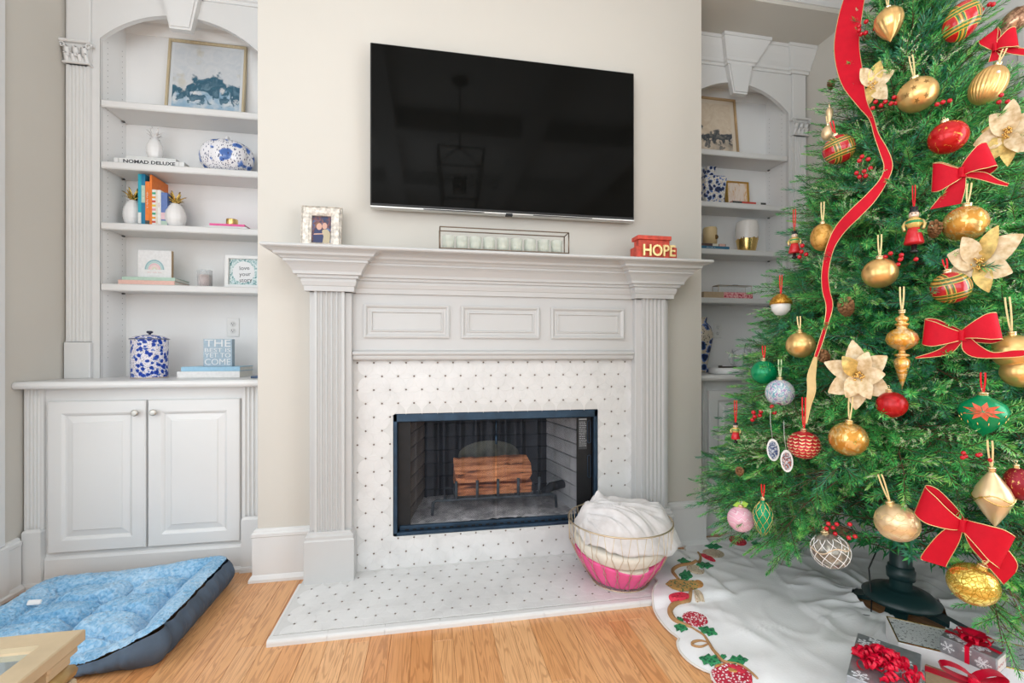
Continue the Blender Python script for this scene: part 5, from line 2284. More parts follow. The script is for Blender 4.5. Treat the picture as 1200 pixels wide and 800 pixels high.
for (cx_, cy_) in ((tx - .055, ty - .055), (X0 + .055, ty - .055), (tx - .055, Y0 + .055), (X0 + .055, Y0 + .055)):
    b = MB(TR((cx_, cy_, 0)))
    b.box(-.036, .036, -.036, .036, ZTAB - .075, ZTAB - .0345, .003)
    b.box(-.046, .046, -.046, .046, ZTAB - .052, ZTAB - .0345, .004)
    b.box(-.046, .046, -.046, .046, ZTAB - .150, ZTAB - .115, .006)
    b.box(-.052, .052, -.052, .052, ZTAB - .30, ZTAB - .150, .004)
    b.box(-.040, .040, -.040, .040, 0, ZTAB - .30, .004)
    leg = b.build('leg', TAN, ct)
    b = MB(TR((cx_, cy_, 0)))
    b.lathe([(.036, ZTAB - .116), (.052, ZTAB - .108), (.056, ZTAB - .094), (.050, ZTAB - .080), (.036, ZTAB - .074)], 4, M=Matrix.Rotation(PI / 4, 4, 'Z') @ Matrix.Scale(1.15, 4, (1, 0, 0)) @ Matrix.Scale(1.15, 4, (0, 1, 0)), smooth=True)
    b.build('turned_ring', GOLDW, leg)
b = MB()
b.box(X0 + .10, tx - .10, ty - .075, ty - .050, ZTAB - .115, ZTAB - .0345, .002)
b.build('apron', TAN, ct)
b = MB()
b.box(tx - .075, tx - .050, Y0 + .10, ty - .10, ZTAB - .115, ZTAB - .0345, .002)
b.build('apron', TAN, ct)

# ================================================================ WIRE BASKET ON THE HEARTH
bcx, bcy, bz = .945, 2.150, HT + .0015
RB_, RT_, HB_ = .140, .255, .300
BWIRE = mat('champagne_wire', (0.66, 0.54, 0.38), .3, .8, noise=.05)
bk = thing('wire_basket', 'round champagne wire basket of blankets on the hearth, right of the firebox', 'basket', (bcx, bcy, bz))


def bas_r(t):
    """radius at height fraction t"""
    return RB_ + (RT_ + .012 - RB_) * math.sin(min(1, t * 1.05) * PI / 2) - .012 * max(0, (t - .7) / .3)


def bas(a, t, off=0.0):
    r = bas_r(t) + off
    return (bcx + r * math.cos(a), bcy + r * math.sin(a), bz + .003 + HB_ * t)


b = MB()
b.tube([bas(2 * PI * k / 64, 1) for k in range(64)], .0042, 6, closed=True)
b.build('rim', BWIRE, bk)
b = MB()
b.tube([bas(2 * PI * k / 48, 0) for k in range(48)], .003, 5, closed=True)
b.build('base_ring', BWIRE, bk)
NZ = 22
for k in range(NZ):
    a = 2 * PI * k / NZ
    d = 2 * PI / NZ
    b = MB()
    b.tube([bas(a + d * .10, 1), bas(a + d * .28, .66), bas(a - d * .22, .34), bas(a + d * .2, 0)], .0016, 4)
    b.build('wire', BWIRE, bk)
    b = MB()
    b.tube([bas(a + d * .75, 1), bas(a + d * .55, .66), bas(a + d * .98, .34), bas(a + d * .35, 0)], .0016, 4)
    b.build('wire', BWIRE, bk)


def cloth(name, cols, scale=30, bump=.3):
    return fleece_mat(name, cols, scale, bump)


PINKC = mat('hot_pink_cushion', (0.86, 0.12, 0.33), .7, noise=.10, nscale=12, bump=.4, bscale=30)
CREAMC = cloth('cream_plush', [(.3, '#cfc4b2'), (.5, '#e2dacb'), (.7, '#efe9de')], 26, .4)
GREYC = cloth('pale_grey_throw', [(.3, '#cdc8c6'), (.5, '#dcd8d7'), (.7, '#e8e5e4')], 18, .25)
# pink cushion filling the bottom, its rim turned up on the left
_r = random.Random(4)


def cushion(s, q):
    a = 2 * PI * s
    if q < .75:
        t = q / .75
        hgt = (.33 + .20 * max(0, math.cos(a - PI * 1.02)) + .20 * max(0, math.cos(a + .30)) ** 2) * t
        r = bas_r(hgt) - .006 - .003 * abs(math.sin(a * 9))
        if t < .12:
            r *= .2 + .8 * (t / .12) ** .5
        return (bcx + r * math.cos(a), bcy + r * math.sin(a), bz + .003 + HB_ * hgt)
    t = (q - .75) / .25
    hgt = .33 + .20 * max(0, math.cos(a - PI * 1.02)) + .20 * max(0, math.cos(a + .30)) ** 2
    r = (bas_r(hgt) - .006) * (1 - t)
    return (bcx + r * math.cos(a), bcy + r * math.sin(a), bz + .003 + HB_ * (hgt - .05 * t))


b = MB()
b.sheet(cushion, 72, 22, closed_u=True)
o = b.build('cushion', PINKC, None, origin=(bcx, bcy, bz + .003))
tag(o, 'hot pink round cushion at the bottom of the wire basket', 'cushion')
# two folded cream blankets: each a rounded layered slab sagging in the basket


def folded(name, label, zb, zt, r_, seed, m, droop, fold_edges):
    root = thing(name, label, 'blanket', (bcx, bcy, zb))
    n = fold_edges
    for k in range(n):
        b = MB()
        z0 = zb + (zt - zb) * k / n
        z1 = zb + (zt - zb) * (k + 1) / n

        def fn(s, q, z0=z0, z1=z1, k=k):
            a = 2 * PI * s
            ph = PI * q
            rr = min(r_, bas_r(max(0, min(1, ((z0 + z1) / 2 - bz) / HB_))) - .010) * (1 - .012 * k) + .004 * math.sin(a * 3 + seed + k) - .006
            rad = rr * (math.sin(ph) ** .35)
            z = (z0 + z1) / 2 - (z1 - z0) * .54 * math.copysign(abs(math.cos(ph)) ** .6, math.cos(ph))
            z += droop * (-math.cos(a - 4.6)) * (rad / rr) + .006 * math.sin(a * 2 + seed)
            rad = min(rad, bas_r(max(.02, min(1, (z - bz) / HB_))) - .016)
            return (bcx + rad * math.cos(a), bcy + rad * math.sin(a), z)
        b.sheet(fn, 64, 14, closed_u=True)
        b.build('fold', m, root)
    return root


folded('cream_blanket', 'lower cream blanket folded in the wire basket above the pink cushion', bz + .088, bz + .150, .235, .3, CREAMC, .022, 2)
folded('cream_blanket', 'upper thick cream blanket folded in the wire basket under the grey throw', bz + .158, bz + .235, .236, 1.9, mat('ivory_plush', (0.74, 0.69, 0.60), .9, noise=.08, nscale=20, bump=.3, bscale=40), .020, 1)
# grey throw piled above the rim, hanging over the right side
_n = [(_r.uniform(-1, 1), _r.uniform(-1, 1), _r.uniform(0, 6.3)) for _ in range(9)]


def throw(s, q):
    a = 2 * PI * s
    rr0 = .228
    # over the right and rear right rim the cloth spills outwards and hangs
    spill = max(0, math.cos(a - .10)) ** 2.2
    front = max(0, math.sin(-a))
    R_ = rr0 + .088 * spill
    rad = R_ * q ** .8
    dome = .300 + .062 * math.cos(PI * min(1, q) * .46)
    x, y = rad * math.cos(a), rad * math.sin(a)
    # long gathers running from the tuft at the left, broken up by soft creases
    ax, ay = x + .20, y - .05
    ang = math.atan2(ay, ax)
    dd = math.hypot(ax, ay)
    n1 = noise.noise((ang * 5.5, dd * 3.0, 1.3))
    n2 = noise.noise((ang * 12 + 3, dd * 5.0, 4.1))
    crease = (1 - abs(n1) * 2.2) * .020 + (1 - abs(n2) * 2) * .010
    fold = crease * min(1, dd / .07) * (1 - .45 * q * q)
    lump = .022 * noise.noise((x * 9, y * 9, 5.5))
    tuft = .052 * math.exp(-((x + .160) ** 2 + (y - .055) ** 2) / .0018) + .050 * math.exp(-((x + .085) ** 2 + (y - .085) ** 2) / .0010) - .020 * math.exp(-((x + .125) ** 2 + (y - .06) ** 2) / .0006)
    z = dome + fold + lump + tuft - .055 * q ** 3 * (1 - spill)
    z -= .125 * spill * max(0, (q - .62) / .38) ** 1.4
    z -= .055 * front * q ** 4
    return (bcx + x, bcy + y, bz + z)


b = MB()
b.sheet(throw, 180, 46, closed_u=True)
o = b.build('grey_throw', GREYC, None, origin=(bcx, bcy, bz + .2))
sm = o.modifiers.new('thick', 'SOLIDIFY')
sm.thickness = .006
tag(o, 'pale grey throw heaped over the top of the wire basket', 'blanket')

# ================================================================ TREE SKIRT
scx, scy = 1.95, 1.60
CUSP = [-8, 14, 36, 58, 80, 100, 120, 137, 150.5, 175, 187, 208, 230, 252, 274, 296, 318, 340, 352]


def skirt_R(deg):
    d = deg % 360
    if d > 352:
        d -= 360
    for a, c in zip(CUSP[:-1], CUSP[1:]):
        if a <= d <= c:
            t = (d - a) / (c - a)
            return .952 + .046 * math.sin(PI * t) ** .55
    return .97


def skirt_z(x, y):
    z = .004
    if HX0 < x and y > HY0 - .03:
        t = min(1, (y - HY0 + .03) / .03) * min(1, max(0, (HX1 + .03 - x) / .03))
        z += (HT + .002) * t
    return z


def skirt_wave(x, y):
    # creased cloth: ridged folds running out from the tree plus soft swells
    ang = math.atan2(y - 1.675, x - 2.075)
    d = math.hypot(x - 2.075, y - 1.675)
    r1 = 1 - abs(noise.noise((ang * 3.2, d * 2.2, 3.7))) * 2.4
    r2 = 1 - abs(noise.noise((x * 4.2 + 1.5 * noise.noise((x * 3, y * 3, 1)), y * 4.2, 8.1))) * 2.6
    h = .010 * max(0, r1) ** 2 + .007 * max(0, r2) ** 2 + .006 * noise.noise((x * 7, y * 7, .5)) + .004
    return max(0, h)


holex, holey, HR_ = 2.075, 1.675, .165
sk = thing('tree_skirt', 'white scalloped tree skirt embroidered with birds and pomegranates under the tree', 'tree skirt', (scx, scy, 0))
SKW = mat('white_linen', (0.88, 0.88, 0.89), .8, noise=.015, nscale=10, bump=.15, bscale=120)
NA, NR = 300, 60
vs, fs = [], []
for j in range(NR + 1):
    q = j / NR
    for i in range(NA):
        a = 2 * PI * i / NA
        Ro = skirt_R(math.degrees(a))
        xo, yo = scx + Ro * math.cos(a), scy + Ro * math.sin(a)
        hb_ = HR_ * (1 + .10 * math.sin(3 * a + 1))
        xi, yi = holex + hb_ * math.cos(a), holey + hb_ * math.sin(a)
        x, y = xi + (xo - xi) * q, yi + (yo - yi) * q
        x = min(x, XR - .04)
        e = min(1, (1 - q) / .12)
        z = skirt_z(x, y) + skirt_wave(x, y) * e * (1 + .8 * (q < .3)) + (.012 * max(0, 1 - q / .06))
        vs.append((x, y, z))
for j in range(NR):
    for i in range(NA):
        k = (i + 1) % NA
        fs.append((j * NA + i, j * NA + k, (j + 1) * NA + k, (j + 1) * NA + i))
b = MB()
b.add(vs, fs, 0, True)
o = b.build('cloth', SKW, sk)
b = MB()
edge = []
for i in range(NA):
    a = 2 * PI * i / NA
    Ro = skirt_R(math.degrees(a))
    x, y = min(scx + Ro * math.cos(a), XR - .04), scy + Ro * math.sin(a)
    edge.append((x, y, skirt_z(x, y) + .002))
b.tube(edge, .0045, 6, closed=True)
b.build('corded_edge', mat('ivory_cord', (0.74, 0.70, 0.64), .7), sk)


def zsk(x, y):
    # top of the cloth here, including its waves
    a = math.atan2(y - scy, x - scx)
    return skirt_z(x, y) + skirt_wave(x, y) * min(1, max(0, (skirt_R(math.degrees(a)) - math.hypot(x - scx, y - scy)) / .09))


def on_skirt(u, v):
    p = onZ(u, v, .006)
    for _ in range(3):
        p = onZ(u, v, zsk(p.x, p.y) + .0015)
    return p


def motif(name, pts, m, lift=.0018):
    """embroidered patch: outline given where it lies on the cloth"""
    P = [on_skirt(*q) for q in pts]
    c = sum(P, Vector()) / len(P)
    n = len(P)
    zc = zsk(c.x, c.y)
    vs = [(p.x, p.y, zsk(p.x, p.y) + .0012) for p in P] + [(c.x + (p.x - c.x) * .8, c.y + (p.y - c.y) * .8, p.z + lift + .0022) for p in P] + [(c.x, c.y, max(zc, c.z) + lift + .003)]
    fs = []
    for i in range(n):
        k = (i + 1) % n
        fs += [(i, k, n + k, n + i), (n + i, n + k, 2 * n)]
    b = MB()
    b.add(vs, fs, 0, False)
    return b.build(name, m, sk)


def ov(u, v, ru, rv, rot=0, n=18):
    c, s = math.cos(rot), math.sin(rot)
    return [(u + ru * math.cos(t) * c - rv * math.sin(t) * s, v + ru * math.cos(t) * s + rv * math.sin(t) * c) for t in [2 * PI * k / n for k in range(n)]]


def leafp_(u, v, L, W, rot, lobes=3):
    pts = []
    n = 4 * lobes
    for k in range(n + 1):
        t = k / n
        w = W * math.sin(PI * t) ** .8 * (1 + .35 * math.cos(2 * PI * lobes * t))
        pts.append((L * (t - .5), -w))
    for k in range(n - 1, 0, -1):
        t = k / n
        w = W * math.sin(PI * t) ** .8 * (1 + .35 * math.cos(2 * PI * lobes * t))
        pts.append((L * (t - .5), w))
    c, s = math.cos(rot), math.sin(rot)
    return [(u + x * c - y * s, v + (x * s + y * c) * .75) for x, y in pts]


def stitched(name, a, b_, scale=220, thr=.45):
    m = bpy.data.materials.new(name)
    nt = NT(m)
    c = nt.coord('Object', (scale, scale, scale))
    v = nt.n('ShaderNodeTexVoronoi')
    v.inputs['Scale'].default_value = .35
    nt.l(c, v.inputs['Vector'])
    nt.l(nt.ramp(v.outputs['Distance'], [(thr - .1, a), (thr, b_)]), nt.b.inputs['Base Color'])
    nt.b.inputs['Roughness'].default_value = .6
    nt.bump(v.outputs['Distance'], .5, .003)
    return m


EG = stitched('embroidered_green', '#0f5a3c', '#2f8a57')
ER = stitched('beaded_red', '#b31230', '#d8324a')
ERW = stitched('red_white_beads', '#efe2e2', '#b8203c', 300, .42)
EB = stitched('beaded_beige', '#8a4a3a', '#c9b9a0', 300, .3)
ET = stitched('tan_stitch', '#a8733a', '#c08a4c')
EBIRD = stitched('bird_beads', '#2f6a4a', '#c29a5a', 200, .40)
VINE = mat('tan_vine_cord', (0.42, 0.225, 0.09), .7, noise=.12, nscale=60)


def vine(pts, r0):
    P = [on_skirt(*q) for q in pts]
    # smooth the path
    out = []
    for i in range(len(P) - 1):
        p0, p1, p2, p3 = P[max(i - 1, 0)], P[i], P[i + 1], P[min(i + 2, len(P) - 1)]
        for k in range(5):
            t = k / 5
            q = .5 * ((2 * p1) + (p2 - p0) * t + (2 * p0 - 5 * p1 + 4 * p2 - p3) * t * t + (3 * p1 - p0 - 3 * p2 + p3) * t ** 3)
            q.z = zsk(q.x, q.y) + .002
            out.append(q)
    out.append(P[-1])
    b = MB()
    n = len(out)
    b.tube(out, [r0 * (.55 + .45 * math.sin(PI * i / (n - 1))) for i in range(n)], 6)
    b.build('vine', VINE, sk)


vine([(818, 647), (821, 655), (813, 659), (797, 662.5), (788.5, 668), (791.4, 674), (797, 680)], .010)
vine([(810, 690), (807, 701), (795, 706.6), (785.5, 714), (788, 723.5), (795, 729), (810, 734.5)], .013)
vine([(810, 734.5), (824, 743.5), (830, 752), (835, 760.5), (842, 768.5), (849, 775), (870, 780), (888, 795)], .0065)
vine([(830, 752.5), (822, 750.5), (813, 751.8), (811.5, 755.5), (821, 757.5), (830, 754)], .0055)
for u, v, L, W, r in ((802.6, 657, 19, 4.5, .1), (836, 640, 22, 4, .1), (826, 662, 22, 4.6, .1), (803.7, 674, 17, 8, .2), (798, 735, 18, 6, .35), (829.6, 739, 26, 6, .45), (832, 773, 28, 8, .3), (864, 774, 27, 8, -.15),
                      (797, 726, 12, 3, .9), (847, 769.5, 8, 4, 1.2), (876, 630, 15, 4, .5), (887, 638, 16, 4, .5)):
    motif('embroidered_leaf', leafp_(u, v, L, W, r), EG)
motif('pomegranate', ov(836, 648, 13, 5.2, .15), EB)
motif('pomegranate', ov(815, 667, 11, 5, .3), EB)
motif('pomegranate', ov(814.5, 725, 15.5, 8.6, .25), ERW)
motif('pomegranate', ov(864.5, 633.5, 11, 5, .3), ER)
motif('pomegranate', ov(857, 793, 25, 17, .15), ERW)
motif('pomegranate_crown', ov(852, 783, 15, 5, .2), ET)
motif('pomegranate_rim', [(848, 776), (858, 779), (872, 783), (880, 792), (882, 800), (874, 797), (866, 788), (854, 784)], ER)
motif('seed_pod', ov(829.6, 653, 10, 2.6, .45), ER)
motif('seed_pod', ov(796.5, 697.8, 13, 4.0, -.02), ER)
motif('embroidered_bird', [(779.5, 684), (785, 679), (795, 677.5), (806, 680), (814, 679.5), (822, 681), (824, 685), (818, 689), (809, 692), (798, 693), (788, 690)], EBIRD)
motif('bird_head', ov(818, 684, 6.5, 4.6, .2), ET)
motif('bird_wing', ov(819.5, 697.5, 9, 4.4, .9), EB)

# ================================================================ TREE STAND
GREENP = mat('dark_green_plastic', (0.012, 0.040, 0.042), .35, noise=.1)
stx, sty = 2.065, 1.675
st = thing('tree_stand', 'dark green plastic tree stand with splayed legs on the floor under the tree', 'tree stand', (stx, sty, 0))
b = MB(TR((stx, sty, 0)))
b.lathe([(.03, .06), (.135, .062), (.140, .075), (.118, .088), (.112, .098), (.085, .104), (.078, .112), (.062, .116), (.040, .118), (.040, .30)], 32, caps=False)
b.build('bowl', GREENP, st)
b = MB(TR((stx, sty, 0)))
b.lathe([(.040, .155), (.050, .158), (.052, .195), (.047, .20), (.047, .212), (.040, .215)], 24)
b.build('collar', GREENP, st)
for k in range(4):
    a = k * PI / 2 + .55
    b = MB(TR((stx, sty, 0), a))
    b.add([(.03, -.035, .075), (.03, .035, .075), (.235, -.040, .010), (.235, .040, .010), (.03, -.035, .045), (.03, .035, .045), (.24, -.040, 0), (.24, .040, 0)],
          [(0, 2, 3, 1), (4, 5, 7, 6), (0, 4, 6, 2), (1, 3, 7, 5), (2, 6, 7, 3), (0, 1, 5, 4)])
    b.build('leg', GREENP, st)
b = MB()
p = onZ(1036, 690, .02)
b.tube([(stx - .05, sty + .05, .30), (stx - .10, sty + .06, .18), (stx - .12, sty + .03, .05), (stx - .18, sty - .02, .018), (stx - .30, sty + .03, .022)], .003, 6)
o = b.build('power_cord', BLACK, None, origin=(stx, sty, .05))
tag(o, 'thin black power cord dropping from the tree behind the stand', 'cord')

# ================================================================ PRESENTS
def snow(name, base, flake):
    """silver paper; the snowflakes themselves are cut shapes laid on it"""
    return mat(name, base, .30, .55, noise=.18, nscale=30)


SILP = snow('silver_paper', (0.36, 0.375, 0.40), None)
FLK = mat('white_flake', (0.82, 0.83, 0.85), .45)
REDR = mat('red_satin_ribbon', (0.68, 0.004, 0.035), .35, spec=.35, noise=.08, nscale=30)


def flake(b, cx, cy, r, M, rot=0):
    for k in range(6):
        a = rot + k * PI / 3
        c, s = math.cos(a), math.sin(a)
        L = Matrix(((c, -s, 0, cx), (s, c, 0, cy), (0, 0, 1, 0), (0, 0, 0, 1)))
        b.prism([(0, -r * .06), (r, -r * .05), (r, r * .05), (0, r * .06)], 0, .0006, M=M @ L)
        for q, l_ in ((.45, .34), (.72, .26)):
            for sg in (1, -1):
                x = r * q
                b.prism([(x, -r * .035), (x + l_ * r * .7, sg * l_ * r * .7 - r * .04), (x + l_ * r * .7, sg * l_ * r * .7 + r * .04), (x, r * .035)][::1], 0, .0006, M=M @ L)


def giftbox(name, label, origin, ux, L, W, z0, z1, paper, flakes=0, seed=1):
    """box with one top corner at origin, long side along ux (angle), width to its left"""
    M = Matrix.Translation((origin[0], origin[1], 0)) @ Matrix.Rotation(ux, 4, 'Z')
    c = M @ Vector((L / 2, W / 2, z0))
    t = thing(name, label, 'present', c)
    b = MB(M)
    b.box(0, L, 0, W, z0, z1, .002)
    b.build('wrapped_box', paper, t)
    rr = random.Random(seed)
    if flakes:
        b = MB()
        for k in range(flakes):
            r = rr.uniform(.014, .030)
            flake(b, rr.uniform(r, L - r), rr.uniform(r, W - r), r, M @ Matrix.Translation((0, 0, z1)), rr.uniform(0, 1))
        FX = M @ Matrix(((1, 0, 0, 0), (0, 0, -1, 0), (0, 1, 0, 0), (0, 0, 0, 1)))
        FY = M @ Matrix(((0, 0, 1, L), (1, 0, 0, 0), (0, 1, 0, 0), (0, 0, 0, 1)))
        FXb = M @ Matrix(((0, 0, -1, 0), (1, 0, 0, 0), (0, 1, 0, 0), (0, 0, 0, 1)))
        h = z1 - z0
        for k in range(max(3, flakes // 2)):
            r = min(h * .45, rr.uniform(.012, .026))
            flake(b, rr.uniform(r, L - r), z0 + rr.uniform(r, max(r, h - r)), r, FX, rr.uniform(0, 1))
            flake(b, rr.uniform(r, max(r, W - r)), z0 + rr.uniform(r, max(r, h - r)), r, FY, rr.uniform(0, 1))
        b.build('snowflake_print', FLK, t, kind='stuff')
    return t, M


# silver box with the curly bow, nearest
A, B_, = Vector((1.566, 1.427)), Vector((1.672, 1.286))
ang = math.atan2((B_ - A).y, (B_ - A).x)
Lb, Wb = (B_ - A).length, .30
# long side runs from A towards C, so start at the far corner
org = A + Vector((math.cos(ang - PI / 2), math.sin(ang - PI / 2))) * Wb
g1, M1 = giftbox('snowflake_present', 'silver snowflake present with a large curly red bow, lowest at the left of the presents', org, ang, Lb, Wb, .022, .120, SILP, 9, 3)
cb = M1 @ Vector((Lb * .46, Wb * .40, .120))
rr = random.Random(6)
b = MB()
for k in range(110):
    a = rr.uniform(0, 2 * PI)
    el = rr.uniform(.05, 1.4)
    R0 = rr.uniform(.018, .095)
    c = Vector((cb.x + R0 * math.cos(a) * math.cos(el * .7), cb.y + R0 * math.sin(a) * math.cos(el * .7), cb.z + .008 + .062 * math.sin(el) * (1 - R0 / .12)))
    rad = rr.uniform(.009, .016)
    wd_ = rr.uniform(.007, .011)
    ax = Vector((rr.uniform(-1, 1), rr.uniform(-1, 1), rr.uniform(-.4, .4))).normalized()
    e1 = ax.orthogonal().normalized()
    e2 = ax.cross(e1)
    turns = rr.uniform(.8, 1.5)
    n = 12
    vs, fs = [], []
    for i in range(n + 1):
        t = i / n
        q = c + (e1 * math.cos(2 * PI * turns * t) + e2 * math.sin(2 * PI * turns * t)) * rad + ax * (t - .5) * .018
        q.z = max(q.z, .1215)
        vs += [q - ax * wd_ / 2, q + ax * wd_ / 2]
        vs[-1].z = max(vs[-1].z, .1215)
        vs[-2].z = max(vs[-2].z, .1215)
    for i in range(n):
        fs.append((2 * i, 2 * i + 1, 2 * i + 3, 2 * i + 2))
    b.add(vs, fs, 0, True)
b.build('curled_bow', REDR, g1, kind='stuff')
# white box with a silver speckled panel
zt_ = .10
p0, p1, p2 = onZ(1037, 722, zt_), onZ(1110, 738, zt_), onZ(1052, 752, zt_)
ang = math.atan2((p1 - p0).y, (p1 - p0).x)
Wb = (p2 - p0).length
WP = mat('white_gift_paper', (0.80, 0.795, 0.80), .5, noise=.02)
org = Vector((p2.x, p2.y))
g2, M2 = giftbox('white_present', 'flat white present with a silver speckled panel edged in gold, beside the stand', org, ang, .50, Wb, .020, zt_, WP)
SPK = stripes_noise('silver_speckle', [(.34, '#2c2f34'), (.39, '#9a9ea2'), (.43, '#d9dbdc'), (.75, '#c8cccf')], (120, 120, 120), 3, .2, .4)
b = MB(M2)
b.box(.004, .40, .004, Wb - .004, zt_, zt_ + .002)
b.build('speckled_panel', SPK, g2)
b = MB(M2)
b.molding([(.001, .001), (.44, .001), (.44, Wb - .001), (.001, Wb - .001)], [(0, zt_), (0, zt_ + .004), (-.004, zt_ + .004), (-.004, zt_)], closed=True)
b.build('gold_border', GOLD, g2)
# small snowflake box on top of it with a red bow
zb_, zt3 = zt_ + .0045, zt_ + .062
q0, q1 = onZ(1101, 744, zt3), onZ(1168, 772, zt3)
ang3 = math.atan2((q1 - q0).y, (q1 - q0).x)
L3 = (q1 - q0).length
g3, M3 = giftbox('snowflake_present', 'small silver snowflake present with a red bow, on top of the white present', Vector((q0.x, q0.y)), ang3, L3, .09, zb_, zt3, SILP, 8, 9)
cb = M3 @ Vector((L3 * .50, .055, zt3))


def star_bow(parent, c, r, n=8, m=REDR, tails=True):
    for row, (cnt, rad, hh) in enumerate(((n, r, .25), (n - 2, r * .72, .55), (4, r * .40, .85))):
        for k in range(cnt):
            a = 2 * PI * k / cnt + row * .4
            pts = []
            L = rad
            for i in range(13):
                t = i / 12
                ang_ = 2 * PI * t
                x = L * (.5 - .5 * math.cos(ang_))
                z = L * .26 * math.sin(ang_) * (1 if t < .5 else 1) + L * hh * (x / L) * .8 + .010
                pts.append((x, max(.001, z)))
            w = r * .20
            b = MB(TR(c, a))
            vs = []
            for x, z in pts:
                ww = w * (.35 + .65 * math.sin(PI * min(1, x / L)) + .0)
                vs += [(x, -ww, z), (x, ww, z)]
            b.add(vs, [(2 * i, 2 * i + 1, 2 * i + 3, 2 * i + 2) for i in range(12)], 0, True)
            b.build('ribbon_loop', m, parent)


star_bow(g3, cb, .050)
b = MB(M3)
b.box(L3 * .5 - .006, L3 * .5 + .006, -.0008, .0908, zb_, zt3 + .0008)
b.build('ribbon_band', REDR, g3)
for sx in (-1, 1):
    b = MB(M3)
    b.add([(L3 * .5, .05, zt3 + .006), (L3 * .5 + sx * .07, .035, zt3 + .003), (L3 * .5 + sx * .072, .055, zt3 + .003), (L3 * .5, .062, zt3 + .006)], [(0, 1, 2, 3)])
    b.build('ribbon_tail', REDR, g3)
MT = M3 @ Matrix(((0, 0, 1, L3), (1, 0, 0, .046), (0, 1, 0, (zb_ + zt3) / 2), (0, 0, 0, 1)))
b = MB(MT)
b.box(-.038, .038, -.022, .022, 0, .001, 0)
tg = b.build('gift_tag', mat('cream_tag', (0.82, 0.76, 0.72), .6), g3)
text_mesh('lettering', '~7', .022, mat('rose_ink', (0.60, 0.20, 0.18), .6), tg, MT @ Matrix.Translation((0, 0, .0012)), .0002)
# kraft box with a red ribbon
KR = mat('kraft_paper', (0.40, 0.28, 0.17), .7, noise=.08, nscale=80)
zk = .075
k0, k1 = onZ(1084, 777, zk), onZ(1128, 792, zk)
angk = math.atan2((k1 - k0).y, (k1 - k0).x)
Lk = .19
orgk = Vector((k0.x, k0.y)) + Vector((math.cos(angk - PI / 2), math.sin(angk - PI / 2))) * .16
g4, M4 = giftbox('kraft_present', 'brown kraft present tied with a wide red ribbon, in front of the white present', orgk, angk, Lk, .16, .018, zk, KR)
for a, c_, d, e in ((.012, Lk, .110, .145), (.10, .135, -.0008, .1608)):
    b = MB(M4)
    b.box(a if a > .05 else -.0008, c_ if a > .05 else Lk + .0008, d, e, .020, zk + .0009)
    b.build('ribbon_band', REDR, g4)
for sx, rot in ((1, .5), (-1, .2)):
    b = MB(M4 @ TR((.118, .128, zk + .001), rot))
    pts = []
    vs = []
    for i in range(15):
        t = 2 * PI * i / 14
        x = sx * .042 * (1 - math.cos(t))
        z = .022 * math.sin(t) * (1 if i < 8 else .4) + .014 + abs(x) * .25
        vs += [(x, -.018, z), (x, .018, z)]
    b.add(vs, [(2 * i, 2 * i + 1, 2 * i + 3, 2 * i + 2) for i in range(14)], 0, True)
    b.build('bow_loop', REDR, g4)
b = MB(M4 @ TR((.118, .128, zk + .002)))
b.box(-.014, .014, -.018, .018, 0, .026, .006)
b.build('bow_knot', REDR, g4)
# red striped present at the frame's right edge
zs_ = .09
s0 = onZ(1186, 790, zs_)
STR = bpy.data.materials.new('red_white_stripe')
_nt = NT(STR)
_c = _nt.coord('Object', (60, 60, 0), (0, 0, .6))
_sp = _nt.n('ShaderNodeSeparateXYZ')
_nt.l(_c, _sp.inputs[0])
_nt.l(_nt.ramp(_nt.math('FRACT', _sp.outputs[0]), [(.55, (.62, .02, .04)), (.58, (.8, .78, .76))], 'CONSTANT'), _nt.b.inputs['Base Color'])
g5, M5 = giftbox('striped_present', 'red and white striped present at the right edge behind the kraft one', Vector((s0.x + .01, s0.y - .10)), -.6, .2, .16, .018, zs_, STR)
# ================================================================ CHRISTMAS TREE
AX, AY = 2.13, 1.68
ZTOP = 3.50


def tree_r(z):
    if z < .42:
        return max(.05, .842 - (.42 - z) * .55)
    return max(.045, .252 * (3.76 - z) - .05 * min(1, max(0, (z - 1.15) / .5)) - .03 * max(0, (z - 1.9) / .9))


def foliage(name, stops, scale=9):
    m = bpy.data.materials.new(name)
    nt = NT(m)
    g = nt.n('ShaderNodeNewGeometry')
    t = nt.n('ShaderNodeTexNoise')
    t.inputs['Scale'].default_value = scale
    t.inputs['Detail'].default_value = 2
    nt.l(g.outputs['Position'], t.inputs['Vector'])
    nt.l(nt.ramp(t.outputs[0], stops), nt.b.inputs['Base Color'])
    nt.b.inputs['Roughness'].default_value = .38
    nt.b.inputs['Specular IOR Level'].default_value = .5
    return m


F_STEM = mat('twig_brown', (0.14, 0.075, 0.035), .8, noise=.2, nscale=50)
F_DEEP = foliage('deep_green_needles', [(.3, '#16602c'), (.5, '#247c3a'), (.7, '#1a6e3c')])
F_MID = foliage('mid_green_needles', [(.3, '#3aa549'), (.5, '#57be62'), (.7, '#44ad5e')])
F_BRIGHT = foliage('bright_green_tips', [(.3, '#72c458'), (.5, '#a2dc76'), (.7, '#86cc66')])
F_FROST = foliage('frosted_needles', [(.3, '#a9bd8c'), (.5, '#d3dab8'), (.7, '#bccda6')])
F_TEAL = foliage('blue_green_needles', [(.3, '#2c7258'), (.5, '#479676'), (.7, '#368266')])
F_MATS = [F_STEM, F_DEEP, F_MID, F_BRIGHT, F_FROST, F_TEAL]
tree = thing('christmas_tree', 'tall green artificial Christmas tree hung with gold and red ornaments by the right bookcase', 'Christmas tree', (AX, AY, 0))

_rng = np.random.default_rng(12)


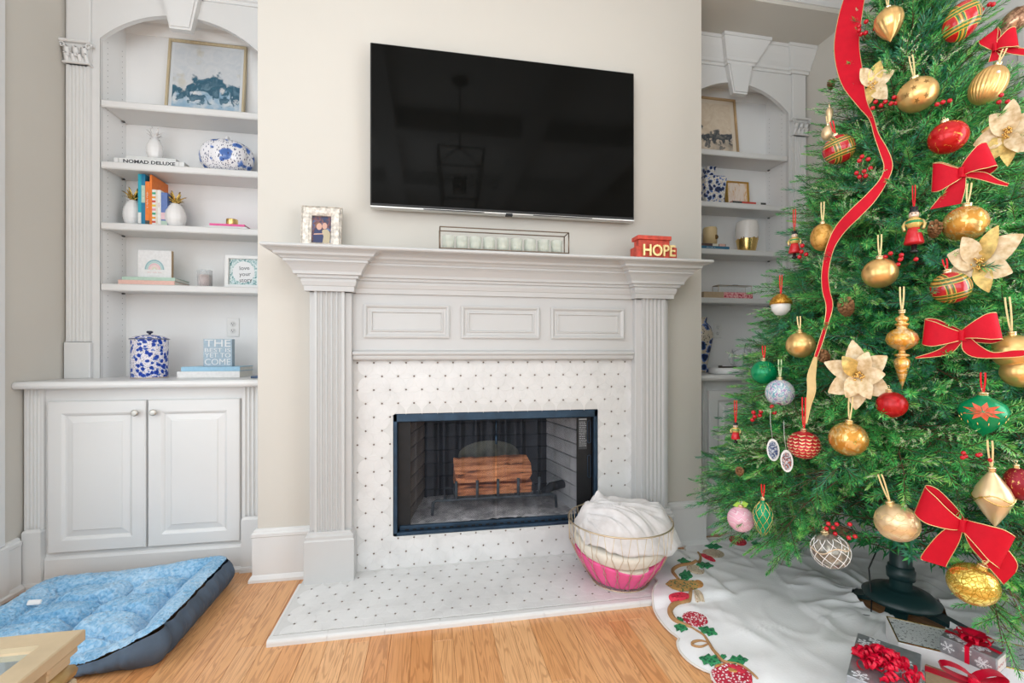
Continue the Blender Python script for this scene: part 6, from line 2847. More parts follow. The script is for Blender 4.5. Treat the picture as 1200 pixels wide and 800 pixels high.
class Sprigs:
    def __init__(self):
        self.v, self.f, self.m = [], [], []
        self.n = 0

    def add(self, v, f, m):
        self.v.append(v)
        self.f.append(f + self.n)
        self.m.append(np.full(len(f), m, dtype=np.int32))
        self.n += len(v)

    def stem(self, p0, p1, r):
        d = p1 - p0
        d /= max(1e-9, np.linalg.norm(d))
        a = np.cross(d, [0, 0, 1.0])
        if np.linalg.norm(a) < 1e-3:
            a = np.array([1.0, 0, 0])
        a /= np.linalg.norm(a)
        c = np.cross(d, a)
        vs = []
        for p, rr in ((p0, r), (p1, r * .6)):
            for k in range(3):
                q = 2 * PI * k / 3
                vs.append(p + (a * math.cos(q) + c * math.sin(q)) * rr)
        f = np.array([(0, 1, 4), (0, 4, 3), (1, 2, 5), (1, 5, 4), (2, 0, 3), (2, 3, 5)])
        self.add(np.array(vs), f, 0)

    def needles(self, p0, p1, n, ln, wd, mi, flat=.0, pitch=(62, 32), mi2=None):
        """needles set round a twig from p0 to p1"""
        d = p1 - p0
        L = np.linalg.norm(d)
        d = d / L
        a = np.cross(d, [0, 0, 1.0])
        a /= max(1e-6, np.linalg.norm(a))
        c = np.cross(a, d)
        t = (np.arange(n) + _rng.random(n) * .8) / n
        phi = np.arange(n) * 2.39996 + _rng.random(n) * .5
        pit = np.radians(pitch[0] + (pitch[1] - pitch[0]) * t + _rng.normal(0, 6, n))
        ll = ln * (1 - .35 * t ** 3) * (.85 + .3 * _rng.random(n))
        base = p0 + np.outer(t * L, d)
        ca, sa = np.cos(phi), np.sin(phi) * (1 - flat)
        rad = np.outer(ca, a) + np.outer(sa, c)
        dirn = np.outer(np.cos(pit), d) + rad * np.sin(pit)[:, None]
        dirn /= np.linalg.norm(dirn, axis=1)[:, None]
        side = np.cross(dirn, rad + .01)
        side /= np.maximum(1e-6, np.linalg.norm(side, axis=1))[:, None]
        tip = base + dirn * ll[:, None]
        midp = base + dirn * (ll * .5)[:, None]
        v = np.stack([base, midp - side * wd / 2, tip, midp + side * wd / 2], axis=1).reshape(-1, 3)
        i = np.arange(n)[:, None] * 4
        f = np.concatenate([i + np.array([[0, 1, 2]]), i + np.array([[0, 2, 3]])])
        m = np.full(len(f), mi, dtype=np.int32)
        alt = {1: (5, 2), 2: (1, 3), 3: (2, 4), 4: (2, 3), 5: (1, 2)}[mi]
        q = _rng.random(n)
        one = np.where(q < .22, alt[0], np.where(q < .36, alt[1], mi))
        m = np.concatenate([one, one]).astype(np.int32)
        self.v.append(v)
        self.f.append(f + self.n)
        self.m.append(m)
        self.n += len(v)

    def arrays(self):
        return np.concatenate(self.v), np.concatenate(self.f), np.concatenate(self.m)


def make_branch(kind):
    s = Sprigs()
    Lb = .34
    P = lambda t, dy=0, dz=0: np.array([Lb * t, dy, dz + .03 * math.sin(PI * t) - .02 * t])
    s.stem(P(0), P(.5), .0035)
    s.stem(P(.5), P(1), .0025)
    n = {'fir': 7, 'fir2': 7, 'pine': 7, 'frost': 8, 'bright': 7, 'teal': 7}[kind]
    for k in range(n + 1):
        if k == n:
            p0 = P(.80)
            d = np.array([1, 0, -.02])
            L = .16
        else:
            t = .22 + .66 * k / n
            sg = 1 if k % 2 == 0 else -1
            an = math.radians(_rng.uniform(34, 56))
            p0 = P(t)
            d = np.array([math.cos(an), sg * math.sin(an), _rng.uniform(-.30, .45)])
            L = _rng.uniform(.13, .18) * (1.0 - .25 * t)
        d = d / np.linalg.norm(d)
        p1 = p0 + d * L
        s.stem(p0, p1, .0016)
        q0 = p0 + d * L * .06
        if kind in ('fir', 'fir2'):
            tip = 3 if (kind == 'fir' and k % 4 == 0) else 2
            s.needles(q0, p0 + d * L * .62, 52, .030, .0027, 1 if kind == 'fir2' else 2, pitch=(68, 52))
            s.needles(p0 + d * L * .55, p1, 38, .026, .0027, tip, pitch=(60, 20))
        elif kind == 'pine':
            s.needles(q0, p1, 62, .044, .0022, 5 if k % 2 else 1, pitch=(56, 16))
        elif kind == 'teal':
            s.needles(q0, p1, 70, .032, .0030, 5, pitch=(66, 26))
        elif kind == 'bright':
            s.needles(q0, p0 + d * L * .62, 46, .026, .0032, 2, flat=.5, pitch=(66, 48))
            s.needles(p0 + d * L * .55, p1, 40, .025, .0036, 3, flat=.5, pitch=(58, 20))
        elif kind == 'frost':
            # short scaly cypress-like tips on many forks
            for q in range(6):
                f0 = p0 + d * L * (.2 + .14 * q)
                dd = d + np.array([0, (1 if q % 2 else -1) * .7, _rng.uniform(-.4, .5)])
                dd /= np.linalg.norm(dd)
                s.needles(f0, f0 + dd * .05, 18, .011, .0036, 4, pitch=(50, 22))
            s.needles(q0, p1, 26, .020, .0028, 4 if k % 3 == 0 else 2, pitch=(60, 30))
    return s.arrays()


KINDS = ['fir', 'fir2', 'pine', 'frost', 'bright', 'teal', 'fir', 'fir2']
VAR = [make_branch(k) for k in KINDS]
VMESH = []


def np_mesh(name, v, f, m, smooth=False):
    me = bpy.data.meshes.new(name)
    me.vertices.add(len(v))
    me.vertices.foreach_set('co', np.ascontiguousarray(v, dtype=np.float32).ravel())
    me.loops.add(len(f) * 3)
    me.loops.foreach_set('vertex_index', np.ascontiguousarray(f, dtype=np.int32).ravel())
    me.polygons.add(len(f))
    me.polygons.foreach_set('loop_start', np.arange(0, len(f) * 3, 3, dtype=np.int32))
    me.polygons.foreach_set('material_index', np.ascontiguousarray(m, dtype=np.int32))
    for x in F_MATS:
        me.materials.append(x)
    me.update(calc_edges=True)
    return me


for v, f, m in VAR:
    VMESH.append(np_mesh('branch', v, f, m))


def hidden_by_room(p):
    return p.x > XR - .13 or p.y > YC - .06


# places: rows of branch tips over the cone, plus an inner layer
cand = []
rr = random.Random(21)
NB = 1250
zs = []
z = .24
golden = 2.39996
i = 0
# sample by area
tot = 0
table = []
for k in range(330):
    zz = .26 + (ZTOP - .26) * k / 330
    tot += tree_r(zz)
    table.append((tot, zz))
for i in range(NB):
    q = (i + .5) / NB * tot
    lo = next(zz for c, zz in table if c >= q)
    zz = lo + rr.uniform(-.03, .03)
    phi = i * golden + rr.uniform(-.12, .12)
    inner = (i % 4 == 3)
    R_ = tree_r(zz) * (rr.uniform(.88, 1.06) if not inner else rr.uniform(.62, .85))
    f_ = (zz - .3) / (ZTOP - .3)
    el = math.radians(-16 + 50 * f_ + rr.uniform(-14, 14))
    if zz < .5:
        el = math.radians(-24 + rr.uniform(-12, 10))
    tip = Vector((AX + R_ * math.cos(phi), AY + R_ * math.sin(phi), zz))
    if hidden_by_room(tip) or tip.z < .16:
        continue
    # the lowest branches part in front of the stand
    side = (Vector((tip.x, tip.y)) - Vector((AX, AY))).dot(Vector((.62, -.78)))
    ahead = (Vector((tip.x, tip.y)) - Vector((AX, AY))).dot(Vector((-.78, -.62)))
    if tip.z < .64 and ahead > .10 and -.34 < side < .20:
        continue
    yaw = phi + rr.uniform(-.35, .35)
    sc = rr.uniform(.82, 1.12) * (1 if zz < 2.6 else .8)
    Mx = (Matrix.Rotation(yaw, 4, 'Z') @ Matrix.Rotation(-el, 4, 'Y') @ Matrix.Rotation(rr.uniform(-.7, .7), 4, 'X'))
    base = tip - (Mx @ Vector((.36 * sc, 0, 0)))
    W = Matrix.Translation(base) @ Mx @ Matrix.Scale(sc, 4)
    toward = Vector((0, 0, EYE)) - tip
    facing = (tip - Vector((AX, AY, zz))).normalized().dot(toward.normalized())
    kind = rr.choices(range(8), [4.4, 3.6, 1.5, 3.4, 3.6, 2.2, 3.6, 3.4])[0]
    # rank: how large it shows
    vis = facing > -.25 and not inner and zz < 2.95
    cand.append((toward.length if vis else 9 + toward.length, kind, W, facing))
cand.sort(key=lambda c: c[0])
restv, restf, restm, off = [], [], [], 0
for k, (rk, kind, W, facing) in enumerate(cand):
    if k < 300:
        o = bpy.data.objects.new('branch', VMESH[kind])
        COL.objects.link(o)
        o.parent = tree
        L = W.copy()
        L.translation = W.translation - WL[tree]
        o.matrix_local = L
    else:
        if facing < -.45 and k % 2:
            continue
        v, f, m = VAR[kind]
        A = np.array(W)
        vv = v @ A[:3, :3].T + A[:3, 3]
        restv.append(vv)
        restf.append(f + off)
        restm.append(m)
        off += len(v)
me = np_mesh('outer_foliage', np.concatenate(restv) - np.array(WL[tree]), np.concatenate(restf), np.concatenate(restm))
o = bpy.data.objects.new('further_branches', me)
COL.objects.link(o)
o.parent = tree
o['kind'] = 'stuff'
# dark inner mass of long needles round the trunk so that no wall shows through
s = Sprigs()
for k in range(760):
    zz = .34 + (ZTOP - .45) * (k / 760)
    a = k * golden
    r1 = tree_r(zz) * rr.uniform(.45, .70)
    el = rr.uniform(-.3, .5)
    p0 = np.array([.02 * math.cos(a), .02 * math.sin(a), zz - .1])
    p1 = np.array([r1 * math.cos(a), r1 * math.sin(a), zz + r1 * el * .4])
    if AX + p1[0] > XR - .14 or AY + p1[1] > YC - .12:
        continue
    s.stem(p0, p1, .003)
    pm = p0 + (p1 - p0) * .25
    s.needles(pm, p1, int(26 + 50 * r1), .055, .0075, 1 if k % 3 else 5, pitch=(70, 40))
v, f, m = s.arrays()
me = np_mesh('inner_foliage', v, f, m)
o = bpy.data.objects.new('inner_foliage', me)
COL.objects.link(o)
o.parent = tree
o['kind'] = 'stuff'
b = MB()
b.tube([(AX - (AX - stx), AY - (AY - sty), .14), (AX - .03, AY, .5), (AX, AY, 1.4), (AX, AY, 3.4)], [.024, .024, .02, .008], 10)
b.build('trunk', F_STEM, tree)
# ================================================================ ORNAMENTS: each one hangs on the outside of the tree
def on_tree(u, v, off=0.0):
    """where the line of sight through a point of the photograph meets the outside of the tree"""
    d = ray(u, v)
    t = .7
    while t < 4.5:
        p = Vector((0, 0, EYE)) + d * t
        if math.hypot(p.x - AX, p.y - AY) <= tree_r(p.z) + off:
            return p
        t += .004
    # beside the outline: nearest approach to the axis
    best = min((abs(math.hypot(d.x * t - AX, d.y * t - AY)), t) for t in [k * .01 for k in range(80, 400)])
    return Vector((0, 0, EYE)) + d * best[1]


def mpp(p):
    """metres per pixel of the photograph at p"""
    return (p.x * math.sin(YAW) + p.y * math.cos(YAW)) / FPX


def side_factor(p):
    """cosine between the line of sight to p and the lens axis: how much narrower a thing is than it shows near the frame's side"""
    d = p.x * math.sin(YAW) + p.y * math.cos(YAW)
    return d / math.hypot(p.x, p.y)


def facing_frame(p, roll=0.0, tip=0.0):
    """axes at p: x to the right and y up as seen from where the tree is looked at, z towards the room"""
    f = Vector((p.x, p.y, 0)).normalized()
    rgt = Vector((f.y, -f.x, 0))
    up = Vector((0, 0, 1))
    M = Matrix(((rgt.x, up.x, -f.x, p.x), (rgt.y, up.y, -f.y, p.y), (rgt.z, up.z, -f.z, p.z), (0, 0, 0, 1)))
    return M @ Matrix.Rotation(roll, 4, 'Z') @ Matrix.Rotation(tip, 4, 'X')


Z2Y = Matrix(((1, 0, 0, 0), (0, 0, 1, 0), (0, -1, 0, 0), (0, 0, 0, 1)))    # lathe axis z -> frame y (up)


def satin(name, c, rough=.32, metal=.55):
    return mat(name, c, rough, metal, noise=.07, nscale=22)


def patterned(name, base, over, scale, lo, hi, r0=.4, r1=.18, metal=.6, dist=1.2, kind='noise', bump=0):
    m = bpy.data.materials.new(name)
    nt = NT(m)
    c = nt.coord('Object', (scale, scale, scale))
    if kind == 'noise':
        t = nt.n('ShaderNodeTexNoise')
        t.inputs['Scale'].default_value = 1
        t.inputs['Detail'].default_value = 3
        t.inputs['Distortion'].default_value = dist
        out = t.outputs[0]
    elif kind == 'voronoi':
        t = nt.n('ShaderNodeTexVoronoi')
        t.inputs['Scale'].default_value = 1
        out = t.outputs['Distance']
    else:
        t = nt.n('ShaderNodeTexVoronoi', feature='DISTANCE_TO_EDGE')
        t.inputs['Scale'].default_value = 1
        out = t.outputs['Distance']
    nt.l(c, t.inputs['Vector'])
    nt.l(nt.ramp(out, [(lo, base), (hi, over)]), nt.b.inputs['Base Color'])
    f = nt.ramp(out, [(lo, (r0, r0, r0)), (hi, (r1, r1, r1))])
    nt.l(f, nt.b.inputs['Roughness'])
    nt.b.inputs['Metallic'].default_value = metal
    if bump:
        nt.bump(out, bump, .003)
    return m


def plaid(name, ground, ca, cb, sc):
    m = bpy.data.materials.new(name)
    nt = NT(m)
    c = nt.coord('Object', (sc, sc, sc), (0, .35, .5))
    sp = nt.n('ShaderNodeSeparateXYZ')
    nt.l(c, sp.inputs[0])
    col = None
    out = None
    for k, axis in enumerate((0, 2)):
        fr = nt.math('FRACT', sp.outputs[axis])
        g = nt.ramp(fr, [(0, (0, 0, 0)), (.40, (1, 1, 1)), (.47, (0, 0, 0)), (.66, (1, 1, 1)), (.73, (0, 0, 0))], 'CONSTANT')
        gd = nt.ramp(fr, [(0, (0, 0, 0)), (.36, (1, 1, 1)), (.40, (0, 0, 0)), (.52, (1, 1, 1)), (.60, (0, 0, 0)), (.73, (1, 1, 1)), (.77, (0, 0, 0))], 'CONSTANT')
        band = nt.ramp(fr, [(0, (0, 0, 0)), (.36, (.55, .55, .55)), (.77, (0, 0, 0))], 'CONSTANT')
        out = nt.mix(band, out if out is not None else ground, ca)
        out = nt.mix(g, out, ca)
        out = nt.mix(gd, out, cb)
    nt.l(out, nt.b.inputs['Base Color'])
    nt.b.inputs['Roughness'].default_value = .25
    nt.b.inputs['Coat Weight'].default_value = .6
    return m


OG = satin('satin_gold', (0.80, 0.50, 0.19), .28, .75)
OG2 = satin('pale_champagne', (0.82, 0.60, 0.35), .32, .6)
O_ROSE = patterned('rose_bronze_glitter', '#7d5a44', '#c49a7c', 60, .4, .6, .5, .3, .7)
O_DAM = patterned('gold_damask', '#c98f3c', '#e6bd78', 34, .46, .52, .45, .20, .65, 1.5)
O_SPEC = patterned('gold_speckle', '#c08a3a', '#dba85a', 70, .42, .5, .3, .5, .6, .5)
O_GLIT = patterned('gold_glitter', '#a56f1c', '#dba748', 90, .4, .6, .35, .5, .7)
O_MARB = patterned('gold_marble_finial', '#d99a38', '#eecf9a', 22, .4, .62, .3, .12, .55, 2.5)
O_CRACK = patterned('gold_crackle', '#a98428', '#e6c865', 75, .02, .10, .5, .16, .75, kind='edge', bump=.5)
O_RED = patterned('red_satin_ball', '#a50a12', '#c4121a', 20, .4, .6, .32, .25, .25)
O_REDG = patterned('red_gold_feather', '#c5161a', '#e0a040', 36, .60, .68, .22, .4, .3, 2.0)
O_CRIM = patterned('crimson_damask', '#8a0f22', '#c99a58', 60, .58, .62, .3, .3, .4, 2)
O_GRN = satin('emerald_ball', (0.0, 0.27, 0.10), .25, .25)
O_SWIRL = bpy.data.materials.new('swirled_paint')
_n2 = NT(O_SWIRL)
_c = _n2.coord('Object', (30, 30, 30))
_t = _n2.n('ShaderNodeTexNoise')
_t.inputs['Scale'].default_value = 1
_t.inputs['Detail'].default_value = 2
_t.inputs['Distortion'].default_value = 1.6
_n2.l(_c, _t.inputs['Vector'])
_n2.l(_n2.ramp(_t.outputs[0], [(.30, '#d9dfe0'), (.40, '#4f96a8'), (.44, '#e6e2e4'), (.49, '#6a3f96'), (.53, '#e8e2e6'), (.59, '#7fb09a'), (.63, '#e8e2e6'), (.68, '#b85a90')]), _n2.b.inputs['Base Color'])
_n2.b.inputs['Roughness'].default_value = .15
PL1 = plaid('plaid_red_green', '#c01018', '#1a7a34', '#d8a83a', 17)
PL2 = plaid('plaid_gold_red', '#b81420', '#3c6a2a', '#d0a24a', 19)
O_PINK = bpy.data.materials.new('pink_chevron')
_n3 = NT(O_PINK)
_c = _n3.coord('Object', (1, 1, 1))
_s = _n3.n('ShaderNodeSeparateXYZ')
_n3.l(_c, _s.inputs[0])
_w = _n3.math('ADD', _n3.math('MULTIPLY', _s.outputs[2], 46.0), _n3.math('MULTIPLY', _n3.math('SINE', _n3.math('MULTIPLY', _s.outputs[0], 300.0)), .22))
_n3.l(_n3.ramp(_n3.math('FRACT', _w), [(.0, '#e9b3c4'), (.5, '#e9b3c4'), (.55, '#f1e2e4'), (.75, '#d98fa8'), (.8, '#e9b3c4')]), _n3.b.inputs['Base Color'])
_n3.b.inputs['Roughness'].default_value = .25
CAP = mat('gold_cap', (0.86, 0.70, 0.42), .22, .9, noise=.05)
SHEER = mat('sheer_gold_ribbon', (0.72, 0.55, 0.26), .45, .25, noise=.1, nscale=40)
REDH = mat('red_hanger_ribbon', (0.66, 0.004, 0.012), .5, spec=.25, noise=.1)
GRNH = mat('pale_green_ribbon', (0.50, 0.62, 0.36), .5, noise=.1)
WHH = mat('white_string', (0.78, 0.78, 0.76), .7)


def hanger(t, F, y0, L, m, spread=.006, w=.0022, lean=0.0):
    """narrow ribbon loop rising from the cap"""
    b = MB(F)
    for sg in (-1, 1):
        pts = [(sg * .0015, y0), (sg * spread + lean * .5 * L, y0 + L * .6), (sg * spread * .8 + lean * L, y0 + L)]
        vs = []
        for i in range(7):
            q = i / 6
            x = (1 - q) ** 2 * pts[0][0] + 2 * q * (1 - q) * pts[1][0] + q * q * pts[2][0]
            y = (1 - q) ** 2 * pts[0][1] + 2 * q * (1 - q) * pts[1][1] + q * q * pts[2][1]
            vs += [(x - w, y, .002 * sg), (x + w, y, .002 * sg), (x + w, y, .002 * sg + .001), (x - w, y, .002 * sg + .001)]
        fs = []
        for i in range(6):
            o = i * 4
            for a, c in ((0, 1), (1, 2), (2, 3), (3, 0)):
                fs.append((o + a, o + c, o + 4 + c, o + 4 + a))
        b.add(vs, fs)
    b.build('hanger_ribbon', m, t)


def cap(t, F, y, r=.010, h=.012):
    b = MB(F @ Matrix.Translation((0, y, 0)) @ Z2Y)
    pr = [(r * .95, -.002), (r, .001), (r, h * .65), (r * 1.08, h * .72), (r * 1.02, h * .9), (r * .5, h), (r * .25, h * 1.25), (0, h * 1.3)]
    b.lathe(pr, 16)
    b.tube([(.0035 * math.cos(a), 0, h * 1.25 + .0045 + .0045 * math.sin(a)) for a in [2 * PI * k / 10 for k in range(10)]], .0009, 4, closed=True)
    b.build('cap', CAP, t)


def begin(name, label, cat, u, v, off, group=None, roll=0.0, tip=0.0):
    p = on_tree(u, v, off)
    t = thing(name, label, cat, p, group)
    return t, p, mpp(p), facing_frame(p) @ Matrix.Scale(side_factor(p), 4, (1, 0, 0)) @ Matrix.Rotation(roll, 4, 'Z') @ Matrix.Rotation(tip, 4, 'X')


def bauble(label, u, v, w, h, m, hang=SHEER, hl=26, roll=0.0, off=.035, prof=None, flutes=0, name='bauble', capr=None, lean=0.0, tip=0.0, depth=None):
    t, p, k, F = begin(name, label, 'ornament', u, v, off, None, roll, tip)
    F = facing_frame(p, roll, tip)
    W, H = w * k * side_factor(p), h * k
    if prof is None and abs(W / H - 1) < .16:
        W = H = (W + H) / 2
    b = MB(F @ Z2Y)
    if prof is None:
        n = 18
        P = [(W / 2 * math.sin(PI * i / n), -H / 2 * math.cos(PI * i / n)) for i in range(n + 1)]
    else:
        P = [(W * r, H * z) for r, z in prof]
    P = [(max(r, 1e-5), z) for r, z in P]
    if flutes:
        zs_ = [q[1] for q in P]

        def fn(s, q):
            x = q * (len(P) - 1)
            i = min(int(x), len(P) - 2)
            f = x - i
            r = P[i][0] * (1 - f) + P[i + 1][0] * f
            z = P[i][1] * (1 - f) + P[i + 1][1] * f
            a = 2 * PI * s
            r *= 1 + .05 * (abs(math.sin(a * flutes / 2 + z * 20)) - .6)
            return (r * math.cos(a), r * math.sin(a), z)
        b.sheet(fn, flutes * 6, 30, closed_u=True)
    else:
        b.lathe(P, 36)
    b.build('body', m, t)
    top = max(z for r, z in P)
    cap(t, F, top - .002, capr or max(.006, W * .11))
    if hang is not None and hl:
        hanger(t, F, top + .012, hl * k, hang, lean=lean)
    return t, p, k, F, W, H


def star_print(t, F, W, H, pts, r, m):
    """five-pointed stars printed on the curved face"""
    b = MB(F)
    for x, y, rot in pts:
        X, Y = x * W / 2, y * H / 2
        vs = []
        for i in range(10):
            a = rot + PI * i / 5
            q = r if i % 2 == 0 else r * .42
            xx, yy = X + q * math.cos(a), Y + q * math.sin(a)
            zz = W / 2 * math.sqrt(max(0, 1 - (xx / (W / 2)) ** 2 - (yy / (H / 2)) ** 2))
            vs.append((xx, yy, zz + .0006))
        zz = W / 2 * math.sqrt(max(0, 1 - (X / (W / 2)) ** 2 - (Y / (H / 2)) ** 2))
        vs.append((X, Y, zz + .0010))
        b.add(vs, [(i, (i + 1) % 10, 10) for i in range(10)])
    b.build('star_print', m, t)


def wraps(t, F, W, H, lines, r, m, name='raised_line', prof=None):
    """lines laid over the surface: each a list of (angle, height fraction -1..1)"""
    b = MB(F @ Z2Y)
    for ln in lines:
        pts = []
        for a, z in ln:
            if prof:
                # radius from the profile at this height
                zz = z
                rr_ = 0
                for (r0, z0), (r1, z1) in zip(prof[:-1], prof[1:]):
                    if min(z0, z1) <= zz <= max(z0, z1) and abs(z1 - z0) > 1e-9:
                        f = (zz - z0) / (z1 - z0)
                        rr_ = r0 + (r1 - r0) * f
                R_, Z_ = W * rr_ + r * .3, H * zz
            else:
                R_, Z_ = W / 2 * math.sqrt(max(0, 1 - z * z)) + r * .3, H / 2 * z
            pts.append((R_ * math.cos(a), R_ * math.sin(a), Z_))
        b.tube(pts, r, 5)
    b.build(name, m, t)


BROWNP = mat('bronze_star_print', (0.30, 0.17, 0.05), .4, .5)
TEAR = [(.0, -.5), (.10, -.42), (.30, -.20), (.46, .06), (.50, .22), (.44, .36), (.28, .46), (.08, .5)]
ONION = [(0, -.5), (.06, -.42), (.20, -.26), (.42, -.08), (.5, .06), (.47, .20), (.33, .36), (.16, .46), (.06, .5)]
DIAM = [(0, -.5), (.06, -.46), (.26, -.28), (.46, -.06), (.5, .04), (.40, .20), (.20, .38), (.08, .47), (.05, .5)]
EGG = None
A_ = bauble('fluted gold drop at the very top, under the frame edge beside the wide red ribbon', 1042, 30, 37, 40, OG, SHEER, 24, .05, prof=[(0, -.5), (.06, -.44), (.24, -.30), (.42, -.08), (.5, .12), (.46, .30), (.30, .44), (.1, .5)], flutes=12)
bauble('large red, green and gold plaid ball at the top of the tree', 1127, 25, 47, 44, PL1, REDH, 14, -.35)
bauble('bronze glittered drop at the top right above a red bow', 1180, 33, 36, 46, O_ROSE, None, 0, -.9, prof=TEAR, off=.02)
t, p, k, F, W, H = bauble('gold ball printed with bronze stars near the top of the tree', 1075, 111, 48, 41, OG, SHEER, 26, .12)
star_print(t, F, W, H, [(-.5, -.15, .2), (.45, .25, .7), (.05, .55, .1), (.35, -.55, .4), (-.1, -.65, .9), (-.15, .1, .3)], .0095, BROWNP)
t, p, k, F, W, H = bauble('fluted gold ball with a pearl stud at the right, below the top bow', 1158, 100, 48, 43, OG, SHEER, 14, -.35, flutes=26)
b = MB(F @ Matrix.Translation((W * .16, H * .20, W * .42)))
b.ball(.006, 12)
b.build('pearl', mat('pearl', (.85, .80, .72), .2, .2), t)
bauble('glossy red ball streaked with gold feathers beside the upper gold poinsettia', 1111, 161, 47, 40, O_REDG, None, 0, .15)
bauble('small gold and red plaid ball at the upper left edge of the tree', 983, 175, 39, 34, PL2, REDH, 16, .2)
bauble('tiny champagne ball above the small plaid ball at the left edge', 970, 156, 16, 17, OG2, SHEER, 9, 0)
bauble('tiny pale gold finial tip at the upper left edge above the champagne ball', 972, 137, 9, 22, OG2, None, 0, 0, prof=TEAR, capr=.004)
bauble('gold damask ball hanging under the upper red bow', 1131, 262, 55, 43, O_DAM, SHEER, 22, -.08)
bauble('gold speckled ball half covered by the long red ribbon', 964, 278, 30, 32, O_SPEC, SHEER, 22, 0)
bauble('plain satin gold ball in the middle of the tree, right of the long ribbon', 1031, 320, 43, 36, OG, SHEER, 24, 0)
bauble('plain satin gold ball near the left edge above the green ball', 938, 404, 35, 31, OG, SHEER, 15, .05)
bauble('plaid ball in front of the pale poinsettia leaves at mid height', 1114, 337, 51, 38, PL2, REDH, 12, .15)
FIN = [(0, -.5), (.03, -.44), (.14, -.30), (.235, -.17), (.25, -.12), (.19, -.085), (.11, -.07), (.23, -.052), (.23, -.035), (.11, -.02), (.10, .02), (.30, .05), (.45, .10), (.5, .16), (.45, .225), (.30, .275), (.16, .30),
       (.17, .33), (.22, .34), (.22, .355), (.12, .37), (.20, .40), (.20, .43), (.08, .46), (.05, .5)]
bauble('long gold finial of two bulbs left of the middle red bow', 1057, 412, 41, 92, O_MARB, SHEER, 26, 0, prof=FIN, name='finial_ornament')
bauble('plain emerald green ball at the left edge before the glass pitcher', 895, 436, 30, 29, O_GRN, REDH, 14, 0)
bauble('white ball swirled with pastel paint below the green ball', 914, 460, 34, 33, O_SWIRL, GRNH, 20, 0)
bauble('plain satin red ball under the long gold finial', 1045, 474, 38, 31, O_RED, None, 0, .15)
t, p, k, F, W, H = bauble('green onion shaped ornament with a red poinsettia, right of the red ball', 1152, 487, 64, 48, O_GRN, REDH, 22, 0, prof=[(0, -.5), (.07, -.44), (.20, -.36), (.42, -.10), (.5, .10), (.44, .28), (.26, .40), (.14, .46), (.12, .5)])
b = MB(F)
for row, (n, r) in enumerate(((9, .40), (6, .22))):
    for q in range(n):
        a = 2 * PI * q / n + row * .3
        L = W * r
        c = Vector((0, H * .14, 0))

        def sp(x, y):
            rr_ = W / 2 * max(.05, 1 - ((y - H * .10) / (H * .55)) ** 2) ** .5
            return (x, y, math.sqrt(max(0, rr_ ** 2 - x * x)) + .0012 + row * .001)
        pts = []
        for d, wd in ((0.08, 0), (.5, .17), (1, 0), (.5, -.17)):
            x = c.x + L * (d * math.cos(a) - wd * math.sin(a))
            y = c.y + L * .62 * (d * math.sin(a) + wd * math.cos(a))
            pts.append(sp(x, y))
        b.add(pts, [(0, 1, 2, 3)])
b.build('painted_poinsettia', mat('coral_red', (.66, .10, .04), .35, noise=.15, nscale=90), t)
b = MB(F)
for q in range(14):
    a = 2 * PI * q / 14
    x = W * .46 * math.cos(a)
    y = H * (-.02 + .14 * math.sin(q * 2.7))
    rr_ = W * .49
    b.tube([(x * .94, y - .004, math.sqrt(max(0, rr_ ** 2 - (x * .94) ** 2)) * .95), (x, y + .004, math.sqrt(max(0, rr_ ** 2 - x * x)) * .95)], .0013, 4)
b.build('gold_tracery', GOLD, t)
# scaled red ball
t, p, k, F, W, H = bauble('red ball covered in gold edged scales like a pine cone, lower left', 942, 521, 37, 33, mat('scale_red', (.45, .02, .025), .4, noise=.1), REDH, 36, 0)
bs_, bg_ = MB(F @ Z2Y), MB(F @ Z2Y)
rows = 9
for r_ in range(rows):
    z0 = .92 - 1.84 * r_ / (rows - 1)
    rad = math.sqrt(max(.02, 1 - z0 * z0))
    n = max(5, int(18 * rad))
    for q in range(n):
        a = 2 * PI * (q + (r_ % 2) * .5) / n
        wd = PI / n * 1.0
        def S(da, dz, lift):
            zz = max(-.99, z0 + dz)
            rr_ = math.sqrt(max(.01, 1 - zz * zz)) * W / 2 + lift
            return (rr_ * math.cos(a + da), rr_ * math.sin(a + da), zz * H / 2)
        bs_.add([S(-wd, .02, .001), S(wd, .02, .001), S(wd * .8, -.16, .0038), S(0, -.24, .0046), S(-wd * .8, -.16, .0038)], [(0, 1, 2, 3, 4)])
        bg_.add([S(wd * .86, -.12, .0040), S(wd * .8, -.17, .0043), S(0, -.26, .0050), S(-wd * .8, -.17, .0043), S(-wd * .86, -.12, .0040), S(0, -.17, .0049)], [(0, 1, 2, 5), (2, 3, 4, 5)])
bs_.build('scales', mat('glitter_red', (.58, .02, .03), .3, .2, noise=.3, nscale=120), t, kind='stuff')
bg_.build('gold_scale_edges', mat('pale_gold_edge', (.84, .66, .36), .35, .5), t, kind='stuff')
bauble('mottled gold ball below the cream poinsettia', 994, 514, 46, 41, O_DAM, SHEER, 26, -.05)
bauble('pale pink chevron ball near the bottom left edge', 868, 608, 30, 31, O_PINK, GRNH, 4, 0)
b = MB(on_tree(868, 592, .05) and facing_frame(on_tree(868, 592, .05)))
b.prism([(-.030, -.004), (-.012, -.010), (.020, -.004), (.028, .012), (.010, .020), (.004, .008), (-.012, .014)], -.002, .002)
o = b.build('felt_leaf', mat('lime_felt', (.36, .60, .08), .8, noise=.1), None, origin=on_tree(868, 592, .05))
tag(o, 'lime green felt leaf on top of the pink chevron ball', 'leaf')
t, p, k, F, W, H = bauble('green drop laced with gold lattice beside the pink ball', 894, 607, 24, 44, O_GRN, REDH, 14, 0, prof=[(0, -.5), (.12, -.44), (.36, -.24), (.5, .02), (.46, .20), (.26, .38), (.10, .46), (.08, .5)])
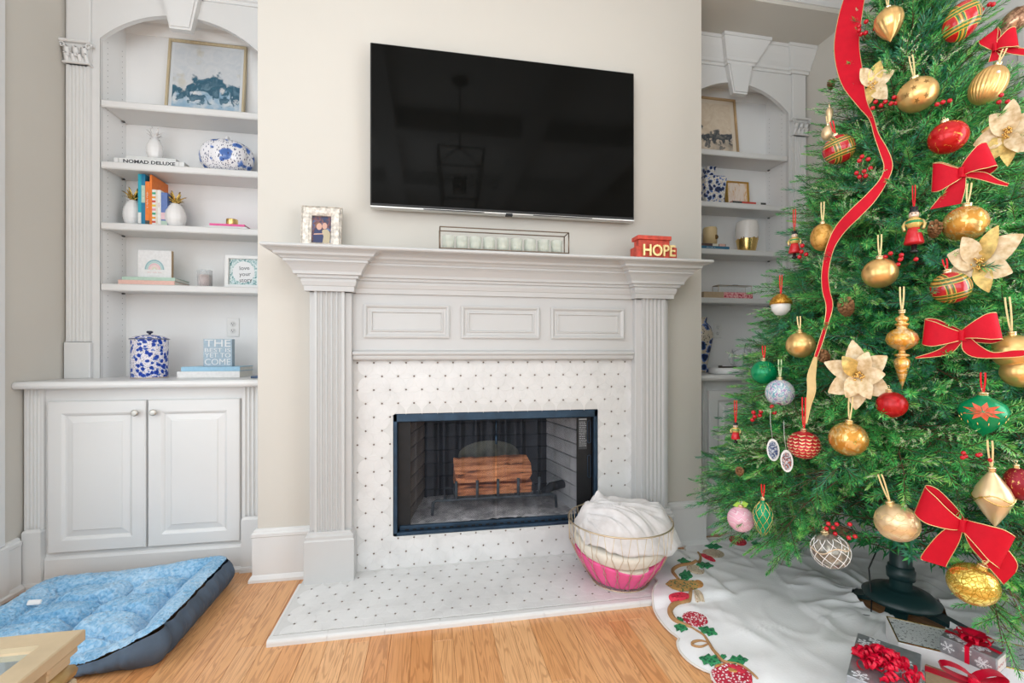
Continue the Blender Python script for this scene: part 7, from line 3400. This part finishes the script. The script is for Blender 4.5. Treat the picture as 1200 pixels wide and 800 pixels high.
GP = [(0, -.5), (.12, -.44), (.36, -.24), (.5, .02), (.46, .20), (.26, .38), (.10, .46), (.08, .5)]
wraps(t, F, W, H, [[(k_ * PI / 4 + sg * 2.2 * (i / 14), -.46 + .90 * i / 14) for i in range(15)] for k_ in range(8) for sg in (1, -1)], .0009, GOLD, 'gold_lattice', GP)
t, p, k, F, W, H = bauble('silver grey egg with white scroll lattice above the skirt, bottom left', 973, 645, 48, 40, patterned('smoky_glass', '#6d6a62', '#a39d90', 30, .4, .6, .2, .1, .4), SHEER, 0, .25)
wraps(t, F, W, H, [[(k_ * PI / 5 + sg * 1.5 * (i / 12), -.80 + 1.6 * i / 12) for i in range(13)] for k_ in range(10) for sg in (1, -1)], .0011, mat('white_glitter', (.85, .85, .84), .5), 'white_lattice')
wraps(t, F, W, H, [[(i * 2 * PI / 36, .25 + .12 * math.sin(i * 2 * PI / 9)) for i in range(37)]], .0022, mat('tan_glitter', (.62, .48, .34), .5), 'tan_band')
t, p, k, F, W, H = bauble('pale gold ball with faint leaf scallops left of the lowest red bow', 1051, 612, 55, 44, OG2, SHEER, 30, .28)
wraps(t, F, W, H, [[(k_ * PI / 5 + .31 * math.sin(PI * (i / 8)) * sg, z0 + .36 * (i / 8)) for i in range(9)] for z0 in (-.7, -.2, .3) for k_ in range(10) for sg in (1, -1)], .0006, SHEER, 'scallop_lines')
t, p, k, F, W, H = bauble('gold diamond shaped drop wound with a beaded rope, at the right', 1164, 584, 52, 66, OG2, SHEER, 30, .04, prof=DIAM)
wraps(t, F, W, H, [[(2 * PI * i / 48, .04 + .05 * math.sin(6 * PI * i / 48)) for i in range(49)], [(2 * PI * i / 48, .06 - .13 * abs(math.sin(1.5 * 2 * PI * i / 48))) for i in range(49)]], .0019, GOLD, 'beaded_rope', DIAM)
bauble('dark red damask ball cut by the right edge of the frame', 1194, 567, 40, 38, O_CRIM, None, 0, .1)
bauble('large gold crackled glass ball at the bottom right above the presents', 1140, 684, 62, 50, O_CRACK, SHEER, 8, -.32, capr=.013)
bauble('large gold oval ornament behind the middle bow tail at the right edge', 1188, 412, 60, 40, OG, SHEER, 40, .08, off=.02)
bauble('lower gold bulb beneath the large gold oval ornament at the right edge', 1196, 436, 56, 34, OG, None, 0, .15, off=.01)
# ---------------- small figures
def soldier(label, u, v, h, w):
    t, p, k, F = begin('soldier_ornament', label, 'ornament', u, v, .04)
    H, W = h * k, w * k
    M = F @ Matrix.Translation((0, -H * .5, 0)) @ Z2Y

    def part(name, prof, m, n=18, M2=None):
        b = MB(M @ M2 if M2 is not None else M)
        b.lathe([(r * W, z * H) for r, z in prof], n)
        return b.build(name, m, t)
    part('boots', [(.10, 0), (.20, .02), (.20, .06), (.13, .08), (.13, .20)], mat('soldier_black', (.02, .02, .02), .2))
    part('skirt', [(.14, .19), (.40, .20), (.43, .23), (.34, .42), (.26, .55)], mat('soldier_red', (.62, .02, .03), .18))
    part('coat', [(.25, .53), (.30, .58), (.36, .64), (.33, .72), (.18, .78)], mat('soldier_gold', (.72, .52, .16), .25, .3))
    part('sash', [(.37, .64), (.385, .655), (.36, .69), (.355, .67)], mat('soldier_green', (.02, .30, .10), .3))
    hd = part('head', [(.10, .76), (.20, .79), (.23, .84), (.20, .885), (.1, .90)], mat('soldier_skin', (.78, .56, .44), .3))
    b = MB(F @ Matrix.Translation((0, H * .335, W * .215)))
    for sx in (-1, 1):
        b.ball(W * .028, 6, M=Matrix.Translation((sx * W * .075, H * .012, -.0005)))
    b.build('eyes', DARKINK, hd)
    b = MB(F @ Matrix.Translation((0, H * .315, W * .22)))
    b.prism([(-W * .10, -H * .02), (W * .10, -H * .02), (W * .05, 0), (-W * .05, 0)], -.001, .001)
    b.build('beard', mat('soldier_white', (.8, .78, .74), .4), hd)
    part('hat', [(.20, .88), (.235, .89), (.22, .91), (.17, .92), (.20, 1.0), (0, 1.01)], mat('soldier_hat', (.02, .025, .03), .2))
    for sx in (-1, 1):
        b = MB(M)
        b.tube([(sx * W * .32, 0, H * .70), (sx * W * .44, W * -.04, H * .60), (sx * W * .38, W * -.16, H * .50)], [W * .09, W * .08, W * .06], 8)
        b.build('arm', mat('soldier_sleeve', (.74, .56, .22), .25, .3), t)
    hanger(t, F, H * .5, 26 * k, REDH)
    return t


soldier('toy soldier ornament with red skirt coat and black boots beside the gold damask ball', 1071, 270, 54, 29)
soldier('smaller toy soldier ornament at the left edge beside the vase shelf', 931, 287, 32, 17)
soldier('tiny red and gold soldier ornament at the left edge above the cabinet door', 862, 507, 24, 13)
# acorn shaped ornament
t, p, k, F = begin('robin_ornament', 'small white bodied ornament with a glittered gold cap at the left edge', 'ornament', 915, 357, .04)
W, H = 28 * k, 26 * k
b = MB(F @ Z2Y)
b.lathe([(W * .5, H * .02), (W * .47, H * .16), (W * .36, H * .34), (W * .14, H * .48), (0, H * .5)], 20)
b.build('gold_top', O_GLIT, t)
b = MB(F @ Z2Y)
b.lathe([(0, -H * .5), (W * .22, -H * .46), (W * .40, -H * .25), (W * .44, 0), (W * .40, H * .06)], 20)
b.build('white_body', mat('white_enamel', (.78, .77, .75), .2, noise=.03), t)
hanger(t, F, H * .5, 22 * k, REDH)
# oval picture charms
for u, v, w, h, c1, lab in ((906, 527, 15, 26, '#2d4a86', 'blue oval picture charm with white rim at the lower left'), (922, 540, 15, 26, '#b0562e', 'oval picture charm with an orange figure, right of the blue charm')):
    t, p, k, F = begin('oval_charm', lab, 'ornament', u, v, .05, None, .06)
    W, H = w * k, h * k
    b = MB(F)
    n = 26
    b.prism([(W / 2 * math.cos(2 * PI * q / n), H / 2 * math.sin(2 * PI * q / n)) for q in range(n)], -.002, .002)
    b.build('white_rim', WHH, t)
    b = MB(F)
    b.prism([(W * .38 * math.cos(2 * PI * q / n), H * .40 * math.sin(2 * PI * q / n)) for q in range(n)], .002, .0026)
    b.build('picture', stripes_noise('charm_picture' + c1, [(.35, c1), (.48, '#1c2e52'), (.56, '#c9d2d8'), (.66, c1)], (150, 150, 150), 2, .6, .3), t)
    b = MB(F)
    b.tube([(0, H / 2, 0), (-.004, H / 2 + 18 * k, 0), (-.002, H / 2 + 34 * k, -.01)], .0009, 4)
    b.build('string', WHH, t)

# ---------------- poinsettias
PETM = bpy.data.materials.new('cream_petal')
_p = NT(PETM)
_c = _p.coord('Object', (60, 60, 60))
_t = _p.n('ShaderNodeTexNoise')
_t.inputs['Scale'].default_value = 1
_t.inputs['Detail'].default_value = 4
_p.l(_c, _t.inputs['Vector'])
_p.l(_p.ramp(_t.outputs[0], [(.3, '#c4a678'), (.5, '#dcc49c'), (.7, '#ead9ba')]), _p.b.inputs['Base Color'])
_p.b.inputs['Roughness'].default_value = .55
_p.b.inputs['Transmission Weight'].default_value = 0.0
_p.bump(_t.outputs[0], .3, .003)
PETG = mat('gold_lace_petal', (0.62, 0.44, 0.14), .4, .4, noise=.3, nscale=70)


def petal(b, F, a, L, Wd, lift, droop):
    N = 8
    vs = []
    for i in range(N + 1):
        t = i / N
        w = Wd * (math.sin(PI * min(.985, t ** .82 * .96 + .03)) ** .85)
        x = L * t
        z = lift * math.sin(t * PI * .6) - droop * t * t
        for q, (s_, dz) in enumerate(((-1, .10), (-.5, .02), (0, -.06), (.5, .02), (1, .10))):
            vs.append((x, s_ * w, z + dz * w + .06 * w * math.sin(t * 17 + q)))
    fs = []
    for i in range(N):
        for q in range(4):
            fs.append((i * 5 + q, i * 5 + q + 1, i * 5 + 6 + q, i * 5 + 5 + q))
    b.add(vs, fs, 0, True, F @ Matrix.Rotation(a, 4, 'Z'))


def poinsettia(label, u, v, r, petals, off=.05, gold=0, roll=0):
    t, p, k, F = begin('poinsettia', label, 'artificial flower', u, v, off, None, roll)
    for a, L, w, lift, gold_ in petals:
        b = MB()
        petal(b, F, math.radians(a), L * r * k, w * r * k, lift * r * k, .10 * r * k)
        b.build('petal', PETG if gold_ else PETM, t)
    b = MB(F)
    rr_ = random.Random(int(u))
    for q in range(22):
        a, q2 = rr_.uniform(0, 2 * PI), rr_.uniform(0, 1) ** .6 * r * k * .17
        b.ball(r * k * .035, 6, M=Matrix.Translation((q2 * math.cos(a), q2 * math.sin(a), r * k * .12 + rr_.uniform(0, .004))))
    b.build('stamens', GOLD, t, kind='stuff')
    return t


full = [(100, 1.0, .30, .25, 0), (35, .95, .30, .2, 0), (-30, 1.0, .30, .2, 0), (-95, .95, .30, .2, 0), (-150, 1.0, .30, .2, 0), (160, 1.05, .26, .2, 0),
        (68, .72, .25, .38, 0), (5, .72, .25, .38, 0), (-62, .70, .25, .38, 0), (-120, .7, .25, .38, 0), (130, .7, .24, .38, 1)]
poinsettia('full cream poinsettia in the middle of the tree, left of the gold finial', 1006, 440, 42, full, .06)
poinsettia('cream and gold poinsettia at the upper right, beside the feathered red ball', 1181, 158, 42, [(130, .8, .28, .3, 0), (185, 1.0, .30, .2, 0), (225, .95, .28, .2, 1), (80, .9, .30, .3, 0), (20, .9, .30, .2, 0), (-40, .95, .30, .2, 0), (-90, .9, .28, .2, 1), (160, .8, .26, .1, 1), (-65, .7, .24, .4, 0)], .05)
poinsettia('cream poinsettia behind the plaid ball at mid height', 1146, 309, 46, [(160, .85, .30, .25, 0), (120, .8, .28, .3, 0), (60, 1.0, .24, .3, 1), (28, 1.25, .32, .2, 0), (-20, .9, .3, .2, 0), (-70, .8, .26, .2, 1), (200, .9, .26, .1, 0)], .03)
poinsettia('partly hidden cream and gold poinsettia behind the wide red ribbon', 1022, 101, 30, [(70, .9, .30, .2, 1), (20, .9, .3, .2, 0), (-50, .9, .32, .2, 0), (120, .9, .28, .2, 0), (-110, .9, .28, .2, 1)], .02)

# ---------------- bows of wired red ribbon with gold edges
REDV = mat('red_velvet_ribbon', (0.56, 0.003, 0.018), .6, spec=.2, noise=.05, nscale=40, bump=.15, bscale=200)
GEDGE = mat('gold_wire_edge', (0.80, 0.60, 0.28), .35, .6, noise=.05)
GBACK = mat('gold_ribbon_back', (0.66, 0.46, 0.20), .5, .2, noise=.08, nscale=50)


def strip(F, L, Rr, parent, name, back=None, edges=True):
    """ribbon between a left and a right edge line, given as lists of points in the frame"""
    n = len(L)
    b = MB(F)
    vs = []
    for a, c in zip(L, R_(L, Rr)):
        a, c = Vector(a), Vector(c)
        for q in range(5):
            t = q / 4
            p = a.lerp(c, t)
            vs.append(p)
    fs = []
    for i in range(n - 1):
        for q in range(4):
            fs.append((i * 5 + q, i * 5 + q + 1, i * 5 + 6 + q, i * 5 + 5 + q))
    b.add(vs, fs, 0, True)
    o = b.build(name, [REDV], parent)
    if back is not None:
        b = MB(F)
        nrm = []
        for i in range(n):
            a, c = Vector(L[i]), Vector(Rr[i])
            j = min(i + 1, n - 1)
            i0 = max(i - 1, 0)
            d = (Vector(L[j]) - Vector(L[i0])).cross(c - a)
            d = d.normalized() if d.length > 1e-9 else Vector((0, 0, 1))
            if d.z < 0:
                d = -d
            nrm.append(d * -.0012)
        b.add([Vector(vs[i * 5 + q]) + nrm[i] for i in range(n) for q in range(5)], fs, 0, True)
        b.build(name + '_lining', back, o)
    if edges:
        b = MB(F)
        b.tube(L, .0013, 5)
        b.tube(Rr, .0013, 5)
        b.build('gold_edge', GEDGE, o)
    return o


def R_(L, Rr):
    return Rr


def smooth(pts, n=5):
    P = [Vector(q) for q in pts]
    out = []
    for i in range(len(P) - 1):
        p0, p1, p2, p3 = P[max(i - 1, 0)], P[i], P[i + 1], P[min(i + 2, len(P) - 1)]
        for k in range(n):
            t = k / n
            out.append(.5 * ((2 * p1) + (p2 - p0) * t + (2 * p0 - 5 * p1 + 4 * p2 - p3) * t * t + (3 * p1 - p0 - 3 * p2 + p3) * t ** 3))
    out.append(P[-1])
    return out


def bow(label, u, v, s, loops, tails, off=.06, roll=0):
    """loops: (angle, length, half width); tails: lists of left/right edge points; units of s pixels"""
    t, p, k, F = begin('ribbon_bow', label, 'bow', u, v, off, None, roll)
    S = s * k
    for a, L, hw in loops:
        c, sn = math.cos(a), math.sin(a)
        le, re = [], []
        for i in range(17):
            q = i / 16
            th = 2 * PI * q
            x = L * .5 * (1 - math.cos(th)) * (1 if True else 0)
            z = .20 * L * math.sin(th) + .10
            w = hw * (.30 + .70 * min(1, x / (L * .75)))
            sk_ = .16 * hw * math.sin(th)
            for lst, sg in ((le, -1), (re, 1)):
                y = sg * w + sk_
                lst.append((S * (x * c - y * sn), S * (x * sn + y * c), S * z))
        strip(F, smooth(le, 2), smooth(re, 2), t, 'bow_loop', back=GBACK)
    for tl in tails:
        le = [(S * a[0], S * a[1], S * (a[4] if len(a) > 4 else .05)) for a in tl]
        re = [(S * a[2], S * a[3], S * (a[4] if len(a) > 4 else .05)) for a in tl]
        strip(F, smooth(le, 4), smooth(re, 4), t, 'bow_tail', back=GBACK)
    b = MB(F @ Matrix.Translation((0, 0, S * .16)))

    def kn(s_, q):
        a = 2 * PI * s_
        r = .15 * (1 + .06 * math.sin(a * 5 + q * 4))
        return (S * r * 1.0 * math.cos(a) * (1 - .25 * math.sin(PI * q)) * 1.05, S * (.34 * (q - .5)), S * r * .8 * math.sin(a))
    b.sheet(kn, 28, 8, closed_u=True)
    b.build('bow_knot', REDV, t)
    return t


# tails: rows of (left x, left y, right x, right y, depth)
bow('red bow with gold edges at the upper middle, above the gold damask ball', 1127, 204, 34, [(PI - .05, 1.05, .50), (.40, 1.10, .46)],
    [[(-.15, -.05, .15, -.10, .12), (-.55, -.45, .12, -.55, .10), (-1.15, -1.05, -.02, -1.02, .04)], [(.15, .0, .15, -.16, .12), (.75, -.10, .65, -.34, .08), (1.2, -.42, 1.12, -.56, .05), (1.55, -.62, 1.5, -.70, .02)]], .055)
bow('red bow with gold edges at mid height, right of the gold finial', 1127, 393, 36, [(PI - .12, 1.30, .42), (.22, 1.22, .42)],
    [[(-.20, -.05, .0, -.22, .12), (-.75, -.45, -.45, -.62, .10), (-1.60, -.72, -1.58, -.76, .04)], [(.0, -.15, .25, -.05, .12), (.05, -.50, .60, -.35, .10), (.50, -.72, 1.0, -.55, .06), (1.6, -.70, 1.6, -.48, .03), (2.1, -.62, 2.1, -.48, .0)]], .055)
bow('largest red bow with gold edges at the lower right, above the crackled gold ball', 1128, 613, 42, [(PI - .38, 1.34, .44), (-.42, 1.30, .50)],
    [[(-.24, .0, .0, -.14, .14), (-.72, -.45, -.10, -.52, .12), (-1.20, -1.15, -.42, -1.18, .05), (-1.16, -1.28, -.46, -1.32, .05)], [(.02, -.10, .30, .0, .14), (.20, -.55, 1.0, -.30, .10), (.72, -1.05, 1.42, -.72, .06), (1.10, -1.42, 1.40, -1.02, .03)]], .065)
bow('red bow on the upper right outline below the bronze drop', 1166, 58, 26, [(PI * .62, .80, .46), (.15, 1.0, .45)],
    [[(.1, -.10, .25, .12, .1), (.7, -.45, .85, -.20, .06), (1.6, -.85, 1.65, -.55, .03)], [(-.1, .05, .1, -.2, .1), (-.3, -.5, .3, -.55, .05)]], .03)

# ---------------- the long ribbon that runs down the tree
RIB = [(1003, -14, 26), (996, 20, 30), (992, 55, 31), (998, 90, 28), (1010, 120, 17), (1021, 138, 8), (1027, 158, 8), (1036, 178, 14), (1041, 195, 15), (1035, 212, 14), (1020, 232, 20), (1002, 250, 22), (985, 268, 20), (973, 290, 14),
       (967, 318, 12), (968, 340, 13), (972, 358, 12), (968, 380, 7), (962, 400, 7), (956, 418, 6), (951, 440, 14), (951, 458, 14), (947, 476, 9), (944, 496, 5)]
t = thing('tree_ribbon', 'long red gold edged ribbon trailing down the left side of the tree', 'ribbon', on_tree(1000, 200, .07))
L_, Rr_ = [], []
cs = []
for i, (u, v, w) in enumerate(RIB):
    w = w * (.95 if i < 4 else .68)
    a = RIB[max(i - 1, 0)]
    c = RIB[min(i + 1, len(RIB) - 1)]
    dx, dy = c[0] - a[0], c[1] - a[1]
    n_ = math.hypot(dx, dy)
    nx, ny = -dy / n_, dx / n_
    o_ = .065 + .012 * math.sin(i * 1.3)
    p = on_tree(u, max(v, -10), o_)
    kk = mpp(p)
    F = facing_frame(p)
    tw = .25 * math.sin(i * .9)
    q = F.to_3x3() @ Vector((nx * w / 2 * kk * side_factor(p), -ny * w / 2 * kk, tw * w / 2 * kk * .6))
    L_.append(p + q)
    Rr_.append(p - q)
    cs.append(p)
I4 = Matrix.Identity(4)
cut = 20
strip(I4, smooth(L_[:cut], 4), smooth(Rr_[:cut], 4), t, 'red_length', back=None)
o = strip(I4, smooth(L_[cut - 1:], 4), smooth(Rr_[cut - 1:], 4), t, 'turned_gold_length', back=None)
o.data.materials.clear()
o.data.materials.append(GBACK)

# ---------------- berries and cones
BERRY = mat('red_berry', (0.55, 0.008, 0.02), .15, noise=.08)
_bp = {}


def berries(u, v, n, spread, label, seed, size=5.0):
    p = on_tree(u, v, .05)
    k = mpp(p)
    F = facing_frame(p)
    t = thing('berry_pick', label, 'berries', p, 'red berry picks on the tree')
    rr_ = random.Random(seed)
    s_ = size * k / 2
    if 'm' not in _bp:
        b = MB()
        b.ball(1.0, 12)
        _bp['m'] = b.build('berry', BERRY, None, origin=(0, 0, 0))
        first = True
    pts = []
    for i in range(n):
        for _ in range(30):
            q = Vector((rr_.uniform(-1, 1) * spread[0] * k, rr_.uniform(-1, 1) * spread[1] * k, rr_.uniform(-.006, .012)))
            if all((q - w).length > s_ * 2.05 for w in pts):
                break
        pts.append(q)
        if _bp.get('used') is None:
            o = _bp['m']
            _bp['used'] = 1
        else:
            o = _bp['m'].copy()
            COL.objects.link(o)
        o.parent = t
        o.location = F.to_3x3() @ q
        o.scale = (s_, s_, s_)
    b = MB(F)
    root = Vector((-spread[0] * .3 * k, -spread[1] * k * 1.3, -.03))
    for q in pts:
        b.tube([root, (root + q) / 2 + Vector((0, 0, -.006)), q], .0009, 4)
    b.build('stems', F_STEM, t)


for n_, (u, v, n, sp, lab) in enumerate([
        (1016, 31, 6, (10, 9), 'cluster of red berries right of the wide ribbon at the top'),
        (1036, 119, 7, (11, 6), 'cluster of red berries beside the ribbon fold, left of the starred gold ball'),
        (1012, 194, 8, (7, 13), 'cluster of red berries left of the ribbon, below the small plaid ball'),
        (1058, 302, 8, (17, 9), 'cluster of red berries right of the middle satin gold ball'),
        (940, 296, 4, (4, 8), 'few red berries beside the smaller toy soldier'),
        (985, 620, 8, (16, 8), 'cluster of red berries above the silver lattice egg'),
        (1145, 536, 6, (14, 4), 'row of red berries left of the diamond drop cord'),
        (886, 487, 5, (5, 6), 'few red berries at the left edge below the green ball'),
        (907, 480, 3, (5, 4), 'few red berries over the string of the blue oval charm'),
        (1153, 7, 5, (9, 6), 'red berries at the very top right of the tree'),
        (1105, 118, 3, (6, 5), 'few red berries over the feathered red ball'),
        (1175, 118, 3, (6, 6), 'few red berries below the fluted pearl ball')]):
    berries(u, v, n, sp, lab, 40 + n_)
CONE = mat('pine_cone_brown', (0.24, 0.11, 0.04), .7, noise=.3, nscale=60)


def cone(label, u, v, d, roll):
    t, p, k, F = begin('pine_cone', label, 'pine cone', u, v, .03, None, roll, .9)
    R0 = d * k / 2
    b = MB(F @ Z2Y)
    b.lathe([(R0 * .3, -R0), (R0 * .62, -R0 * .4), (R0 * .55, R0 * .4), (R0 * .15, R0)], 12)
    b.build('core', CONE, t)
    b = MB(F @ Z2Y)
    for r_ in range(8):
        z = -R0 + 2 * R0 * (r_ + .4) / 8
        rad = R0 * (.55 + .45 * math.sin(PI * (.2 + .7 * (1 - r_ / 8))))
        n = 8 if r_ < 6 else 5
        for q in range(n):
            a = 2 * PI * (q + .5 * (r_ % 2)) / n
            w = .34
            P = lambda rr_, da, dz: (rr_ * math.cos(a + da), rr_ * math.sin(a + da), z + dz)
            b.add([P(rad * .45, -w * .7, 0), P(rad * .45, w * .7, 0), P(rad * 1.0, w, R0 * .16), P(rad * 1.06, 0, R0 * .22), P(rad * 1.0, -w, R0 * .16), P(rad * .6, 0, R0 * .20)],
                  [(0, 1, 2, 5), (5, 2, 3), (5, 3, 4), (0, 5, 4), (0, 4, 3, 2, 1)])
    b.build('scales', CONE, t, kind='stuff')


cone('brown pine cone left of the middle, beside the long red ribbon', 992, 361, 20, .3)
cone('brown pine cone beside the toy soldier and the gold damask ball', 1095, 270, 18, -.4)
cone('small brown pine cone at the lower left edge of the tree', 867, 553, 10, .2)
cone('brown pine cone beneath the turn of the long ribbon, by the cream poinsettia', 966, 418, 15, .9)
cone('small brown pine cone at the upper left outline of the tree', 974, 100, 10, .1)
